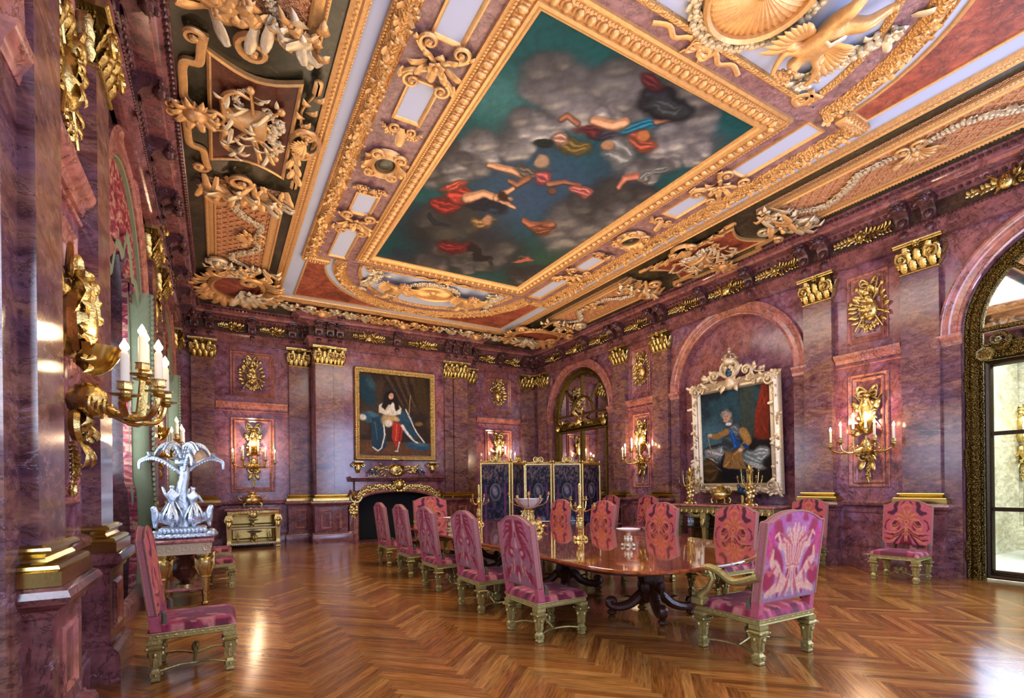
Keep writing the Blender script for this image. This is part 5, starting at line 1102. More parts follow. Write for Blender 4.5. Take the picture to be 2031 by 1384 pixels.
# ------------------------------------------------------------------ wall sconces
def candle(parent, x, y, z, h=.2, name='candle', r=.019):
    mb = MB(); mb.M = np4(Matrix(((1, 0, 0, x), (0, 0, 1, y), (0, -1, 0, z), (0, 0, 0, 1)))); lathe(mb, [(r, 0), (r*.97, h*.9), (r*.6, h)], 0, 0, 0, 10); c = mb.build(name, 'wax', parent)
    mb = MB(); mb.M = np4(Matrix(((1, 0, 0, x), (0, 0, 1, y+h), (0, -1, 0, z), (0, 0, 0, 1)))); lathe(mb, [(.006, 0), (.019, .022), (.02, .035), (.009, .065), (.001, .085)], 0, 0, 0, 10); mb.build('flame', 'flame', c); return c
ARMS = [(-.5, -.13, .3), (.5, -.13, .3), (-.27, -.06, .42), (.27, -.06, .42), (-.1, .08, .34), (.1, .08, .34)]
def make_sconce(lab, m):
    t = thing('wall_sconce', lab, 'sconce', m); rd = random.Random(21)
    mb = MB(); bow(mb, 0, .72, .3)
    for i in range(16): leaf(mb, rd.uniform(-.05, .05), .2+rd.uniform(-.15, .3), rd.uniform(-.6, 3.7), rd.uniform(.14, .26), .1, .4, .4, .06, 3, 6)
    box(mb, -.1, .1, .1, .6, 0, .05, .02); blob(mb, 0, .36, .06, .15, .24, .09, 10, 7); blob(mb, 0, .6, .1, .06, .075, .06, 9, 6); blob(mb, 0, .68, .09, .075, .05, .05)
    for s in (-1, 1): tube(mb, [(s*.05, .25, .1), (s*.1, .45, .12), (s*.04, .62, .12)], [.03, .03, .02], 7); tube(mb, [(-s*.22, .72, .02), (s*.2, .1, .03)], .012, 6); leaf(mb, s*.08, .35, pi/2-s*.5, .34, .12, .3, .4, .05, 4, 6)
    mb.build('trophy', 'gilt', t)
    mb = MB(); R = []      # bowed reflector shell
    for i in range(13):
        a = pi*i/12; R.append([((.03+.15*k)*cos(a)*1.0, -.02+.2*k*k, .1+(.03+.13*k)*sin(a)) for k in (0, .25, .5, .75, 1)])
    grid(mb, R); mb.build('reflector', 'gilt_plain', t)
    mb = MB(); lathe_pts = 0
    blob(mb, 0, -.2, .1, .1, .13, .09, 10, 6)
    for i in range(10): leaf(mb, rd.uniform(-.04, .04), -.12-.03*i, -pi/2+rd.uniform(-1, 1), rd.uniform(.12, .24), .09, .4, .4, .05, 3, 6)
    for s in (-1, 1): scroll(mb, s*.05, -.3, pi if s < 0 else 0, .2, 1.3, -s, .03, .03); leaf(mb, s*.05, -.42, -pi/2+s*.25, .3, .1, .3, .3, .04, 4, 6)
    garland(mb, [(0, -.5), (.0, -.66), (0, -.82)], .05, .02, rd); blob(mb, 0, -.84, .04, .02, .05, .02)
    mb.build('backplate', 'gilt', t)
    for (x, y, w) in ARMS:
        mb = MB(); P = catmull([(0, -.2, .1), (x*.25, -.3, .16+w*.2), (x*.65, -.33, .1+w*.6), (x*.95, -.27, w*.95), (x, y-.1, w)], 6)
        tube(mb, [tuple(p) for p in P], [.022-.008*i/(len(P)-1) for i in range(len(P))], 7); leaf(mb, x*.5, -.32, math.atan2(0, x), .12, .05, .3, .3, .1+w*.45, 3, 4)
        scroll(mb, x*.45, -.29, 0 if x > 0 else pi, .1, 1.2, 1 if x > 0 else -1, .012, w*.4); a = mb.build('arm', 'gilt', t)
        mb = MB(); mb.M = np4(Matrix(((1, 0, 0, x), (0, 0, 1, y-.11), (0, -1, 0, w), (0, 0, 0, 1))))
        lathe(mb, [(.01, -.02), (.03, 0), (.022, .012), (.062, .022), (.066, .03), (.02, .034), (.018, .05), (.034, .062), (.03, .1), (.036, .112), (.01, .112)], 0, 0, 0, 12, lobes=6, ld=.06); mb.build('drip_pan', 'gilt', a)
        candle(t, x, y, w)
    return t
SCN = []
sc_ = make_sconce('large gilt sconce with lit candles on the nearest left bay at the left edge', FR(XL, 4.6, 2.36, 'L')@SC(.95, 1, 1.38))
SCN.append((XL+.35, 4.6, 2.62))
for (m, lab, p) in ((FR(XL, 10.15, 2.36, 'L'), 'gilt sconce with lit candles beyond the curtained window, behind the white candelabrum', (XL+.35, 10.15, 2.62)),
        (FR(.83, YF, 2.42, 'F'), 'gilt sconce with lit candles above the gilt cabinet on the far wall', (.83, YF-.35, 2.7)),
        (FR(8.42, YF, 2.5, 'F'), 'gilt sconce half hidden above the folding screen in the far right bay', (8.42, YF-.35, 2.75)),
        (FR(XR, 10.1, 2.4, 'R'), 'gilt sconce with lit candles between the mirrored door and the armoured man portrait', (XR-.35, 10.1, 2.65)),
        (FR(XR, 4.6, 2.36, 'R'), 'gilt sconce with lit candles above the chair nearest the glazed hall door', (XR-.35, 4.6, 2.62))):
    dup(sc_, m, lab); SCN.append(p)
for i, p in enumerate(SCN): lamp('sconce_glow', 'POINT', p, 42 if i else 9, (1, .66, .4), .05)
# gilt trophy reliefs in the upper panels
def wall_relief(v):
    rd = random.Random(30+v); mb = MB(); bow(mb, 0, .36, .26)
    for i in range(26):
        a = 2*pi*i/26; leaf(mb, .2*cos(a), -.05+.26*sin(a), a+rd.uniform(-.6, .6), rd.uniform(.1, .2), .07, .4, .4, .02, 3, 5)
    for q in ((-.2, .34, .22, -.42), (.2, .34, -.22, -.42), (-.3, .1, .3, -.2)): tube(mb, [(q[0], q[1], .04), (q[2], q[3], .06)], .014, 6); blob(mb, q[0], q[1], .05, .035, .05, .02)
    blob(mb, 0, -.08, .05, .15, .2, .09, 12, 8); blob(mb, 0, .12, .09, .07, .08, .07, 9, 6)
    for i in range(12): leaf(mb, rd.uniform(-.08, .08), rd.uniform(-.2, .15), rd.uniform(0, 6.28), rd.uniform(.12, .2), .08, .4, .4, .09, 3, 5)
    garland(mb, [(-.12, -.3), (0, -.42), (.12, -.3)], .06, .03, rd); return mb
wrl = [wall_relief(0).build('wall_relief', 'gilt'), wall_relief(1).build('wall_relief', 'gilt')]
for k, (m, lab) in enumerate(((FR(XR, 4.56, 4.63, 'R'), 'gilt trophy relief high above the right sconce nearest the hall door'), (FR(XR, 10.12, 4.63, 'R'), 'narrow-looking gilt trophy relief above the sconce between mirrored door and portrait'),
        (FR(XL, 4.6, 4.5, 'L')@SC(1, 1.1, 1), 'gilt trophy relief at the top left of the photo above the big sconce'), (FR(XL, 10.15, 4.6, 'L'), 'gilt trophy relief high on the window wall beyond the curtains'),
        (FR(.82, YF, 4.63, 'F'), 'gilt helmet and wreath relief above the far left sconce'), (FR(8.44, YF, 4.72, 'F'), 'gilt trophy relief on the far wall high above the folding screen'))):
    place(wrl[k % 2], m, lab, 'relief', 'gilt trophies in the upper wall panels')

# ------------------------------------------------------------------ portraits
def warp(P_, amp): pass
def seated(U, V):
    x = 716+137*U; y = 900-158*V+0*U; nx, ny = fbm(U*9, V*9, 4, 3)-.5, fbm(U*9+5, V*9, 4, 6)-.5; x = x+nx*3.5; y = y+ny*3.5
    P = Paint(x, y, (44, 32, 24)); n = fbm(U*5, V*5, 5, 1)
    P.put(sm(n, .45, .65), (70, 50, 34), .8); P.ell(728, 775, 16, 34, -25, (24, 52, 66), .4); P.ell(737, 760, 8, 14, -25, (50, 84, 96), .5, .8)
    for i in range(9): P.line([(760+i*8, 742), (775+i*7, 770), (792+i*6, 800)], 2, (88, 66, 36) if i % 2 else (36, 26, 18), .6, .7)
    P.ell(836, 775, 14, 36, -10, (62, 46, 22), .4); P.poly([(716, 872), (853, 876), (853, 901), (716, 901)], (92, 60, 36), 3); P.poly([(716, 880), (800, 884), (853, 890), (853, 901), (716, 901)], (112, 74, 44), 3, .6)
    P.ell(735, 828, 20, 11, 8, (44, 78, 98), .2); P.ell(722, 828, 7, 6, 30, (206, 198, 184), .3); P.ell(742, 822, 12, 5, 20, (70, 108, 128), .4, .7)
    P.poly([(738, 828), (762, 822), (766, 884), (752, 895), (737, 886)], (28, 58, 78), 1.5); P.line([(744, 836), (748, 870)], 1.5, (60, 96, 116), .6, .8); P.line([(759, 830), (762, 860), (757, 886), (749, 893), (739, 886)], 1.4, (224, 218, 206), .5)
    P.ell(792, 824, 27, 15, 22, (40, 72, 94), .2); P.ell(808, 848, 27, 11, 38, (36, 66, 86), .2); P.ell(828, 882, 26, 9, 6, (46, 80, 104), .2); P.ell(832, 878, 14, 4, 6, (86, 120, 140), .5, .7); P.line([(803, 808), (813, 828), (827, 856), (840, 874)], 1.3, (216, 210, 198), .5)
    P.poly([(752, 803), (764, 792), (784, 792), (795, 806), (793, 818), (772, 824), (752, 818)], (214, 204, 186), 1.5); P.ell(768, 832, 13, 11, 20, (176, 148, 104), .3); P.ell(770, 838, 8, 7, 0, (222, 212, 196), .4); P.ell(783, 828, 9, 5, 30, (196, 160, 104), .4)
    P.poly([(779, 834), (800, 840), (794, 872), (784, 888), (776, 864)], (172, 46, 34), 1.2); P.line([(786, 840), (784, 872)], 1.3, (214, 92, 64), .6); P.line([(794, 845), (790, 870)], 1, (120, 26, 22), .6)
    P.line([(797, 842), (808, 858), (819, 871)], [3, 2.6, 2], (216, 214, 208), .3); P.ell(824, 874, 5, 2, 20, (226, 220, 210), .3); P.line([(791, 876), (787, 892)], [1.6, 1.2], (206, 200, 192), .4); P.ell(785, 893, 4, 1.6, 0, (220, 210, 196), .3)
    P.poly([(762, 782), (767, 774), (775, 772), (783, 776), (787, 788), (791, 806), (784, 812), (779, 800), (770, 800), (764, 812), (757, 806), (760, 792)], (24, 16, 13), 1.5); P.ell(775, 783.5, 4.6, 6.2, 0, (212, 168, 136), .2); P.ell(778, 803, 3.4, 8, 0, (228, 222, 210), .3)
    P.ell(773, 782, 1, .6, 0, (60, 40, 30), .4); P.ell(777.4, 782, 1, .6, 0, (60, 40, 30), .4); P.line([(775.6, 783), (776, 785.4)], .5, (170, 124, 100), .5); P.ell(775.6, 787.4, 1.5, .6, 0, (160, 70, 60), .4)
    P.line([(814, 778), (812, 800), (808, 822)], .8, (150, 130, 90), .4); P.ell(830, 836, 8, 4, 0, (120, 92, 50), .5)
    P.c *= (.8+.4*fbm(U*50, V*50, 4, 9))[..., None]; return P.lin()
def armoured(U, V):
    x = 1388+124*U; y = 953-170*V; nx, ny = fbm(U*9, V*9, 4, 13)-.5, fbm(U*9+5, V*9, 4, 16)-.5; x = x+nx*3.5; y = y+ny*3.5
    P = Paint(x, y, (22, 34, 40)); P.put(sm(fbm(U*4, V*5, 5, 4), .45, .7), (40, 74, 84), .8); P.ell(1405, 868, 40, 34, -14, (74, 112, 126), .6, .8); P.ell(1400, 905, 60, 16, 0, (120, 134, 128), .6, .5); P.poly([(1462, 783), (1488, 783), (1486, 870), (1462, 870)], (58, 62, 46), 4, .7)
    P.enrich(7, 5)
    P.poly([(1500, 783), (1512, 783), (1512, 880), (1484, 872), (1490, 830)], (140, 46, 24), 3); P.line([(1500, 790), (1492, 830), (1488, 862)], 3, (130, 40, 22), .6); P.poly([(1470, 870), (1512, 880), (1512, 953), (1466, 953)], (34, 26, 22), 4)
    P.poly([(1388, 922), (1450, 918), (1460, 953), (1388, 953)], (44, 32, 22), 4); P.ell(1402, 925, 16, 22, 0, (92, 66, 34), .35, .8); P.ell(1410, 888, 20, 7, -14, (60, 58, 60), .4); P.poly([(1392, 888), (1428, 884), (1440, 925), (1428, 940), (1420, 905), (1392, 902)], (168, 172, 170), 3); P.line([(1400, 892), (1430, 900), (1434, 930)], 2, (206, 208, 204), .6, .8)
    P.ell(1440, 925, 18, 26, 0, (16, 14, 18), .3); P.line([(1446, 925), (1442, 948)], [8, 6], (12, 12, 16), .4)
    P.poly([(1433, 893), (1462, 888), (1470, 926), (1428, 924)], (172, 128, 70), 2); P.line([(1446, 895), (1440, 922)], 1.6, (120, 84, 44), .6)
    P.ell(1448, 868, 17, 24, 12, (66, 74, 80), .18); P.ell(1452, 858, 8, 12, 12, (130, 140, 146), .6, .8); P.poly([(1436, 852), (1443, 850), (1464, 886), (1452, 890)], (34, 92, 168), 1.5)
    P.line([(1436, 858), (1418, 866), (1402, 862)], [6, 5, 3], (150, 112, 60), .3); P.ell(1404, 861, 5, 3, 0, (206, 186, 170), .3); P.line([(1400, 862), (1406, 895)], .9, (160, 130, 80), .4); P.line([(1466, 860), (1474, 878), (1462, 892)], [7, 7, 4], (164, 122, 66), .3); P.ell(1470, 887, 6, 4, 30, (32, 80, 150), .3); P.ell(1460, 893, 4, 3, 0, (210, 176, 150), .3)
    P.ell(1482, 908, 16, 12, 30, (150, 164, 160), .4); P.ell(1496, 900, 12, 10, 0, (176, 186, 180), .4); P.ell(1486, 922, 14, 5, 20, (190, 196, 190), .4)
    P.ell(1437, 828, 9, 11, 0, (150, 148, 144), .2); P.ell(1443, 838, 5, 6, 0, (120, 116, 112), .3); P.ell(1436, 831, 6, 8, 0, (220, 178, 150), .18); P.ell(1433.6, 829, 1.1, .7, 0, (50, 40, 36), .4); P.ell(1438.4, 829, 1.1, .7, 0, (50, 40, 36), .4); P.line([(1435.6, 830), (1435.2, 833)], .6, (180, 130, 106), .5); P.ell(1436, 835.4, 1.8, .7, 0, (170, 84, 74), .4); P.ell(1441, 844, 6, 3, 0, (216, 210, 200), .4)
    P.c *= (.8+.4*fbm(U*50, V*50, 4, 19))[..., None]; return P.lin()
t = thing('portrait_painting', 'portrait of a seated person in blue robe over the fireplace, plain gilt frame', 'painting', FR(4.6, YB-.02, 3.64, 'F'))
mb = MB(); canvas('canvas', -1.07, 1.07, -1.16, 1.17, 300, 330, .04, seated, t)
mb = MB(); X_, Y_ = 1.22, 1.34; sweep(mb, [(0, 0), (0, .09), (.02, .12), (.05, .12), (.07, .09), (.12, .07), (.14, .075), (.16, .04), (.16, .0)], rect(-X_, X_, -Y_, Y_), closed=True); mb.build('frame', 'gilt_chased', t)
mb = MB(); beads(mb, rect(-X_+.035, X_-.035, -Y_+.035, Y_-.035), .022, .06, .115, True, 1.3, 5, 3); mb.build('leaf_border', 'gilt_ceiling', t)
mb = MB(); box(mb, -.17, .17, -Y_-.0, -Y_+.07, .1, .135, .01); mb.build('name_plate', 'gilt_plain', t)
tilt = Matrix.Rotation(radians(-2.6), 4, 'X')
t = thing('portrait_painting', 'portrait of a standing armoured man with blue sash in the arched niche, tilted forward', 'painting', FR(XR-.02, 7.27, 2.56, 'R')@Matrix.Rotation(radians(2.2), 4, 'X'))
canvas('canvas', -.86, .86, -1.06, 1.04, 280, 340, .04, armoured, t)
X_, Y_ = 1.1, 1.28; mb = MB(); sweep(mb, [(0, 0), (0, .06), (.03, .11), (.08, .15), (.12, .12), (.15, .08), (.2, .1), (.23, .06), (.25, 0)], rect(-X_, X_, -Y_, Y_), closed=True); mb.build('frame', 'gilt_pale', t)
mb = MB(); rd = random.Random(40)
for i in range(150):
    s_ = rd.randrange(4); k = rd.uniform(-1, 1); e = rd.uniform(-.02, .03)
    x, y = ((k*X_, Y_-.1+e), (k*X_, -Y_+.1+e), (X_-.1+e, k*Y_), (-X_+.1+e, k*Y_))[s_]; leaf(mb, x, y, rd.uniform(0, 6.28), rd.uniform(.1, .2), .08, .4, .4, .1, 3, 4)
for sx in (-1, 1):
    for sy in (-1, 1): scroll(mb, sx*(X_-.2), sy*(Y_-.06), 0 if sx > 0 else pi, .24, 1.4, -sx*sy, .035, .1); rosette(mb, sx*(X_-.1), sy*(Y_-.1), .14, 7, .1)
mb.build('carved_leafwork', 'gilt_pale', t)
mb = MB(); 
for s in (-1, 1):
    scroll(mb, s*.05, Y_+.05, 0 if s > 0 else pi, .36, 1.4, s, .05, .06); scroll(mb, s*.4, Y_-.02, 0 if s > 0 else pi, .26, 1.4, s, .04, .06); stem(mb, [(s*.1, Y_+.1), (s*.35, Y_+.2), (s*.6, Y_+.05), (s*.8, Y_+.02)], [.03, .015], .05)
    for i in range(9): leaf(mb, s*(.08+.08*i), Y_+.16-.015*i, (pi/2-s*.7)+s*rd.uniform(-.6, .6), rd.uniform(.14, .26), .1, .4, .4, .06, 3, 5)
    leaf(mb, s*.12, Y_-.1, -pi/2+s*.4, .26, .12, .3, .3, .12, 3, 5)
blob(mb, 0, Y_+.12, .1, .15, .19, .06, 12, 8); blob(mb, 0, Y_-.1, .14, .12, .16, .06, 10, 6); mb.build('crest', 'gilt_pale', t)
mb = MB(); blob(mb, 0, Y_+.12, .14, .09, .11, .05, 12, 8); mb.build('crest_boss', 'dark_blue', t)
mb = MB(); mb.M = np4(Matrix(((1, 0, 0, 0), (0, 0, 1, Y_+.28), (0, -1, 0, .1), (0, 0, 0, 1)))); lathe(mb, [(.13, 0), (.15, .02), (.13, .04), (.135, .1), (.16, .14)], 0, 0, 0, 14, caps=False)
for i in range(8): a = 2*pi*i/8; tube(mb, [(.15*cos(a), .15*sin(a), .12), (.1*cos(a), .1*sin(a), .24), (0, 0, .27)], .014, 5); blob(mb, .15*cos(a), .15*sin(a), .16, .025)
blob(mb, 0, 0, .31, .04); tube(mb, [(0, 0, .32), (0, 0, .4)], .012, 5); tube(mb, [(-.04, 0, .37), (.04, 0, .37)], .012, 5); mb.build('crown', 'gilt_pale', t)

# ------------------------------------------------------------------ fireplace surround, overmantel ornaments
ft = thing('fireplace_surround', 'mauve marble fireplace surround with arched black opening on the far wall', 'fireplace', FR(4.61, YB, 0, 'F'))
n = 16; hole = [(-1.17, 0)]+[(-1.17*cos(pi*i/n), .95+.42*sin(pi*i/n)**.6) for i in range(n+1)]+[(1.17, 0)]
mb = MB(); sweep(mb, [(0, -.02), (0, .2), (.04, .24), (.08, .2), (.1, .21), (.14, .16), (.17, .15), (.17, -.0)], hole); mb.build('arched_moulding', 'marble_band', ft)
mb = MB(); n2 = len(hole); out = []
for x, y in hole: out.append((max(-1.36, min(1.36, x*1.22)), min(1.5, y*1.12 if y > .1 else y)))
grid(mb, [[(a[0], a[1], .12), (b[0], b[1], .12), (b[0], b[1], 0)] for a, b in zip(hole, out)])
for s in (-1, 1): a, b = sorted((s*1.2, s*1.42)); box(mb, a, b, 0, 1.2, .0, .17, .01); box(mb, a-.03, b+.03, 0, .28, .0, .2, .01)
mb.build('jambs', 'marble_trim', ft)
mb = MB(); sweep(mb, [(0, 0), (0, .2), (.02, .24), (.05, .26), (.08, .3), (.1, .34), (.14, .34), (.15, .0)], [(-1.4, 1.68), (1.4, 1.68)]); mb.build('mantel_shelf', 'marble_trim', ft)
mb = MB(); box(mb, -1.25, 1.25, 1.42, 1.69, .0, .14); mb.build('frieze', 'marble', ft)
mb = MB(); rd = random.Random(50); garland(mb, [(-1.2, 1.2), (-1.0, 1.42), (-.6, 1.52), (0, 1.5), (.6, 1.52), (1.0, 1.42), (1.2, 1.2)], .1, .16, rd, 1.2, True, 8, False)
blob(mb, 0, 1.58, .26, .15, .17, .12, 10, 7)
for i in range(10): leaf(mb, 0, 1.56, i*.63, .26, .13, .4, .4, .2)
for s in (-1, 1): scroll(mb, s*1.1, 1.25, pi/2 if 0 else (-pi/2), .34, 1.3, s, .045, .16); scroll(mb, s*.12, 1.42, 0 if s > 0 else pi, .2, 1.3, s, .035, .2); leaf(mb, s*1.3, 1.2, pi/2, .3, .12, .3, .4, .18)
mb.build('gilt_garland', 'gilt', ft)
for s in (-1, 1):
    mb = MB(); garland(mb, [(s*1.31, 1.12), (s*1.31, .95), (s*1.3, .7)], .15, .17, rd, 1.3); leaf(mb, s*1.31, 1.05, -pi/2, .4, .26, .3, .4, .17); mb.build('gilt_drop', 'gilt', ft)
mb = MB(); box(mb, -1.45, 1.45, -.0, .018, .2, .95); 
o = mb.build('hearth_slab', 'marble_trim', ft)
mb = MB(); rosette(mb, 0, 0, .2, 8, .01, .3); sweep(mb, [(0, .0), (0, .06), (.03, .08), (.05, .0)], [(.27*cos(a), .19*sin(a)) for a in np.linspace(0, 2*pi, 25)[:-1]], closed=True); blob(mb, 0, 0, .03, .2, .15, .05, 12, 6)
for s in (-1, 1):
    for i in range(14): leaf(mb, s*(.2+.03*i), rd.uniform(-.12, .12), (0 if s > 0 else pi)+rd.uniform(-.7, .7), rd.uniform(.12, .24), .06, .3, .3, .01, 3, 5)
    stem(mb, [(s*.25, 0), (s*.5, .06), (s*.66, -.02)], [.02, .008], .01)
o = mb.build('overmantel_relief', 'gilt'); o.matrix_world = FR(4.6, YB, 2.02, 'F'); tag(o, 'gilt sun medallion relief between the fireplace shelf and the portrait', 'relief')
br = None
for x, lab in ((3.47, 'gilt bracket under the left corner of the seated figure portrait'), (5.72, 'gilt bracket under the right corner of the seated figure portrait')):
    if br is None:
        mb = MB(); grid(mb, [[(-a, z, 0), (-a, z, w), (a, z, w), (a, z, 0)] for z, w, a in ((-.2, .02, .05), (-.14, .06, .06), (-.02, .08, .08), (.06, .14, .1), (.1, .2, .12), (.13, .2, .12), (.13, .0, .12))]); leaf(mb, 0, .08, -pi/2, .28, .16, .2, .3, .1, 3, 6)
        for s in (-1, 1): scroll(mb, s*.08, .04, -pi/2, .12, 1.2, s, .02, .08)
        br = mb.build('bracket', 'gilt')
    place(br, FR(x, YB, 2.13, 'F'), lab, 'bracket', 'portrait brackets')
def inkstand(lab, m):
    t = thing('horse_figurine', lab, 'figurine', m)
    mb = MB(); box(mb, -.14, .16, -.06, .06, 0, .03, .01); mb.build('base', 'gilt_plain', t)
    skin('horse', [(0, 0, .15), (-.08, 0, .14), (.07, 0, .16), (.11, 0, .22), (.15, 0, .21), (-.08, .025, .08), (-.09, .025, .03), (.07, .025, .08), (.07, .025, .03), (-.08, -.025, .08), (-.09, -.025, .03), (.07, -.025, .08), (.09, -.025, .04), (-.12, 0, .1)], [(0, 1), (0, 2), (2, 3), (3, 4), (1, 5), (5, 6), (2, 7), (7, 8), (1, 9), (9, 10), (2, 11), (11, 12), (1, 13)], [.04, .036, .034, .02, .016, .012, .01, .012, .01, .012, .01, .012, .01, .012], 'dark_blue', t, 1)
    mb = MB(); blob(mb, 0, 0, .2, .045, .05, .035); mb.build('saddle', 'gilt_plain', t); return t
ik = inkstand('small blue horse figurine on gilt base at the left of the fireplace shelf', T(3.85, 14.6, 1.825)); dup(ik, T(5.32, 14.6, 1.825)@SC(-1, 1, 1), 'small blue horse figurine on gilt base at the right of the fireplace shelf')
# ------------------------------------------------------------------ chairs
def face_pattern(U, V):
    """front of the side chair backs: vase, ribbons, big discs and leaf fans, mirrored left-right"""
    x = np.abs(U*2-1); y = V; n1, n2 = fbm(x*7, y*8, 3, 2)-.5, fbm(x*7+4, y*8, 3, 4)-.5; x = np.abs(x+n1*.06); y = y+n2*.05
    P = Paint(x, y, (204, 92, 100)); cr = (116, 2, 30); dk = (74, 4, 34); tn = (216, 128, 84); t2 = (198, 92, 66)
    P.line([(.36, 1.0), (.5, .9), (.44, .8), (.62, .74), (.8, .8)], [.06, .07, .055, .06, .03], dk, .2); P.ell(.0, .86, .26, .035, 0, tn, .25); P.ell(.0, .82, .13, .05, 0, t2, .3); P.ell(.28, .93, .1, .03, 40, t2, .3); P.ell(.15, .95, .1, .02, -20, cr, .3)
    for a in range(-40, 200, 22):
        ar = radians(a); P.line([(.08*cos(ar), .62+.06*sin(ar)), (.42*cos(ar)*1.15, .63+.17*sin(ar))], [.05, .012], tn if (a//22) % 2 else t2, .3)
    P.ell(.42, .46, .2, .09, 25, cr, .2); P.line([(.34, .5), (.44, .44), (.54, .47)], .02, t2, .4); P.line([(.3, .44), (.42, .38), (.6, .4)], .025, tn, .4); P.ell(.5, .5, .07, .035, 20, dk, .4); P.line([(.2, .5), (.3, .58), (.52, .58), (.66, .48), (.6, .37), (.45, .36)], .02, tn, .3)
    P.ell(0, .5, .17, .1, 0, t2, .2); P.ell(0, .5, .09, .055, 0, tn, .3); P.ell(0, .5, .03, .02, 0, cr, .3); P.ell(.0, .38, .08, .07, 0, tn, .3)
    for k in range(5): P.line([(.08, .36-.03*k), (.4+.08*k, .26-.05*k), (.9, .3-.07*k+.05*(k % 2))], [.03, .028, .012], (tn, cr, t2, cr, tn)[k], .3)
    P.line([(.7, .62), (.86, .56), (.92, .44), (.84, .36)], [.02, .03, .03, .01], cr, .3); P.line([(.6, .7), (.8, .66), (.97, .69)], [.02, .03, .01], t2, .3)
    P.poly([(0, .3), (.16, .18), (.3, .0), (0, .0)], cr, .02); P.line([(.03, .3), (.05, .1)], .03, tn, .4); P.line([(.2, .22), (.5, .02)], .03, dk, .3)
    P.c *= (.88+.24*fbm(U*40, V*40, 3, 7))[..., None]; return P.lin()
def spray_pattern(U, V):
    """rear of the side chair backs: crimson palm sprays above pale scrolling leaves"""
    x = np.abs(U*2-1); y = V; n1, n2 = fbm(x*6, y*7, 3, 12)-.5, fbm(x*6+4, y*7, 3, 14)-.5; x = np.abs(x+n1*.1); y = y+n2*.06
    P = Paint(x, y, (190, 112, 134)); g = sm(y, .1, .7); P.put(1-g, (150, 108, 124), .7); P.put(sm(y, .6, 1), (206, 118, 150), .6); cr = (140, 2, 44); c2 = (160, 14, 60); pl = (222, 172, 160)
    P.line([(.1, .94), (.22, .8), (.34, .62)], [.035, .09, .05], cr, .15); P.line([(.3, .7), (.45, .58)], [.05, .01], cr, .3)
    for k in range(6): P.line([(.12+.03*k, .93-.06*k), (.45+.06*(k % 3), .93-.075*k), (.62+.07*(k % 3), .88-.08*k)], [.018, .022, .01], c2 if k % 2 else cr, .3)
    P.ell(0, .84, .06, .07, 0, pl, .3); P.ell(0, .72, .05, .05, 0, cr, .3); P.line([(0, .68), (.05, .56)], .03, pl, .4)
    P.line([(.16, .5), (.4, .56), (.5, .47), (.38, .4), (.2, .42)], [.03, .03, .035, .03, .01], c2, .25); P.ell(.3, .48, .1, .04, 0, pl, .3)
    for k in range(6): P.line([(.2+.05*k, .42-.03*k), (.28+.09*k, .26-.03*k), (.34+.09*k, .14)], [.012, .05, .012], (pl, cr, pl, c2, pl, cr)[k], .3)
    P.line([(.6, .66), (.76, .52), (.8, .36), (.66, .26)], [.01, .035, .035, .01], cr, .3); P.line([(.74, .48), (.95, .42)], [.03, .01], c2, .3); P.ell(.05, .2, .1, .08, 0, c2, .3); P.ell(0, .12, .05, .08, 0, pl, .3); P.line([(.7, .2), (.9, .05)], [.04, .02], cr, .4); P.ell(.85, .12, .12, .08, 0, (196, 50, 110), .5, .7)
    P.c *= (.86+.26*fbm(U*40, V*40, 3, 17))[..., None]; return P.lin()
def sheaf_pattern(U, V):
    """rear of the armchair: a bound sheaf between rearing scrolled beasts of leaves"""
    x = U*2-1; ax = np.abs(x); y = V; n1, n2 = fbm(ax*6, y*7, 3, 22)-.5, fbm(ax*6+4, y*7, 3, 24)-.5; ax = np.abs(ax+n1*.09); y = y+n2*.05
    P = Paint(ax, y, (176, 130, 158)); P.put(sm(y, .55, 1), (184, 84, 140), .8); P.put(1-sm(y, .0, .35), (150, 118, 134), .7); cr = (160, 8, 56); tn = (226, 170, 140); rd_ = (190, 86, 84)
    P.ell(.62, .84, .2, .12, 30, cr, .25); P.ell(.85, .7, .14, .2, 0, (200, 40, 110), .4); P.ell(.55, .5, .26, .1, 40, cr, .3); P.ell(.8, .28, .2, .14, 0, cr, .3); P.ell(.3, .93, .1, .05, 0, cr, .3)
    for k in range(7): P.line([(.03+.02*k, .36), (.05+.05*k, .62), (.04+.085*k, .86-.035*k)], [.03, .04, .03], tn if k % 2 == 0 else rd_, .3)
    for k in range(9): P.ell(.04+.08*(k % 4)+.03*(k//4), .66+.07*(k//3), .035, .035, 50, tn, .3); P.line([(.06+.05*k, .6+.02*k), (.1+.06*k, .66+.02*k)], .012, rd_, .4)
    P.line([(0, .38), (.2, .37)], .045, tn, .2); P.line([(0, .405), (.21, .395)], .01, rd_, .3); P.line([(0, .35), (.2, .34)], .01, rd_, .3)
    for k in range(4): P.line([(.03+.04*k, .34), (.06+.08*k, .2), (.12+.11*k, .06)], [.03, .04, .02], (tn, rd_, tn, cr)[k], .3)
    P.line([(.25, .22), (.45, .3), (.62, .42), (.78, .5), (.74, .62)], [.05, .07, .08, .06, .035], tn, .25); P.line([(.3, .14), (.55, .16), (.85, .1)], [.05, .06, .04], tn, .3); P.line([(.62, .42), (.8, .34), (.92, .42)], [.03, .03, .02], rd_, .3); P.line([(.45, .3), (.5, .2)], .03, rd_, .4)
    P.line([(.5, .68), (.6, .8), (.72, .78)], [.03, .03, .02], tn, .3); P.line([(.9, .5), (.8, .64), (.9, .8)], [.02, .03, .02], rd_, .3)
    P.c *= (.86+.26*fbm(U*44, V*44, 3, 27))[..., None]; return P.lin()
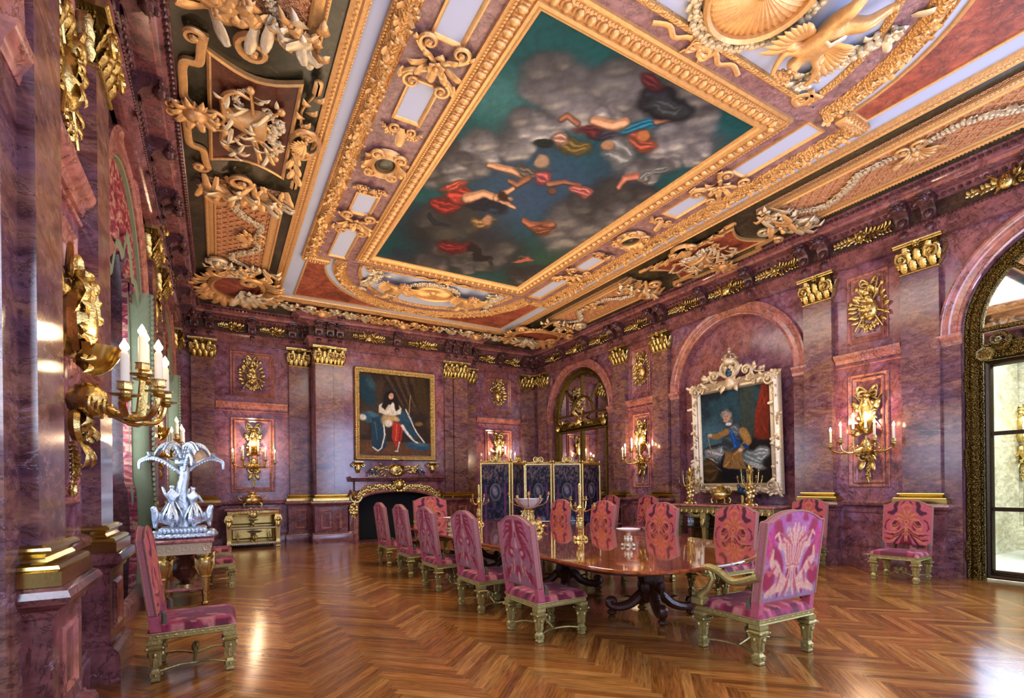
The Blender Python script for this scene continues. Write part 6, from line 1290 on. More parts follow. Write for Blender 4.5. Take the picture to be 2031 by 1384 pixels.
def seat_pattern(U, V):
    x = np.abs(U*2-1); P = Paint(U, V, (168, 44, 80)); n = fbm(x*4+2, V*5, 4, 31); m = fbm(x*5+7, V*6, 4, 37)
    P.put(sm(n, .48, .53), (104, 6, 40)); P.put(sm(m, .58, .62), (208, 130, 120), .9); P.c *= (.85+.3*fbm(U*30, V*30, 3, 3))[..., None]; return P.lin()
def leg_mesh(x, y, h=.33, s=1.0):
    mb = MB(); r2 = sqrt(2)
    mb.M = np4(T(x, y, 0)@RZ(pi/4)); pr = [(.018, 0), (.03, .006), (.03, .02), (.024, .028), (.033, .036), (.035, .075), (.026, .085), (.021, .1), (.034, .2), (.043, .245), (.035, .25), (.055, .262), (.06, .278), (.052, .285), (.038, .292), (.048, .302), (.048, h)]
    lathe(mb, [(r*r2*s, z) for r, z in pr], n=4)
    mb.M = np4(T(x, y, 0))
    for k in range(4):
        a = k*pi/2; box(mb, *(sorted((cos(a)*.034*s-.008, cos(a)*.034*s+.008)) if abs(cos(a)) > .5 else (-.012, .012)), *(sorted((sin(a)*.034*s-.008, sin(a)*.034*s+.008)) if abs(sin(a)) > .5 else (-.012, .012)), .12, .225)
        blob(mb, cos(a+pi/4)*.075*s, sin(a+pi/4)*.075*s, .272, .013, n=6, m=4); blob(mb, cos(a)*.047*s, sin(a)*.047*s, .215, .014, .014, .022, 6, 4); blob(mb, cos(a)*.04*s, sin(a)*.04*s, .056, .012, n=5, m=3)
    return mb
def make_chair(name, lab, cat, hw, dp, top, back_fn, arms=False):
    t = thing(name, lab, cat); hd = dp/2; sh = .39
    for sx in (-1, 1):
        for sy in (-1, 1): leg_mesh(sx*(hw-.045), sy*(hd-.045), .335, 1.12 if arms else 1).build('leg', 'chair_gilt', t, smooth=25)
    mb = MB(); path = rect(-hw+.03, hw-.03, -hd+.03, hd-.03); sweep(mb, [(.03, .33), (-.02, .33), (-.03, .337), (-.022, .345), (-.022, .375), (-.032, .382), (-.03, .392), (.03, .392)], path, closed=True)
    for a, b in zip(path, path[1:]+path[:1]):
        for k in range(9):
            q = (k+.5)/9; x, y = a[0]+(b[0]-a[0])*q, a[1]+(b[1]-a[1])*q; ex, ey = (0, math.copysign(.022, y)) if abs(b[0]-a[0]) > .01 else (math.copysign(.022, x), 0)
            blob(mb, x+ex, y+ey, .36, .016 if ey else .006, .006 if ey else .016, .009, 6, 4)
    mb.build('seat_rail', 'chair_gilt', t, smooth=30)
    # curved stretchers with a scrolled centre
    mb = MB()
    for sx in (-1, 1): P = catmull([(sx*(hw-.045), -hd+.05, .07), (sx*(hw-.1), -hd*.4, .085), (sx*(hw-.16), 0, .07), (sx*(hw-.1), hd*.4, .085), (sx*(hw-.045), hd-.05, .07)], 5); tube(mb, [tuple(p) for p in P], .013, 7, flat=.75)
    P = catmull([(-hw+.16, 0, .07), (-hw*.3, 0, .1), (0, 0, .13), (hw*.3, 0, .1), (hw-.16, 0, .07)], 5); tube(mb, [tuple(p) for p in P], .014, 7, flat=.75)
    mb.build('stretcher', 'chair_gilt', t); mb = MB(); mb.M = np4(Matrix(((1, 0, 0, 0), (0, 0, 1, 0), (0, 1, 0, .1), (0, 0, 0, 1))))
    for s in (-1, 1): scroll(mb, s*.02, .0, 0 if s > 0 else pi, .11, 1.3, s, .013, -.01); leaf(mb, s*.03, .02, pi/2-s*.6, .1, .05, .3, .3, 0, 2, 4)
    blob(mb, 0, .06, 0, .03, .05, .03); mb.build('stretcher_crest', 'chair_gilt', t)
    # seat
    nx, ny = 30, 30; u, v = np.linspace(0, 1, nx), np.linspace(0, 1, ny); U, V = np.meshgrid(u, v, indexing='ij'); X = (U*2-1)*(hw+.005); Yy = (V*2-1)*(hd+.005)
    e = np.minimum(1-np.abs(U*2-1), 1-np.abs(V*2-1)); Z = sh+.045*np.minimum(1, e*9)**.5+.035*np.sqrt(np.clip(e, 0, 1)); mb = MB(); grid(mb, np.stack([X, Yy, Z], -1), seat_pattern(U, V)); mb.build('seat', 'velvet', t, smooth=60)
    # back
    z0, zs = .52, top-.085; nz = 84; nx = 64; th = .05 if not arms else .065
    def outline(u): q = u*2-1; c = max(0, 1-(abs(q)/.86)**2.2) if abs(q) < .86 else 0; return zs+.085*c*(1.0)
    def yb(z): return -hd+.05-(z-.4)*.13
    fr_, bk, ed = [], [], []
    us, vs = np.linspace(0, 1, nx), np.linspace(0, 1, nz)
    UU, VV = np.meshgrid(us, vs, indexing='ij')
    for i in range(nx):
        top_ = outline(us[i]); x = (us[i]*2-1)*hw; puff = .022*sqrt(max(0, 1-(us[i]*2-1)**4)); a, b = [], []
        for j in range(nz): z = z0+(top_-z0)*vs[j]; pf = puff*sqrt(max(0, 1-(vs[j]*2-1)**6)); a.append((x, yb(z)+th/2+pf, z)); b.append((x, yb(z)-th/2-pf*.25, z))
        fr_.append(a); bk.append(b)
    mb = MB(); grid(mb, fr_, face_pattern(UU, VV)); grid(mb, bk, back_fn(1-UU, VV), flip=True); ring_f = [fr_[0][j] for j in range(nz)]+[fr_[i][-1] for i in range(1, nx)]+[fr_[-1][j] for j in range(nz-2, -1, -1)]+[fr_[i][0] for i in range(nx-2, 0, -1)]; ring_b = [bk[0][j] for j in range(nz)]+[bk[i][-1] for i in range(1, nx)]+[bk[-1][j] for j in range(nz-2, -1, -1)]+[bk[i][0] for i in range(nx-2, 0, -1)]
    pk = np.tile(np.array(lin((.72, .45, .46))), (len(ring_f), 2, 1)); grid(mb, [[a, b] for a, b in zip(ring_f, ring_b)], pk, closeu=True); mb.build('backrest', 'velvet', t, smooth=50)
    mb = MB()
    for ring_, off in ((ring_f, .002), (ring_b, -.002)):
        k = nz+nx+nz-2; tube(mb, [(p[0]*1.004, p[1]+off, p[2]+.002) for p in ring_[:k:2]], .009, 5)
    mb.build('galloon', 'gimp', t)
    for s in (-1, 1):
        mb = MB(); x = s*(hw-.03); grid(mb, [[(x-.03, yb(z)-.035, z), (x+.03, yb(z)-.035, z), (x+.03, yb(z)+.04, z), (x-.03, yb(z)+.04, z)] for z in (.39, .45, .53)], closev=True); mb.build('back_post', 'velvet_plain', t, smooth=0)
        mb = MB(); x = s*(hw-.02); tube(mb, [(x+s*.01, yb(.55)+.06, .56), (x+s*.012, yb(.5)+.07, .53), (x+s*.012, yb(.5)+.07, .46)], [.008, .02, .024], 7); mb.build('tassel', 'tassel', t)
    if arms:
        for s in (-1, 1):
            x = s*(hw-.0); P = catmull([(x, yb(.74), .74), (x, yb(.7)+.15, .68), (x, yb(.7)+.26, .665), (x, hd-.27, .73), (x, hd-.16, .755), (x, hd-.095, .73), (x, hd-.11, .69), (x, hd-.14, .7)], 6)
            mb = MB(); tube(mb, [tuple(p) for p in P], [.034 if i < 30 else .026 for i in range(len(P))], 9, flat=1.05); blob(mb, x, hd-.135, .715, .042, .03, .03)
            tube(mb, [(x, hd-.17, .73), (x, hd-.2, .66), (x, hd-.15, .56), (x, hd-.08, .5), (x, hd-.05, .43)], [.03, .026, .03, .038, .045], 9); box(mb, x-.055, x+.055, hd-.12, hd+.01, .4, .475, .012); leaf(mb, x, hd-.3, pi/2, .2, .05, .1, .2, .76, 3, 5)
            mb.build('arm', 'chair_gilt', t)
    return t
side = make_chair('dining_chair', 'nearest crimson damask dining chair, seen from behind at the left of the table', 'chair', .31, .61, 1.215, spray_pattern)
grp = 'crimson damask side chairs'
def face(x, y, a): return T(x, y, 0)@RZ(a)      # local +y is the sitting direction
side.matrix_world = face(2.93, 4.38, -pi/2+.02); side['group'] = grp
for x, y, lab in ((2.95, 5.67, 'second dining chair of the left row counted from the camera'), (3.0, 7.13, 'third dining chair of the left row, the middle one'), (3.03, 8.45, 'fourth dining chair of the left row, before the fireplace opening'), (3.06, 9.8, 'farthest dining chair of the left row, leftmost against the black fireplace')):
    dup(side, face(x, y, -pi/2+.02), lab, grp)
for x, y, a, lab in ((5.85, 4.5, 0, 'first dining chair of the right row, rose back directly left of the armchair'), (5.85, 5.84, 0, 'second dining chair of the right row, right of the small compote'), (5.85, 7.28, 0, 'third dining chair of the right row, just right of the gilt candelabrum'), (5.85, 8.62, 0, 'farthest dining chair of the right row, left of the gilt candelabrum')):
    dup(side, face(x, y, pi/2+a), lab, grp)
for x, y, lab in ((9.13, 3.78, 'crimson chair standing alone against the right wall near the glazed hall door'), (9.15, 5.36, 'crimson chair against the right wall directly behind the armchair'), (9.15, 9.42, 'crimson chair by the wall, half hidden left of the gilt side table'), (9.12, 10.8, 'crimson chair by the wall at the right end of the folding screen')):
    dup(side, face(x, y, pi/2+(.1 if y < 4 else 0)), lab, grp)
for x, y, lab in ((-.19, 5.16, 'nearest crimson chair on the left, seen side on by the window wall'), (-.1, 9.1, 'crimson chair by the window just past the gilt console table'), (-.12, 10.7, 'second crimson chair past the console table by the window wall')):
    dup(side, face(x, y, -pi/2), lab, grp)
arm = make_chair('armchair', 'large crimson armchair with pale gilt arms at the near head of the table', 'armchair', .385, .66, 1.28, sheaf_pattern, True)
arm.matrix_world = face(4.25, 2.92, -.02)
dup(arm, face(4.2, 10.62, pi), 'crimson armchair at the far head of the table before the fireplace')

# ------------------------------------------------------------------ dining table
t = thing('dining_table', 'long polished mahogany dining table on carved dark pedestals', 'table', T(0, 0, 0))
near = [(3.0, 5.2), (2.99, 4.59), (2.99, 4.14), (2.99, 3.72), (3.07, 3.4), (3.25, 3.2), (3.5, 3.12), (3.92, 3.1), (4.42, 3.15), (4.93, 3.33), (5.36, 3.68), (5.62, 4.1), (5.76, 4.6), (5.8, 5.2)]
far_ = [(5.82, 9.0), (5.7, 9.6), (5.3, 10.1), (4.5, 10.25), (3.7, 10.1), (3.2, 9.6), (3.06, 9.0)]
OUT = catmull(near+far_, 5, True); c_ = OUT.mean(0)
def slab(mb, prof):
    rows = []
    for off, z in prof:
        d_ = OUT-c_; L_ = np.hypot(d_[:, 0], d_[:, 1])[:, None]; q_ = OUT+d_/L_*off; rows.append([(x, y, z) for x, y in q_])
    grid(mb, rows, closev=True, flip=True); mb.add(rows[0], [tuple(range(len(rows[0])))[::-1]]); mb.add(rows[-1], [tuple(range(len(rows[-1])))])
mb = MB(); slab(mb, [(-.04, .722), (-.015, .725), (0, .735), (.004, .748), (-.004, .758), (-.02, .762)]); mb.build('table_top', 'mahogany', t, smooth=35)
mb = MB(); slab(mb, [(-.3, .665), (-.3, .722)]); mb.build('apron', 'mahogany_carved', t, smooth=35)
for x, y, a in ((4.36, 4.3, .25), (4.38, 6.0, .1), (4.42, 7.7, .3), (4.45, 9.2, .1)):
    mb = MB(); mb.M = np4(T(x, y, 0)@RZ(a)); lathe(mb, [(.1, .17), (.14, .2), (.17, .24), (.13, .28), (.1, .32), (.12, .36), (.145, .42), (.14, .52), (.115, .58), (.13, .62), (.17, .66), (.24, .69), (.25, .72)], n=16, lobes=8, ld=.07)
    for k in range(8): leaf(mb, 0, 0, 0, 0.001, .001) if 0 else blob(mb, .11*cos(k*pi/4), .11*sin(k*pi/4), .47+.04*(k % 2), .04, .04, .07, 6, 4)
    for k in range(4): blob(mb, .12*cos(k*pi/2), .12*sin(k*pi/2), .33, .06, .06, .08); blob(mb, .13*cos(k*pi/2+.7), .13*sin(k*pi/2+.7), .56, .04, .04, .06)
    p = mb.build('pedestal', 'mahogany_carved', t)
    for k in range(4):
        b = a+pi/4*1.0+k*pi/2+.0; mb = MB(); mb.M = np4(T(x, y, 0)@RZ(b)); P = catmull([(.05, 0, .27), (.13, 0, .23), (.23, 0, .14), (.34, 0, .1), (.43, 0, .1), (.49, 0, .13), (.485, 0, .175), (.44, 0, .18), (.43, 0, .15)], 5)
        tube(mb, [tuple(q) for q in P], [.07-.032*i/(len(P)-1) for i in range(len(P))], 9, flat=.9); blob(mb, .46, 0, .035, .06, .055, .036); leaf(mb, .18, 0, 0, .16, .08, .2, .3, .2, 3, 5); mb.build('foot', 'mahogany_carved', p)

# ------------------------------------------------------------------ table silver and gilt
TZ_ = .7625
def cbase(mb, r, h):
    lathe(mb, [(r, 0), (r*1.04, h*.1), (r*.9, h*.25), (r*.5, h*.45), (r*.3, h*.8), (r*.36, h)], n=16, lobes=8, ld=.08)
    for k in range(6): a = k*pi/3; blob(mb, r*.8*cos(a), r*.8*sin(a), h*.25, r*.3, r*.3, h*.3); blob(mb, r*1.0*cos(a), r*1.0*sin(a), h*.08, r*.16)
def branch(mb, a, R, z0, z1, r=.009, sag=.04):
    P = catmull([(0.03*cos(a), .03*sin(a), z0), (R*.4*cos(a), R*.4*sin(a), z0-sag), (R*.85*cos(a), R*.85*sin(a), z0), (R*cos(a), R*sin(a), z1-.03)], 5); tube(mb, [tuple(p) for p in P], r, 6)
    lathe(mb, [(.004, -.03), (.012, -.02), (.03, -.01), (.032, 0), (.012, .004), (.016, .03), (.018, .04), (.006, .04)], R*cos(a), R*sin(a), z1, 9)
def table_candelabrum(lab, m):
    t = thing('candelabrum', lab, 'candelabrum', m); mb = MB(); cbase(mb, .1, .09); lathe(mb, [(.03, .09), (.045, .11), (.03, .13), (.035, .2), (.045, .25), (.03, .31), (.05, .33), (.022, .35), (.03, .42), (.055, .44), (.02, .47), (.02, .6), (.028, .76), (.01, .78)], n=12)
    for k in range(3): a = k*2.1; blob(mb, .035*cos(a), .035*sin(a), .2, .026, .026, .08); blob(mb, .04*cos(a), .04*sin(a), .29, .02)
    mb.build('stem', 'gilt', t)
    for k in range(6): mb = MB(); branch(mb, k*pi/3+.2, .2 if k % 2 else .13, .43, .47 if k % 2 else .56, .008); mb.build('branch', 'gilt', t)
    return t
cd1 = table_candelabrum('tall gilt candelabrum without candles in the middle of the near table half', T(4.34, 5.6, TZ_))
dup(cd1, T(4.42, 8.9, TZ_), 'gilt candelabrum at the far part of the table, left of the bowl centrepiece')
t = thing('centrepiece', 'gilt centrepiece with crystal bowl and candle branches on the dining table', 'centrepiece', T(4.6, 7.35, TZ_)); mb = MB(); cbase(mb, .24, .16)
for k in range(7): a = k*.9; blob(mb, .17*cos(a), .17*sin(a), .1, .07, .06, .08); leaf(mb, .2*cos(a), .2*sin(a), a, .16, .1, .4, .3, .02)
for k in range(3): a = k*2.1+.4; tube(mb, [(.1*cos(a), .1*sin(a), .1), (.13*cos(a), .13*sin(a), .22), (.07*cos(a), .07*sin(a), .33)], [.035, .03, .02], 7); blob(mb, .12*cos(a), .12*sin(a), .31, .025)
lathe(mb, [(.06, .14), (.04, .25), (.05, .34), (.09, .36)], n=12); mb.build('figural_base', 'gilt', t)
mb = MB(); lathe(mb, [(.04, .36), (.12, .38), (.2, .45), (.245, .52), (.25, .53), (.235, .52), (.18, .45), (.06, .39)], n=28, lobes=14, ld=.03, caps=False); mb.build('crystal_bowl', 'crystal', t)
for k in range(8): mb = MB(); branch(mb, k*pi/4+.2, .34 if k % 2 else .28, .46, .55+.06*(k % 2), .008, .06); mb.build('branch', 'gilt', t)
def compote(lab, m, mat='white_porcelain', s=1.0):
    t = thing('compote', lab, 'compote', m@SC(s)); mb = MB(); cbase(mb, .065, .05); lathe(mb, [(.02, .05), (.018, .12), (.03, .15), (.02, .165), (.04, .18)], n=10)
    for k in range(5): a = k*1.26; blob(mb, .032*cos(a), .032*sin(a), .085, .022, .022, .04); blob(mb, .04*cos(a), .04*sin(a), .12, .014); blob(mb, .07*cos(a), .07*sin(a), .02, .022)
    mb.build('stand', 'gilt_pale' if mat == 'white_porcelain' else 'gilt', t); mb = MB(); lathe(mb, [(.03, .18), (.1, .19), (.14, .21), (.146, .216), (.13, .208), (.05, .192)], n=28, lobes=14, ld=.025, caps=False); lathe(mb, [(.05, .193), (.0, .193)], n=12, caps=False); mb.build('dish', mat, t); return t
cp = compote('small compote with white scalloped dish near the front of the table', T(4.34, 4.65, TZ_))
dup(cp, T(3.52, 8.2, TZ_), 'silvery compote partly hidden behind the second left dining chair')

# ------------------------------------------------------------------ folding screen
t = thing('folding_screen', 'gilt framed folding screen with dark blue painted leaves behind the table', 'screen', T(0, 0, 0)); HSC = 2.12
SP = [(5.84, 11.7), (6.54, 11.3), (7.28, 11.85), (7.97, 11.5), (8.74, 11.2), (9.58, 11.4)]
def leafart(k):
    def f(U, V):
        x = np.abs(U*2-1)*.5; y = V*1.9; P = Paint(U, V*2.2, (14, 16, 34)); n = fbm(U*9, V*18, 4, 40+k); P.put(sm(n, .45, .6), (30, 34, 58), .8); P.put(sm(fbm(U*14, V*28, 3, 50), .57, .62), (96, 70, 84), .6)
        P.put((1-sm(np.abs(np.abs(U-.5)-.36), .03, .05))*sm(V, .25, .27)*(1-sm(V, .72, .75)), (96, 48, 92), .9); P.ell(.5, 1.42, .2, .25, 0, (150, 130, 90), .08); P.ell(.5, 1.42, .18, .23, 0, (34, 44, 70), .1); P.ell(.48, 1.45, .09, .14, 20, (140, 120, 130), .4, .8)
        P.poly([(.14, .18), (.86, .18), (.86, .3), (.14, .3)], (120, 116, 110), .03, .7)
        for cx, cl in ((.25, (46, 70, 120)), (.42, (30, 30, 56)), (.6, (170, 50, 84)), (.72, (80, 120, 160)), (.5, (190, 150, 140))): P.ell(cx, .48, .08, .16, 10, cl, .4)
        P.put(sm(fbm(U*20, V*30, 3, 61+k), .5, .56)*sm(V, .78, .84), (130, 110, 96), .6); P.c *= (.75+.5*fbm(U*30, V*60, 3, 5))[..., None]; return P.lin()*1.0
    return f
for k, (a, b) in enumerate(zip(SP[:-1], SP[1:])):
    d_ = Vector((b[0]-a[0], b[1]-a[1])); L = d_.length-.02; ang = math.atan2(d_.y, d_.x); mid = ((a[0]+b[0])/2, (a[1]+b[1])/2)
    lf = canvas('screen_leaf', -L/2+.05, L/2-.05, .1, HSC-.08, 50, 110, .02, leafart(k), t); lf.matrix_local = T(mid[0], mid[1], 0)@RZ(ang)@Matrix(((1, 0, 0, 0), (0, 0, -1, 0), (0, 1, 0, 0), (0, 0, 0, 1)))
    mb = MB(); box(mb, -L/2, L/2, .05, HSC-.05, -.015, .012); mb.build('backing', 'marble_brown', lf, smooth=0)
    mb = MB(); sweep(mb, [(0, -.02), (0, .03), (.015, .045), (.045, .04), (.06, .02), (.06, -.02)], rect(-L/2, L/2, .04, HSC), closed=True); sweep(mb, [(0, .02), (0, .035), (.015, .03), (.02, .02)], [(-L/2+.06, .52), (L/2-.06, .52)]); mb.build('gilt_frame', 'gilt', lf)
    mb = MB(); garland(mb, [(-L*.4, HSC+.02), (-L*.2, HSC+.01), (0, HSC+.08), (L*.2, HSC+.01), (L*.4, HSC+.02)], .05, .0, random.Random(k)); leaf(mb, 0, HSC+.02, pi/2, .16, .2, .2, .3, .01)
    for s in (-1, 1): blob(mb, s*(L/2-.03), HSC+.04, .01, .03, .05, .03); scroll(mb, s*.06, HSC+.03, 0 if s > 0 else pi, .16, 1.3, s, .022, 0)
    mb.build('cresting', 'gilt', lf)

# ------------------------------------------------------------------ side tables, cabinet and what stands on them
def vessel(name, lab, cat, m, prof, mat, handles=None, extra=None, n=16):
    t = thing(name, lab, cat, m); mb = MB(); lathe(mb, prof, n=n, lobes=8, ld=.02); mb.build('body', mat, t)
    if handles:
        for s in (-1, 1): mb = MB(); tube(mb, [(s*x, 0, z) for x, z in handles], .012, 7); mb.build('handle', mat, t)
    if extra: extra(t)
    return t
# right: long gilt side table in the portrait niche
t = thing('side_table', 'long gilt side table with rose marble top under the armoured man portrait', 'table', FR(9.93, 7.2, 0, 'R')); L_, D_ = 1.27, .62
mb = MB(); box(mb, -L_, L_, 1.0, 1.05, 0, D_+.03, .012); mb.build('marble_top', 'marble_top', t, smooth=30)
mb = MB(); box(mb, -L_+.04, L_-.04, .86, 1.0, .02, D_-.03, .006)
for i in range(34): leaf(mb, -L_+.1+i*.072, .93, pi/2 if i % 2 else -pi/2, .09, .06, .3, .3, D_-.03, 2, 4)
mb.build('frieze', 'chair_gilt', t); 
for c in (-.62, 0, .62):
    mb = MB(); garland(mb, [(c-.22, .86), (c, .78), (c+.22, .86)], .04, D_-.05); mb.build('festoon', 'chair_gilt', t)
for x in (-L_+.1, -.42, .42, L_-.1):
    mb = MB(); mb.M = np4(Matrix(((1, 0, 0, x), (0, 0, 1, 0), (0, -1, 0, D_-.09), (0, 0, 0, 1)))@RZ(pi/4)); lathe(mb, [(.04, 0), (.06, .01), (.06, .06), (.04, .07), (.045, .1), (.075, .55), (.09, .64), (.07, .66), (.1, .7), (.11, .76), (.09, .8), (.1, .86)], n=4); mb.M = None
    leaf(mb, x, .8, -pi/2, .3, .1, .3, .4, D_-.05, 4, 6); mb.build('leg', 'chair_gilt', t, smooth=30)
mb = MB(); box(mb, -L_+.05, L_-.05, .5, .53, .02, D_-.1, .005); box(mb, -L_+.05, L_-.05, .04, .1, .02, D_-.02, .01); mb.build('shelf', 'bronze_dark', t, smooth=0)
mb = MB(); box(mb, -L_+.06, L_-.06, .1, .86, .0, .04)
for c in (-.85, 0, .85): sweep(mb, [(0, .04), (0, .06), (.03, .06), (.03, .04)], rect(c-.3, c+.3, .16, .44), closed=True); blob(mb, c, .3, .05, .1, .1, .03, 10, 6)
mb.build('back_panel', 'bronze', t, smooth=0)
RW = [('silver vase with cupids on the side table shelf, left one', .98), ('silver vase with cupids on the side table shelf, second from the left', .62), ('silver footed dish on the side table shelf right of the dining chairs', -.45)]
def cup(t):
    mb = MB()
    for k in range(4): a = k*1.57; blob(mb, .06*cos(a), .06*sin(a), .1, .035, .035, .06); blob(mb, .07*cos(a), .07*sin(a), .17, .025)
    mb.build('cupids', 'silver', t)
vv = vessel('silver_vase', RW[0][0], 'vase', T(9.6, 7.2+RW[0][1], .53), [(.08, 0), (.09, .02), (.04, .05), (.05, .1), (.035, .18), (.09, .22), (.14, .26), (.145, .27), (.05, .255)], 'silver', extra=cup)
for lab, dy in RW[1:]: dup(vv, T(9.6, 7.2+dy, .53), lab)
def wall_candelabrum(lab, m, sc=1, mat='gilt'):
    t = thing('candelabrum', lab, 'candelabrum', m@SC(sc)); mb = MB(); cbase(mb, .13, .1); rd = random.Random(9)
    for k in range(14): a = k*1.3; blob(mb, rd.uniform(.02, .08)*cos(a), rd.uniform(.02, .08)*sin(a), .1+.022*k, .04, .04, .05)
    lathe(mb, [(.04, .1), (.06, .2), (.03, .34), (.05, .4), (.02, .46), (.015, .62)], n=10)
    for k in range(16): a = rd.uniform(0, 6.28); mb.M = np4(T(0, 0, .42+.02*k)@RZ(a)@Matrix.Rotation(radians(-50), 4, 'Y')); leaf(mb, .02, 0, 0, .14, .06, .3, .3, 0, 3, 4)
    mb.M = None; mb.build('figural_stem', mat, t)
    for k in range(8): mb = MB(); branch(mb, k*pi/4+.3, .26 if k % 2 else .17, .45, .58 if k % 2 else .72, .009, .05); mb.build('branch', mat, t)
    return t
wc = wall_candelabrum('gilt figural candelabrum at the left end of the long side table', T(9.55, 8.15, 1.051))
dup(wc, T(9.5, 6.58, 1.051), 'gilt figural candelabrum at the right end of the long side table')
def tureen(lab, m, bird=True):
    def ex(t):
        mb = MB(); box(mb, -.3, .3, -.14, .14, .015, .03, .01)
        for sx in (-1, 1):
            for sy in (-1, 1): blob(mb, sx*.25, sy*.11, .014, .02, .02, .014)
        mb.build('tray', 'gilt_plain', t); mb = MB(); lathe(mb, [(.17, .26), (.15, .3), (.08, .35), (.03, .37), (.03, .39), (0.01, .42)], n=16)
        for k in range(7): a = k*.9; blob(mb, .03*cos(a), .03*sin(a), .4, .03)
        for k in range(8): a = k*.785; blob(mb, .12*cos(a), .12*sin(a), .32, .025, .025, .015)
        mb.build('lid', 'gilt', t)
        for sx in (-1, 1):
            for sy in (-1, 1): mb = MB(); tube(mb, [(sx*.12, sy*.07, .16), (sx*.17, sy*.09, .1), (sx*.15, sy*.08, .03)], [.02, .014, .018], 6); mb.build('foot', 'gilt', t)
    return vessel('tureen', lab, 'tureen', m, [(.06, .09), (.12, .1), (.18, .16), (.19, .21), (.175, .25), (.19, .26), (.18, .27)], 'gilt', [(.16, .2), (.23, .22), (.27, .29), (.24, .33), (.2, .3)], ex)
tn = tureen('gilt tureen with lid in the middle of the long side table', FR(9.6, 7.36, 1.051, 'R')@Matrix.Rotation(-pi/2, 4, 'X')@SC(1.05))
dup(tn, T(.77, 14.85, 1.006)@SC(1.25, 1.1, 1.0), 'gilt lidded tureen on a tray on top of the gilt cabinet')
t = thing('bird_figurine', 'dark blue bird figurine behind the tureen on the long side table', 'figurine', T(9.78, 6.95, 1.051)); mb = MB(); lathe(mb, [(.08, 0), (.09, .02), (.04, .05), (.05, .2)], n=12); mb.build('plinth', 'gilt', t)
skin('bird', [(0, 0, .24), (0, .05, .3), (0, -.08, .27), (0, .09, .38), (0, .12, .44), (0, -.16, .36), (0, -.2, .48), (0, -.18, .6)], [(0, 1), (1, 3), (3, 4), (0, 2), (2, 5), (5, 6), (6, 7)], [.09, .07, .07, .035, .03, .03, .02, .012], 'dark_blue', t, 2)
# far left: open gilt cabinet
t = thing('display_cabinet', 'gilt open cabinet with two shelves and marble top in the far left bay', 'cabinet', FR(.77, 15.2, 0, 'F')); a = .56; dd = .74
mb = MB(); box(mb, -a-.09, a+.09, .96, 1.005, 0, dd+.06, .012); mb.build('marble_top', 'marble_top', t, smooth=30)
mb = MB(); box(mb, -a-.03, a+.03, .84, .96, .02, dd, .005); 
for i in range(22): blob(mb, -a+i*.053, .9, dd, .02, .03, .012, 6, 4)
blob(mb, 0, .84, dd+.02, .09, .1, .05, 10, 6)
for s in (-1, 1): scroll(mb, s*.06, .86, 0 if s > 0 else pi, .18, 1.3, s, .02, dd-.01); garland(mb, [(s*.12, .84), (s*.3, .82), (s*.45, .86)], .03, dd-.02)
mb.build('frieze', 'gilt', t)
mb = MB(); box(mb, -a, a, .12, .84, 0, .05)
for z0, z1 in ((.17, .46), (.56, .82)): sweep(mb, [(0, .05), (0, .07), (.02, .08), (.03, .05)], rect(-a+.07, a-.07, z0, z1), closed=True)
for s in (-1, 1): a0, a1 = sorted((s*a, s*(a-.04))); box(mb, a0, a1, .12, .84, .05, dd-.1)
mb.build('back_panel', 'gilt_plain', t, smooth=0)
for z, nm in ((.49, 'shelf'), (.1, 'shelf')):
    mb = MB(); box(mb, -a, a, z, z+.035, .03, dd-.02, .006); 
    if z < .2:
        for i in range(24): blob(mb, -a+.02+i*.047, .1, dd-.02, .016, .02, .01, 6, 4)
    mb.build(nm, 'gilt_pale', t, smooth=30)
for s in (-1, 1):
    mb = MB(); mb.M = np4(Matrix(((1, 0, 0, s*a), (0, 0, 1, 0), (0, -1, 0, dd-.03), (0, 0, 0, 1)))@RZ(pi/4)); lathe(mb, [(.05, 0), (.075, .015), (.075, .05), (.05, .07), (.07, .1), (.07, .16), (.055, .18), (.06, .22), (.085, .6), (.11, .68), (.13, .74), (.11, .8), (.1, .84)], n=4); mb.M = None
    leaf(mb, s*a, .78, -pi/2, .3, .12, .3, .3, dd+.02, 3, 6); blob(mb, s*a, .72, dd+.05, .07, .07, .05)
    scroll(mb, s*(a+.02), .66, 0 if s > 0 else pi, .16, 1.3, s, .03, dd-.02); mb.build('leg', 'gilt', t, smooth=40)
c2 = compote('small dark compote on the upper shelf of the gilt cabinet', T(.77, 14.75, .526), 'silver', .85)
c3 = dup(c2, T(.8, 14.75, .136)@SC(1.25, 1.25, 1.25), 'larger compote in the middle of the lower shelf of the gilt cabinet')
cs_ = table_candelabrum('x', T(.42, 14.75, .136)@SC(.34, .34, .34)); cs_['label'] = 'small gilt candlestick at the left of the cabinet lower shelf'; dup(cs_, T(1.16, 14.75, .136)@SC(.4, .4, .34), 'small gilt candlestick at the right of the cabinet lower shelf')
# left: console table by the window with the tall silver palm candelabrum
t = thing('console_table', 'gilt console table with rose marble top beside the nearest left chair', 'table', T(0, 0, 0)); X0, X1, Y0, Y1, Zt = -.74, -.06, 7.7, 8.62, .87
mb = MB(); box(mb, X0, X1, Y0, Y1, Zt-.045, Zt, .012); mb.build('marble_top', 'marble_top', t, smooth=30)
mb = MB(); box(mb, X0+.04, X1-.04, Y0+.04, Y1-.04, Zt-.19, Zt-.045)
mb.M = np4(FR(0, Y0+.04, 0, 'F'))
for i in range(7): c = X0+.1+i*.085; sweep(mb, [(0, 0), (0, .01), (.01, .01), (.01, 0)], [(c+.035*cos(q), Zt-.115+.035*sin(q)) for q in np.linspace(0, 2*pi, 13)[:-1]], closed=True)
rosette(mb, X1-.09, Zt-.115, .05, 8, 0, .3); mb.M = np4(FR(X1-.04, 0, 0, 'L'))
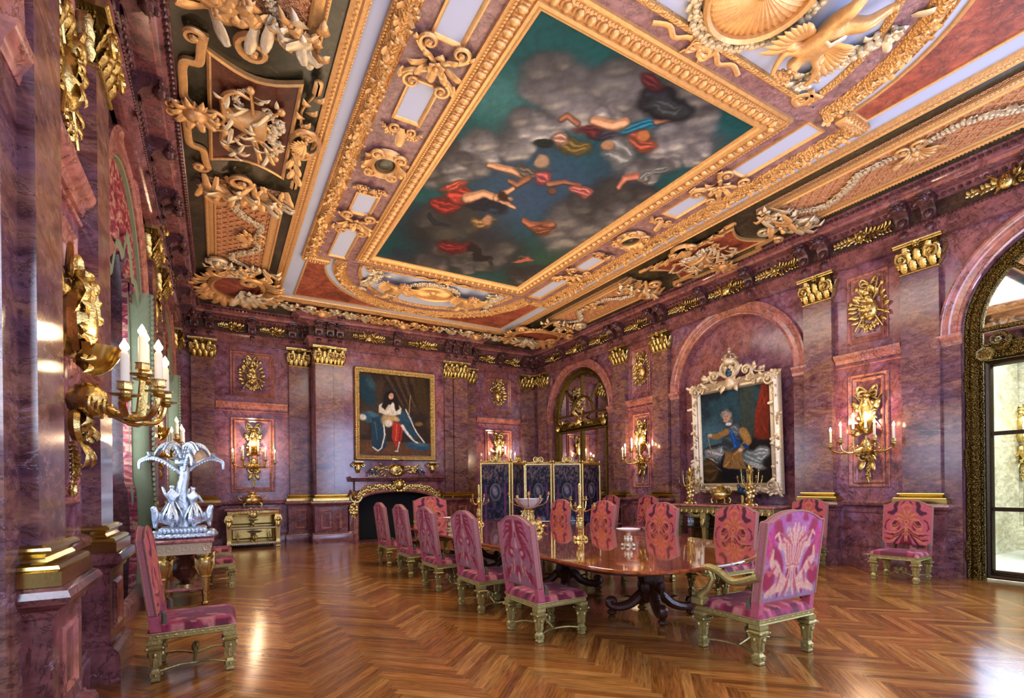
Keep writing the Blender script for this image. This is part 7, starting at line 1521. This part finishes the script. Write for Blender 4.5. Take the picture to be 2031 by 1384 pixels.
for i in range(8): c = Y0+.12+i*.095; sweep(mb, [(0, 0), (0, .01), (.01, .01), (.01, 0)], [(c+.035*cos(q), Zt-.115+.035*sin(q)) for q in np.linspace(0, 2*pi, 13)[:-1]], closed=True)
mb.M = None; mb.build('frieze', 'gilt_pale', t, smooth=0)
for x in (X0+.11, X1-.11):
    for y in (Y0+.11, Y1-.11):
        mb = MB(); mb.M = np4(T(x, y, 0)); lathe(mb, [(.03, 0), (.045, .015), (.045, .03), (.028, .045), (.05, .32), (.055, .36), (.075, .37), (.06, .39), (.085, .48), (.1, .56), (.085, .61), (.06, .63), (.085, .655), (.085, Zt-.19)], n=12, lobes=6, ld=.06)
        for k in range(6): q = k*pi/3; tube(mb, [(.06*cos(q), .06*sin(q), .4), (.1*cos(q), .1*sin(q), .5), (.1*cos(q), .1*sin(q), .6), (.115*cos(q), .115*sin(q), .62)], [.01, .02, .02, .008], 5)
        mb.build('leg', 'gilt', t)
mb = MB(); box(mb, X0+.08, X1-.08, Y0+.08, Y1-.08, .2, .235, .01); mb.build('shelf', 'marble_top', t, smooth=0)
t = thing('vase', 'dark red marble vase on the lower shelf of the console table', 'vase', T(-.4, 8.05, .236)); mb = MB(); lathe(mb, [(.09, 0), (.1, .02), (.05, .05), (.13, .14), (.16, .24), (.12, .32), (.07, .36), (.1, .4)], n=18, lobes=9, ld=.03); mb.build('body', 'marble_brown', t); mb = MB(); lathe(mb, [(.11, 0), (.11, .025), (.09, .03)], n=18); mb.build('foot_ring', 'gilt', t)
t = thing('candelabrum', 'tall pale silver palm tree candelabrum with sphinxes on the console table', 'candelabrum', T(-.42, 8.15, Zt)); rd = random.Random(77)
mb = MB(); box(mb, -.34, .34, -.24, .24, .0, .05, .02); box(mb, -.27, .27, -.18, .18, .05, .15, .02)
for i in range(46):
    q = 2*pi*i/46; e = .36+.03*sin(i*3); blob(mb, e*cos(q), .26*sin(q)*1.0, .035, .05, .045, .035)
for i in range(12): blob(mb, -.24+.045*i, -.19, .1, .025, .02, .035)
for i in range(26): mb.M = np4(T(0, 0, .14)@RZ(i*.9)@Matrix.Rotation(radians(-40-20*(i % 3)), 4, 'Y')); leaf(mb, .06+.02*(i % 4), 0, 0, .2, .09, .3, .4, 0, 4, 5)
mb.M = None
for s_ in (-1, 1):
    for y_ in (-.17, .17): scroll(mb, s_*.26, y_, 0 if s_ > 0 else pi, .16, 1.3, s_, .024, .02); blob(mb, s_*.33, y_*1.2, .05, .06, .05, .05)
mb.build('base', 'silver', t)
mb = MB(); P = catmull([(0, 0, .14), (.015, 0, .35), (-.015, 0, .6), (.02, 0, .85), (0, 0, 1.0)], 6); tube(mb, [tuple(p) for p in P], [.1-.055*i/(len(P)-1)+.006*(i % 2) for i in range(len(P))], 10); blob(mb, 0, 0, 1.02, .1, .1, .07); mb.build('palm_trunk', 'silver', t)
def frond(mb, a, R, z0, z1, droop):
    P = catmull([(0, 0, z0), (R*.35*cos(a), R*.35*sin(a), z1), (R*.75*cos(a), R*.75*sin(a), z1), (R*cos(a), R*sin(a), z1-droop)], 6); tube(mb, [tuple(p) for p in P], .014, 6)
    for i in range(3, len(P)):
        for s in (-1, 1):
            p = P[i]; L = .1*(1-.4*i/len(P)); e = (p[0]-s*L*sin(a)*.9, p[1]+s*L*cos(a)*.9, p[2]-.06); tube(mb, [tuple(p), ((p[0]+e[0])/2, (p[1]+e[1])/2, p[2]-.008), e], [.011, .013, .003], 4, flat=.5)
for k in range(5): mb = MB(); frond(mb, k*1.257+.3, .32, 1.02, 1.26, .1); mb.build('frond', 'silver', t)
for k, q in enumerate((pi, 0, 1.2, -1.2)):
    mb = MB(); R_, z = (.46, 1.06) if k < 2 else (.3, 1.1); P = catmull([(.03*cos(q), .03*sin(q), .86), (R_*.3*cos(q), R_*.3*sin(q), .98), (R_*.7*cos(q), R_*.7*sin(q), z+.02), (R_*cos(q), R_*sin(q), z-.02), (R_*1.04*cos(q), R_*1.04*sin(q), z-.1)], 6); tube(mb, [tuple(p) for p in P], .02, 7)
    for i in range(4, len(P)): blob(mb, P[i][0], P[i][1], P[i][2]-.02, .022, .022, .026, 5, 4)
    lathe(mb, [(.01, 0), (.03, .02), (.045, .03), (.02, .035), (.03, .07), (.035, .08), (.01, .08)], R_*.8*cos(q), R_*.8*sin(q), z+.01, 10); mb.build('branch', 'silver', t)
for k in range(8): mb = MB(); q = k*.785; mb.M = np4(T(0, 0, .95)@RZ(q)@Matrix.Rotation(radians(-35), 4, 'Y')); leaf(mb, .03, 0, 0, .2, .09, .2, .5, 0, 4, 6); mb.build('palm_leaf', 'silver', t)
def fig(x, y, s, a):   # draped standing figure leaning on the trunk
    J = [(0, 0, .04), (0, 0, .2), (0, .01, .34), (0, 0, .47), (0, 0, .53), (0, .01, .6), (.08, 0, .46), (.12, .05, .36), (-.08, 0, .47), (-.1, .06, .58)]; m_ = T(x, y, .14)@RZ(a)@SC(s)
    skin('figure', [tuple(m_@Vector(j)) for j in J], [(0, 1), (1, 2), (2, 3), (3, 4), (4, 5), (3, 6), (6, 7), (3, 8), (8, 9)], [q*s for q in (.1, .075, .045, .058, .022, .042, .024, .018, .024, .018)], 'silver', t, 2)
    mw = MB()
    for i_ in range(9): mw.M = np4(m_@T(0, 0, .36-.02*(i_ % 4))@RZ(i_*.7)@Matrix.Rotation(radians(78), 4, 'Y')); leaf(mw, .0, 0, 0, .3, .07, .2, .25, .05, 3, 6)
    mw.build('drapery', 'silver', t)
fig(-.12, -.08, .95, .3); fig(.12, -.08, .9, -.5); fig(0, .12, .95, 3.1)
for s in (-1, 1):
    m_ = T(s*.22, -.08, .14)@SC(1, 1, 1.1); J = [(0, 0, .12), (s*.07, 0, .14), (s*.09, 0, .22), (s*.12, 0, .27), (-s*.09, 0, .1), (-s*.1, .02, .0), (s*.09, .03, .0), (s*.09, -.03, .0), (-s*.1, -.03, .0), (-s*.14, 0, .2)]
    mw = MB(); mw.M = np4(T(s*.2, -.12, .2)@Matrix.Rotation(pi/2, 4, 'X'))
    for i_ in range(4): leaf(mw, 0, 0, (pi if s > 0 else 0)-s*(.5+.28*i_), .17, .06, .3, .3, 0, 4, 5)
    mw.build('wing', 'silver', t)
    skin('sphinx', [tuple(m_@Vector(j)) for j in J], [(0, 1), (1, 2), (2, 3), (0, 4), (4, 5), (1, 6), (1, 7), (4, 8), (4, 9)], [.06, .055, .04, .045, .06, .02, .02, .02, .02, .012], 'silver', t, 2)
# gilt chair and sconce seen in the hall through the glass
h = thing('hall_chair', 'gilt armchair with black upholstery seen through the glass door', 'chair', T(13.6, 3.1, 0)@RZ(2.0)@SC(1.1)); 
for sx in (-1, 1):
    for sy in (-1, 1): leg_mesh(sx*.27, sy*.26, .4, 1).build('leg', 'chair_gilt', h)
mb = MB(); box(mb, -.33, .33, -.32, .32, .39, .45, .01); mb.build('seat_rail', 'chair_gilt', h); mb = MB(); box(mb, -.3, .3, -.3, .3, .45, .54, .03); mb.build('seat', 'charcoal', h); mb = MB(); box(mb, -.29, .29, -.36, -.28, .56, 1.18, .03); mb.build('backrest', 'charcoal', h)
mb = MB(); sweep(mb, [(0, 0), (0, .09), (.05, .09), (.05, 0)], rect(-.34, .34, .54, 1.25), closed=True); mb2 = mb.build('back_frame', 'chair_gilt', h); mb2.matrix_local = T(0, -.36, 0)@Matrix(((1, 0, 0, 0), (0, 0, 1, 0), (0, 1, 0, 0), (0, 0, 0, 1)))
for s in (-1, 1): mb = MB(); tube(mb, [(s*.33, -.28, .82), (s*.34, 0, .78), (s*.34, .26, .8), (s*.34, .26, .6), (s*.32, .24, .42)], [.03, .03, .035, .03, .035], 8); mb.build('arm', 'chair_gilt', h)
dup(sc_, FR(15.18, 3.95, 2.35, 'R'), 'gilt sconce on the cream hall wall seen through the glazed door')
mb = MB(); box(mb, -.05, .05, -.03, .03, 0, .012, .003); mb.n; o = mb.build('wall_socket', 'charcoal', smooth=0); o.matrix_world = FR(15.2, 4.6, 1.0, 'R'); tag(o, 'small black wall socket on the cream hall wall behind the glass', 'socket')
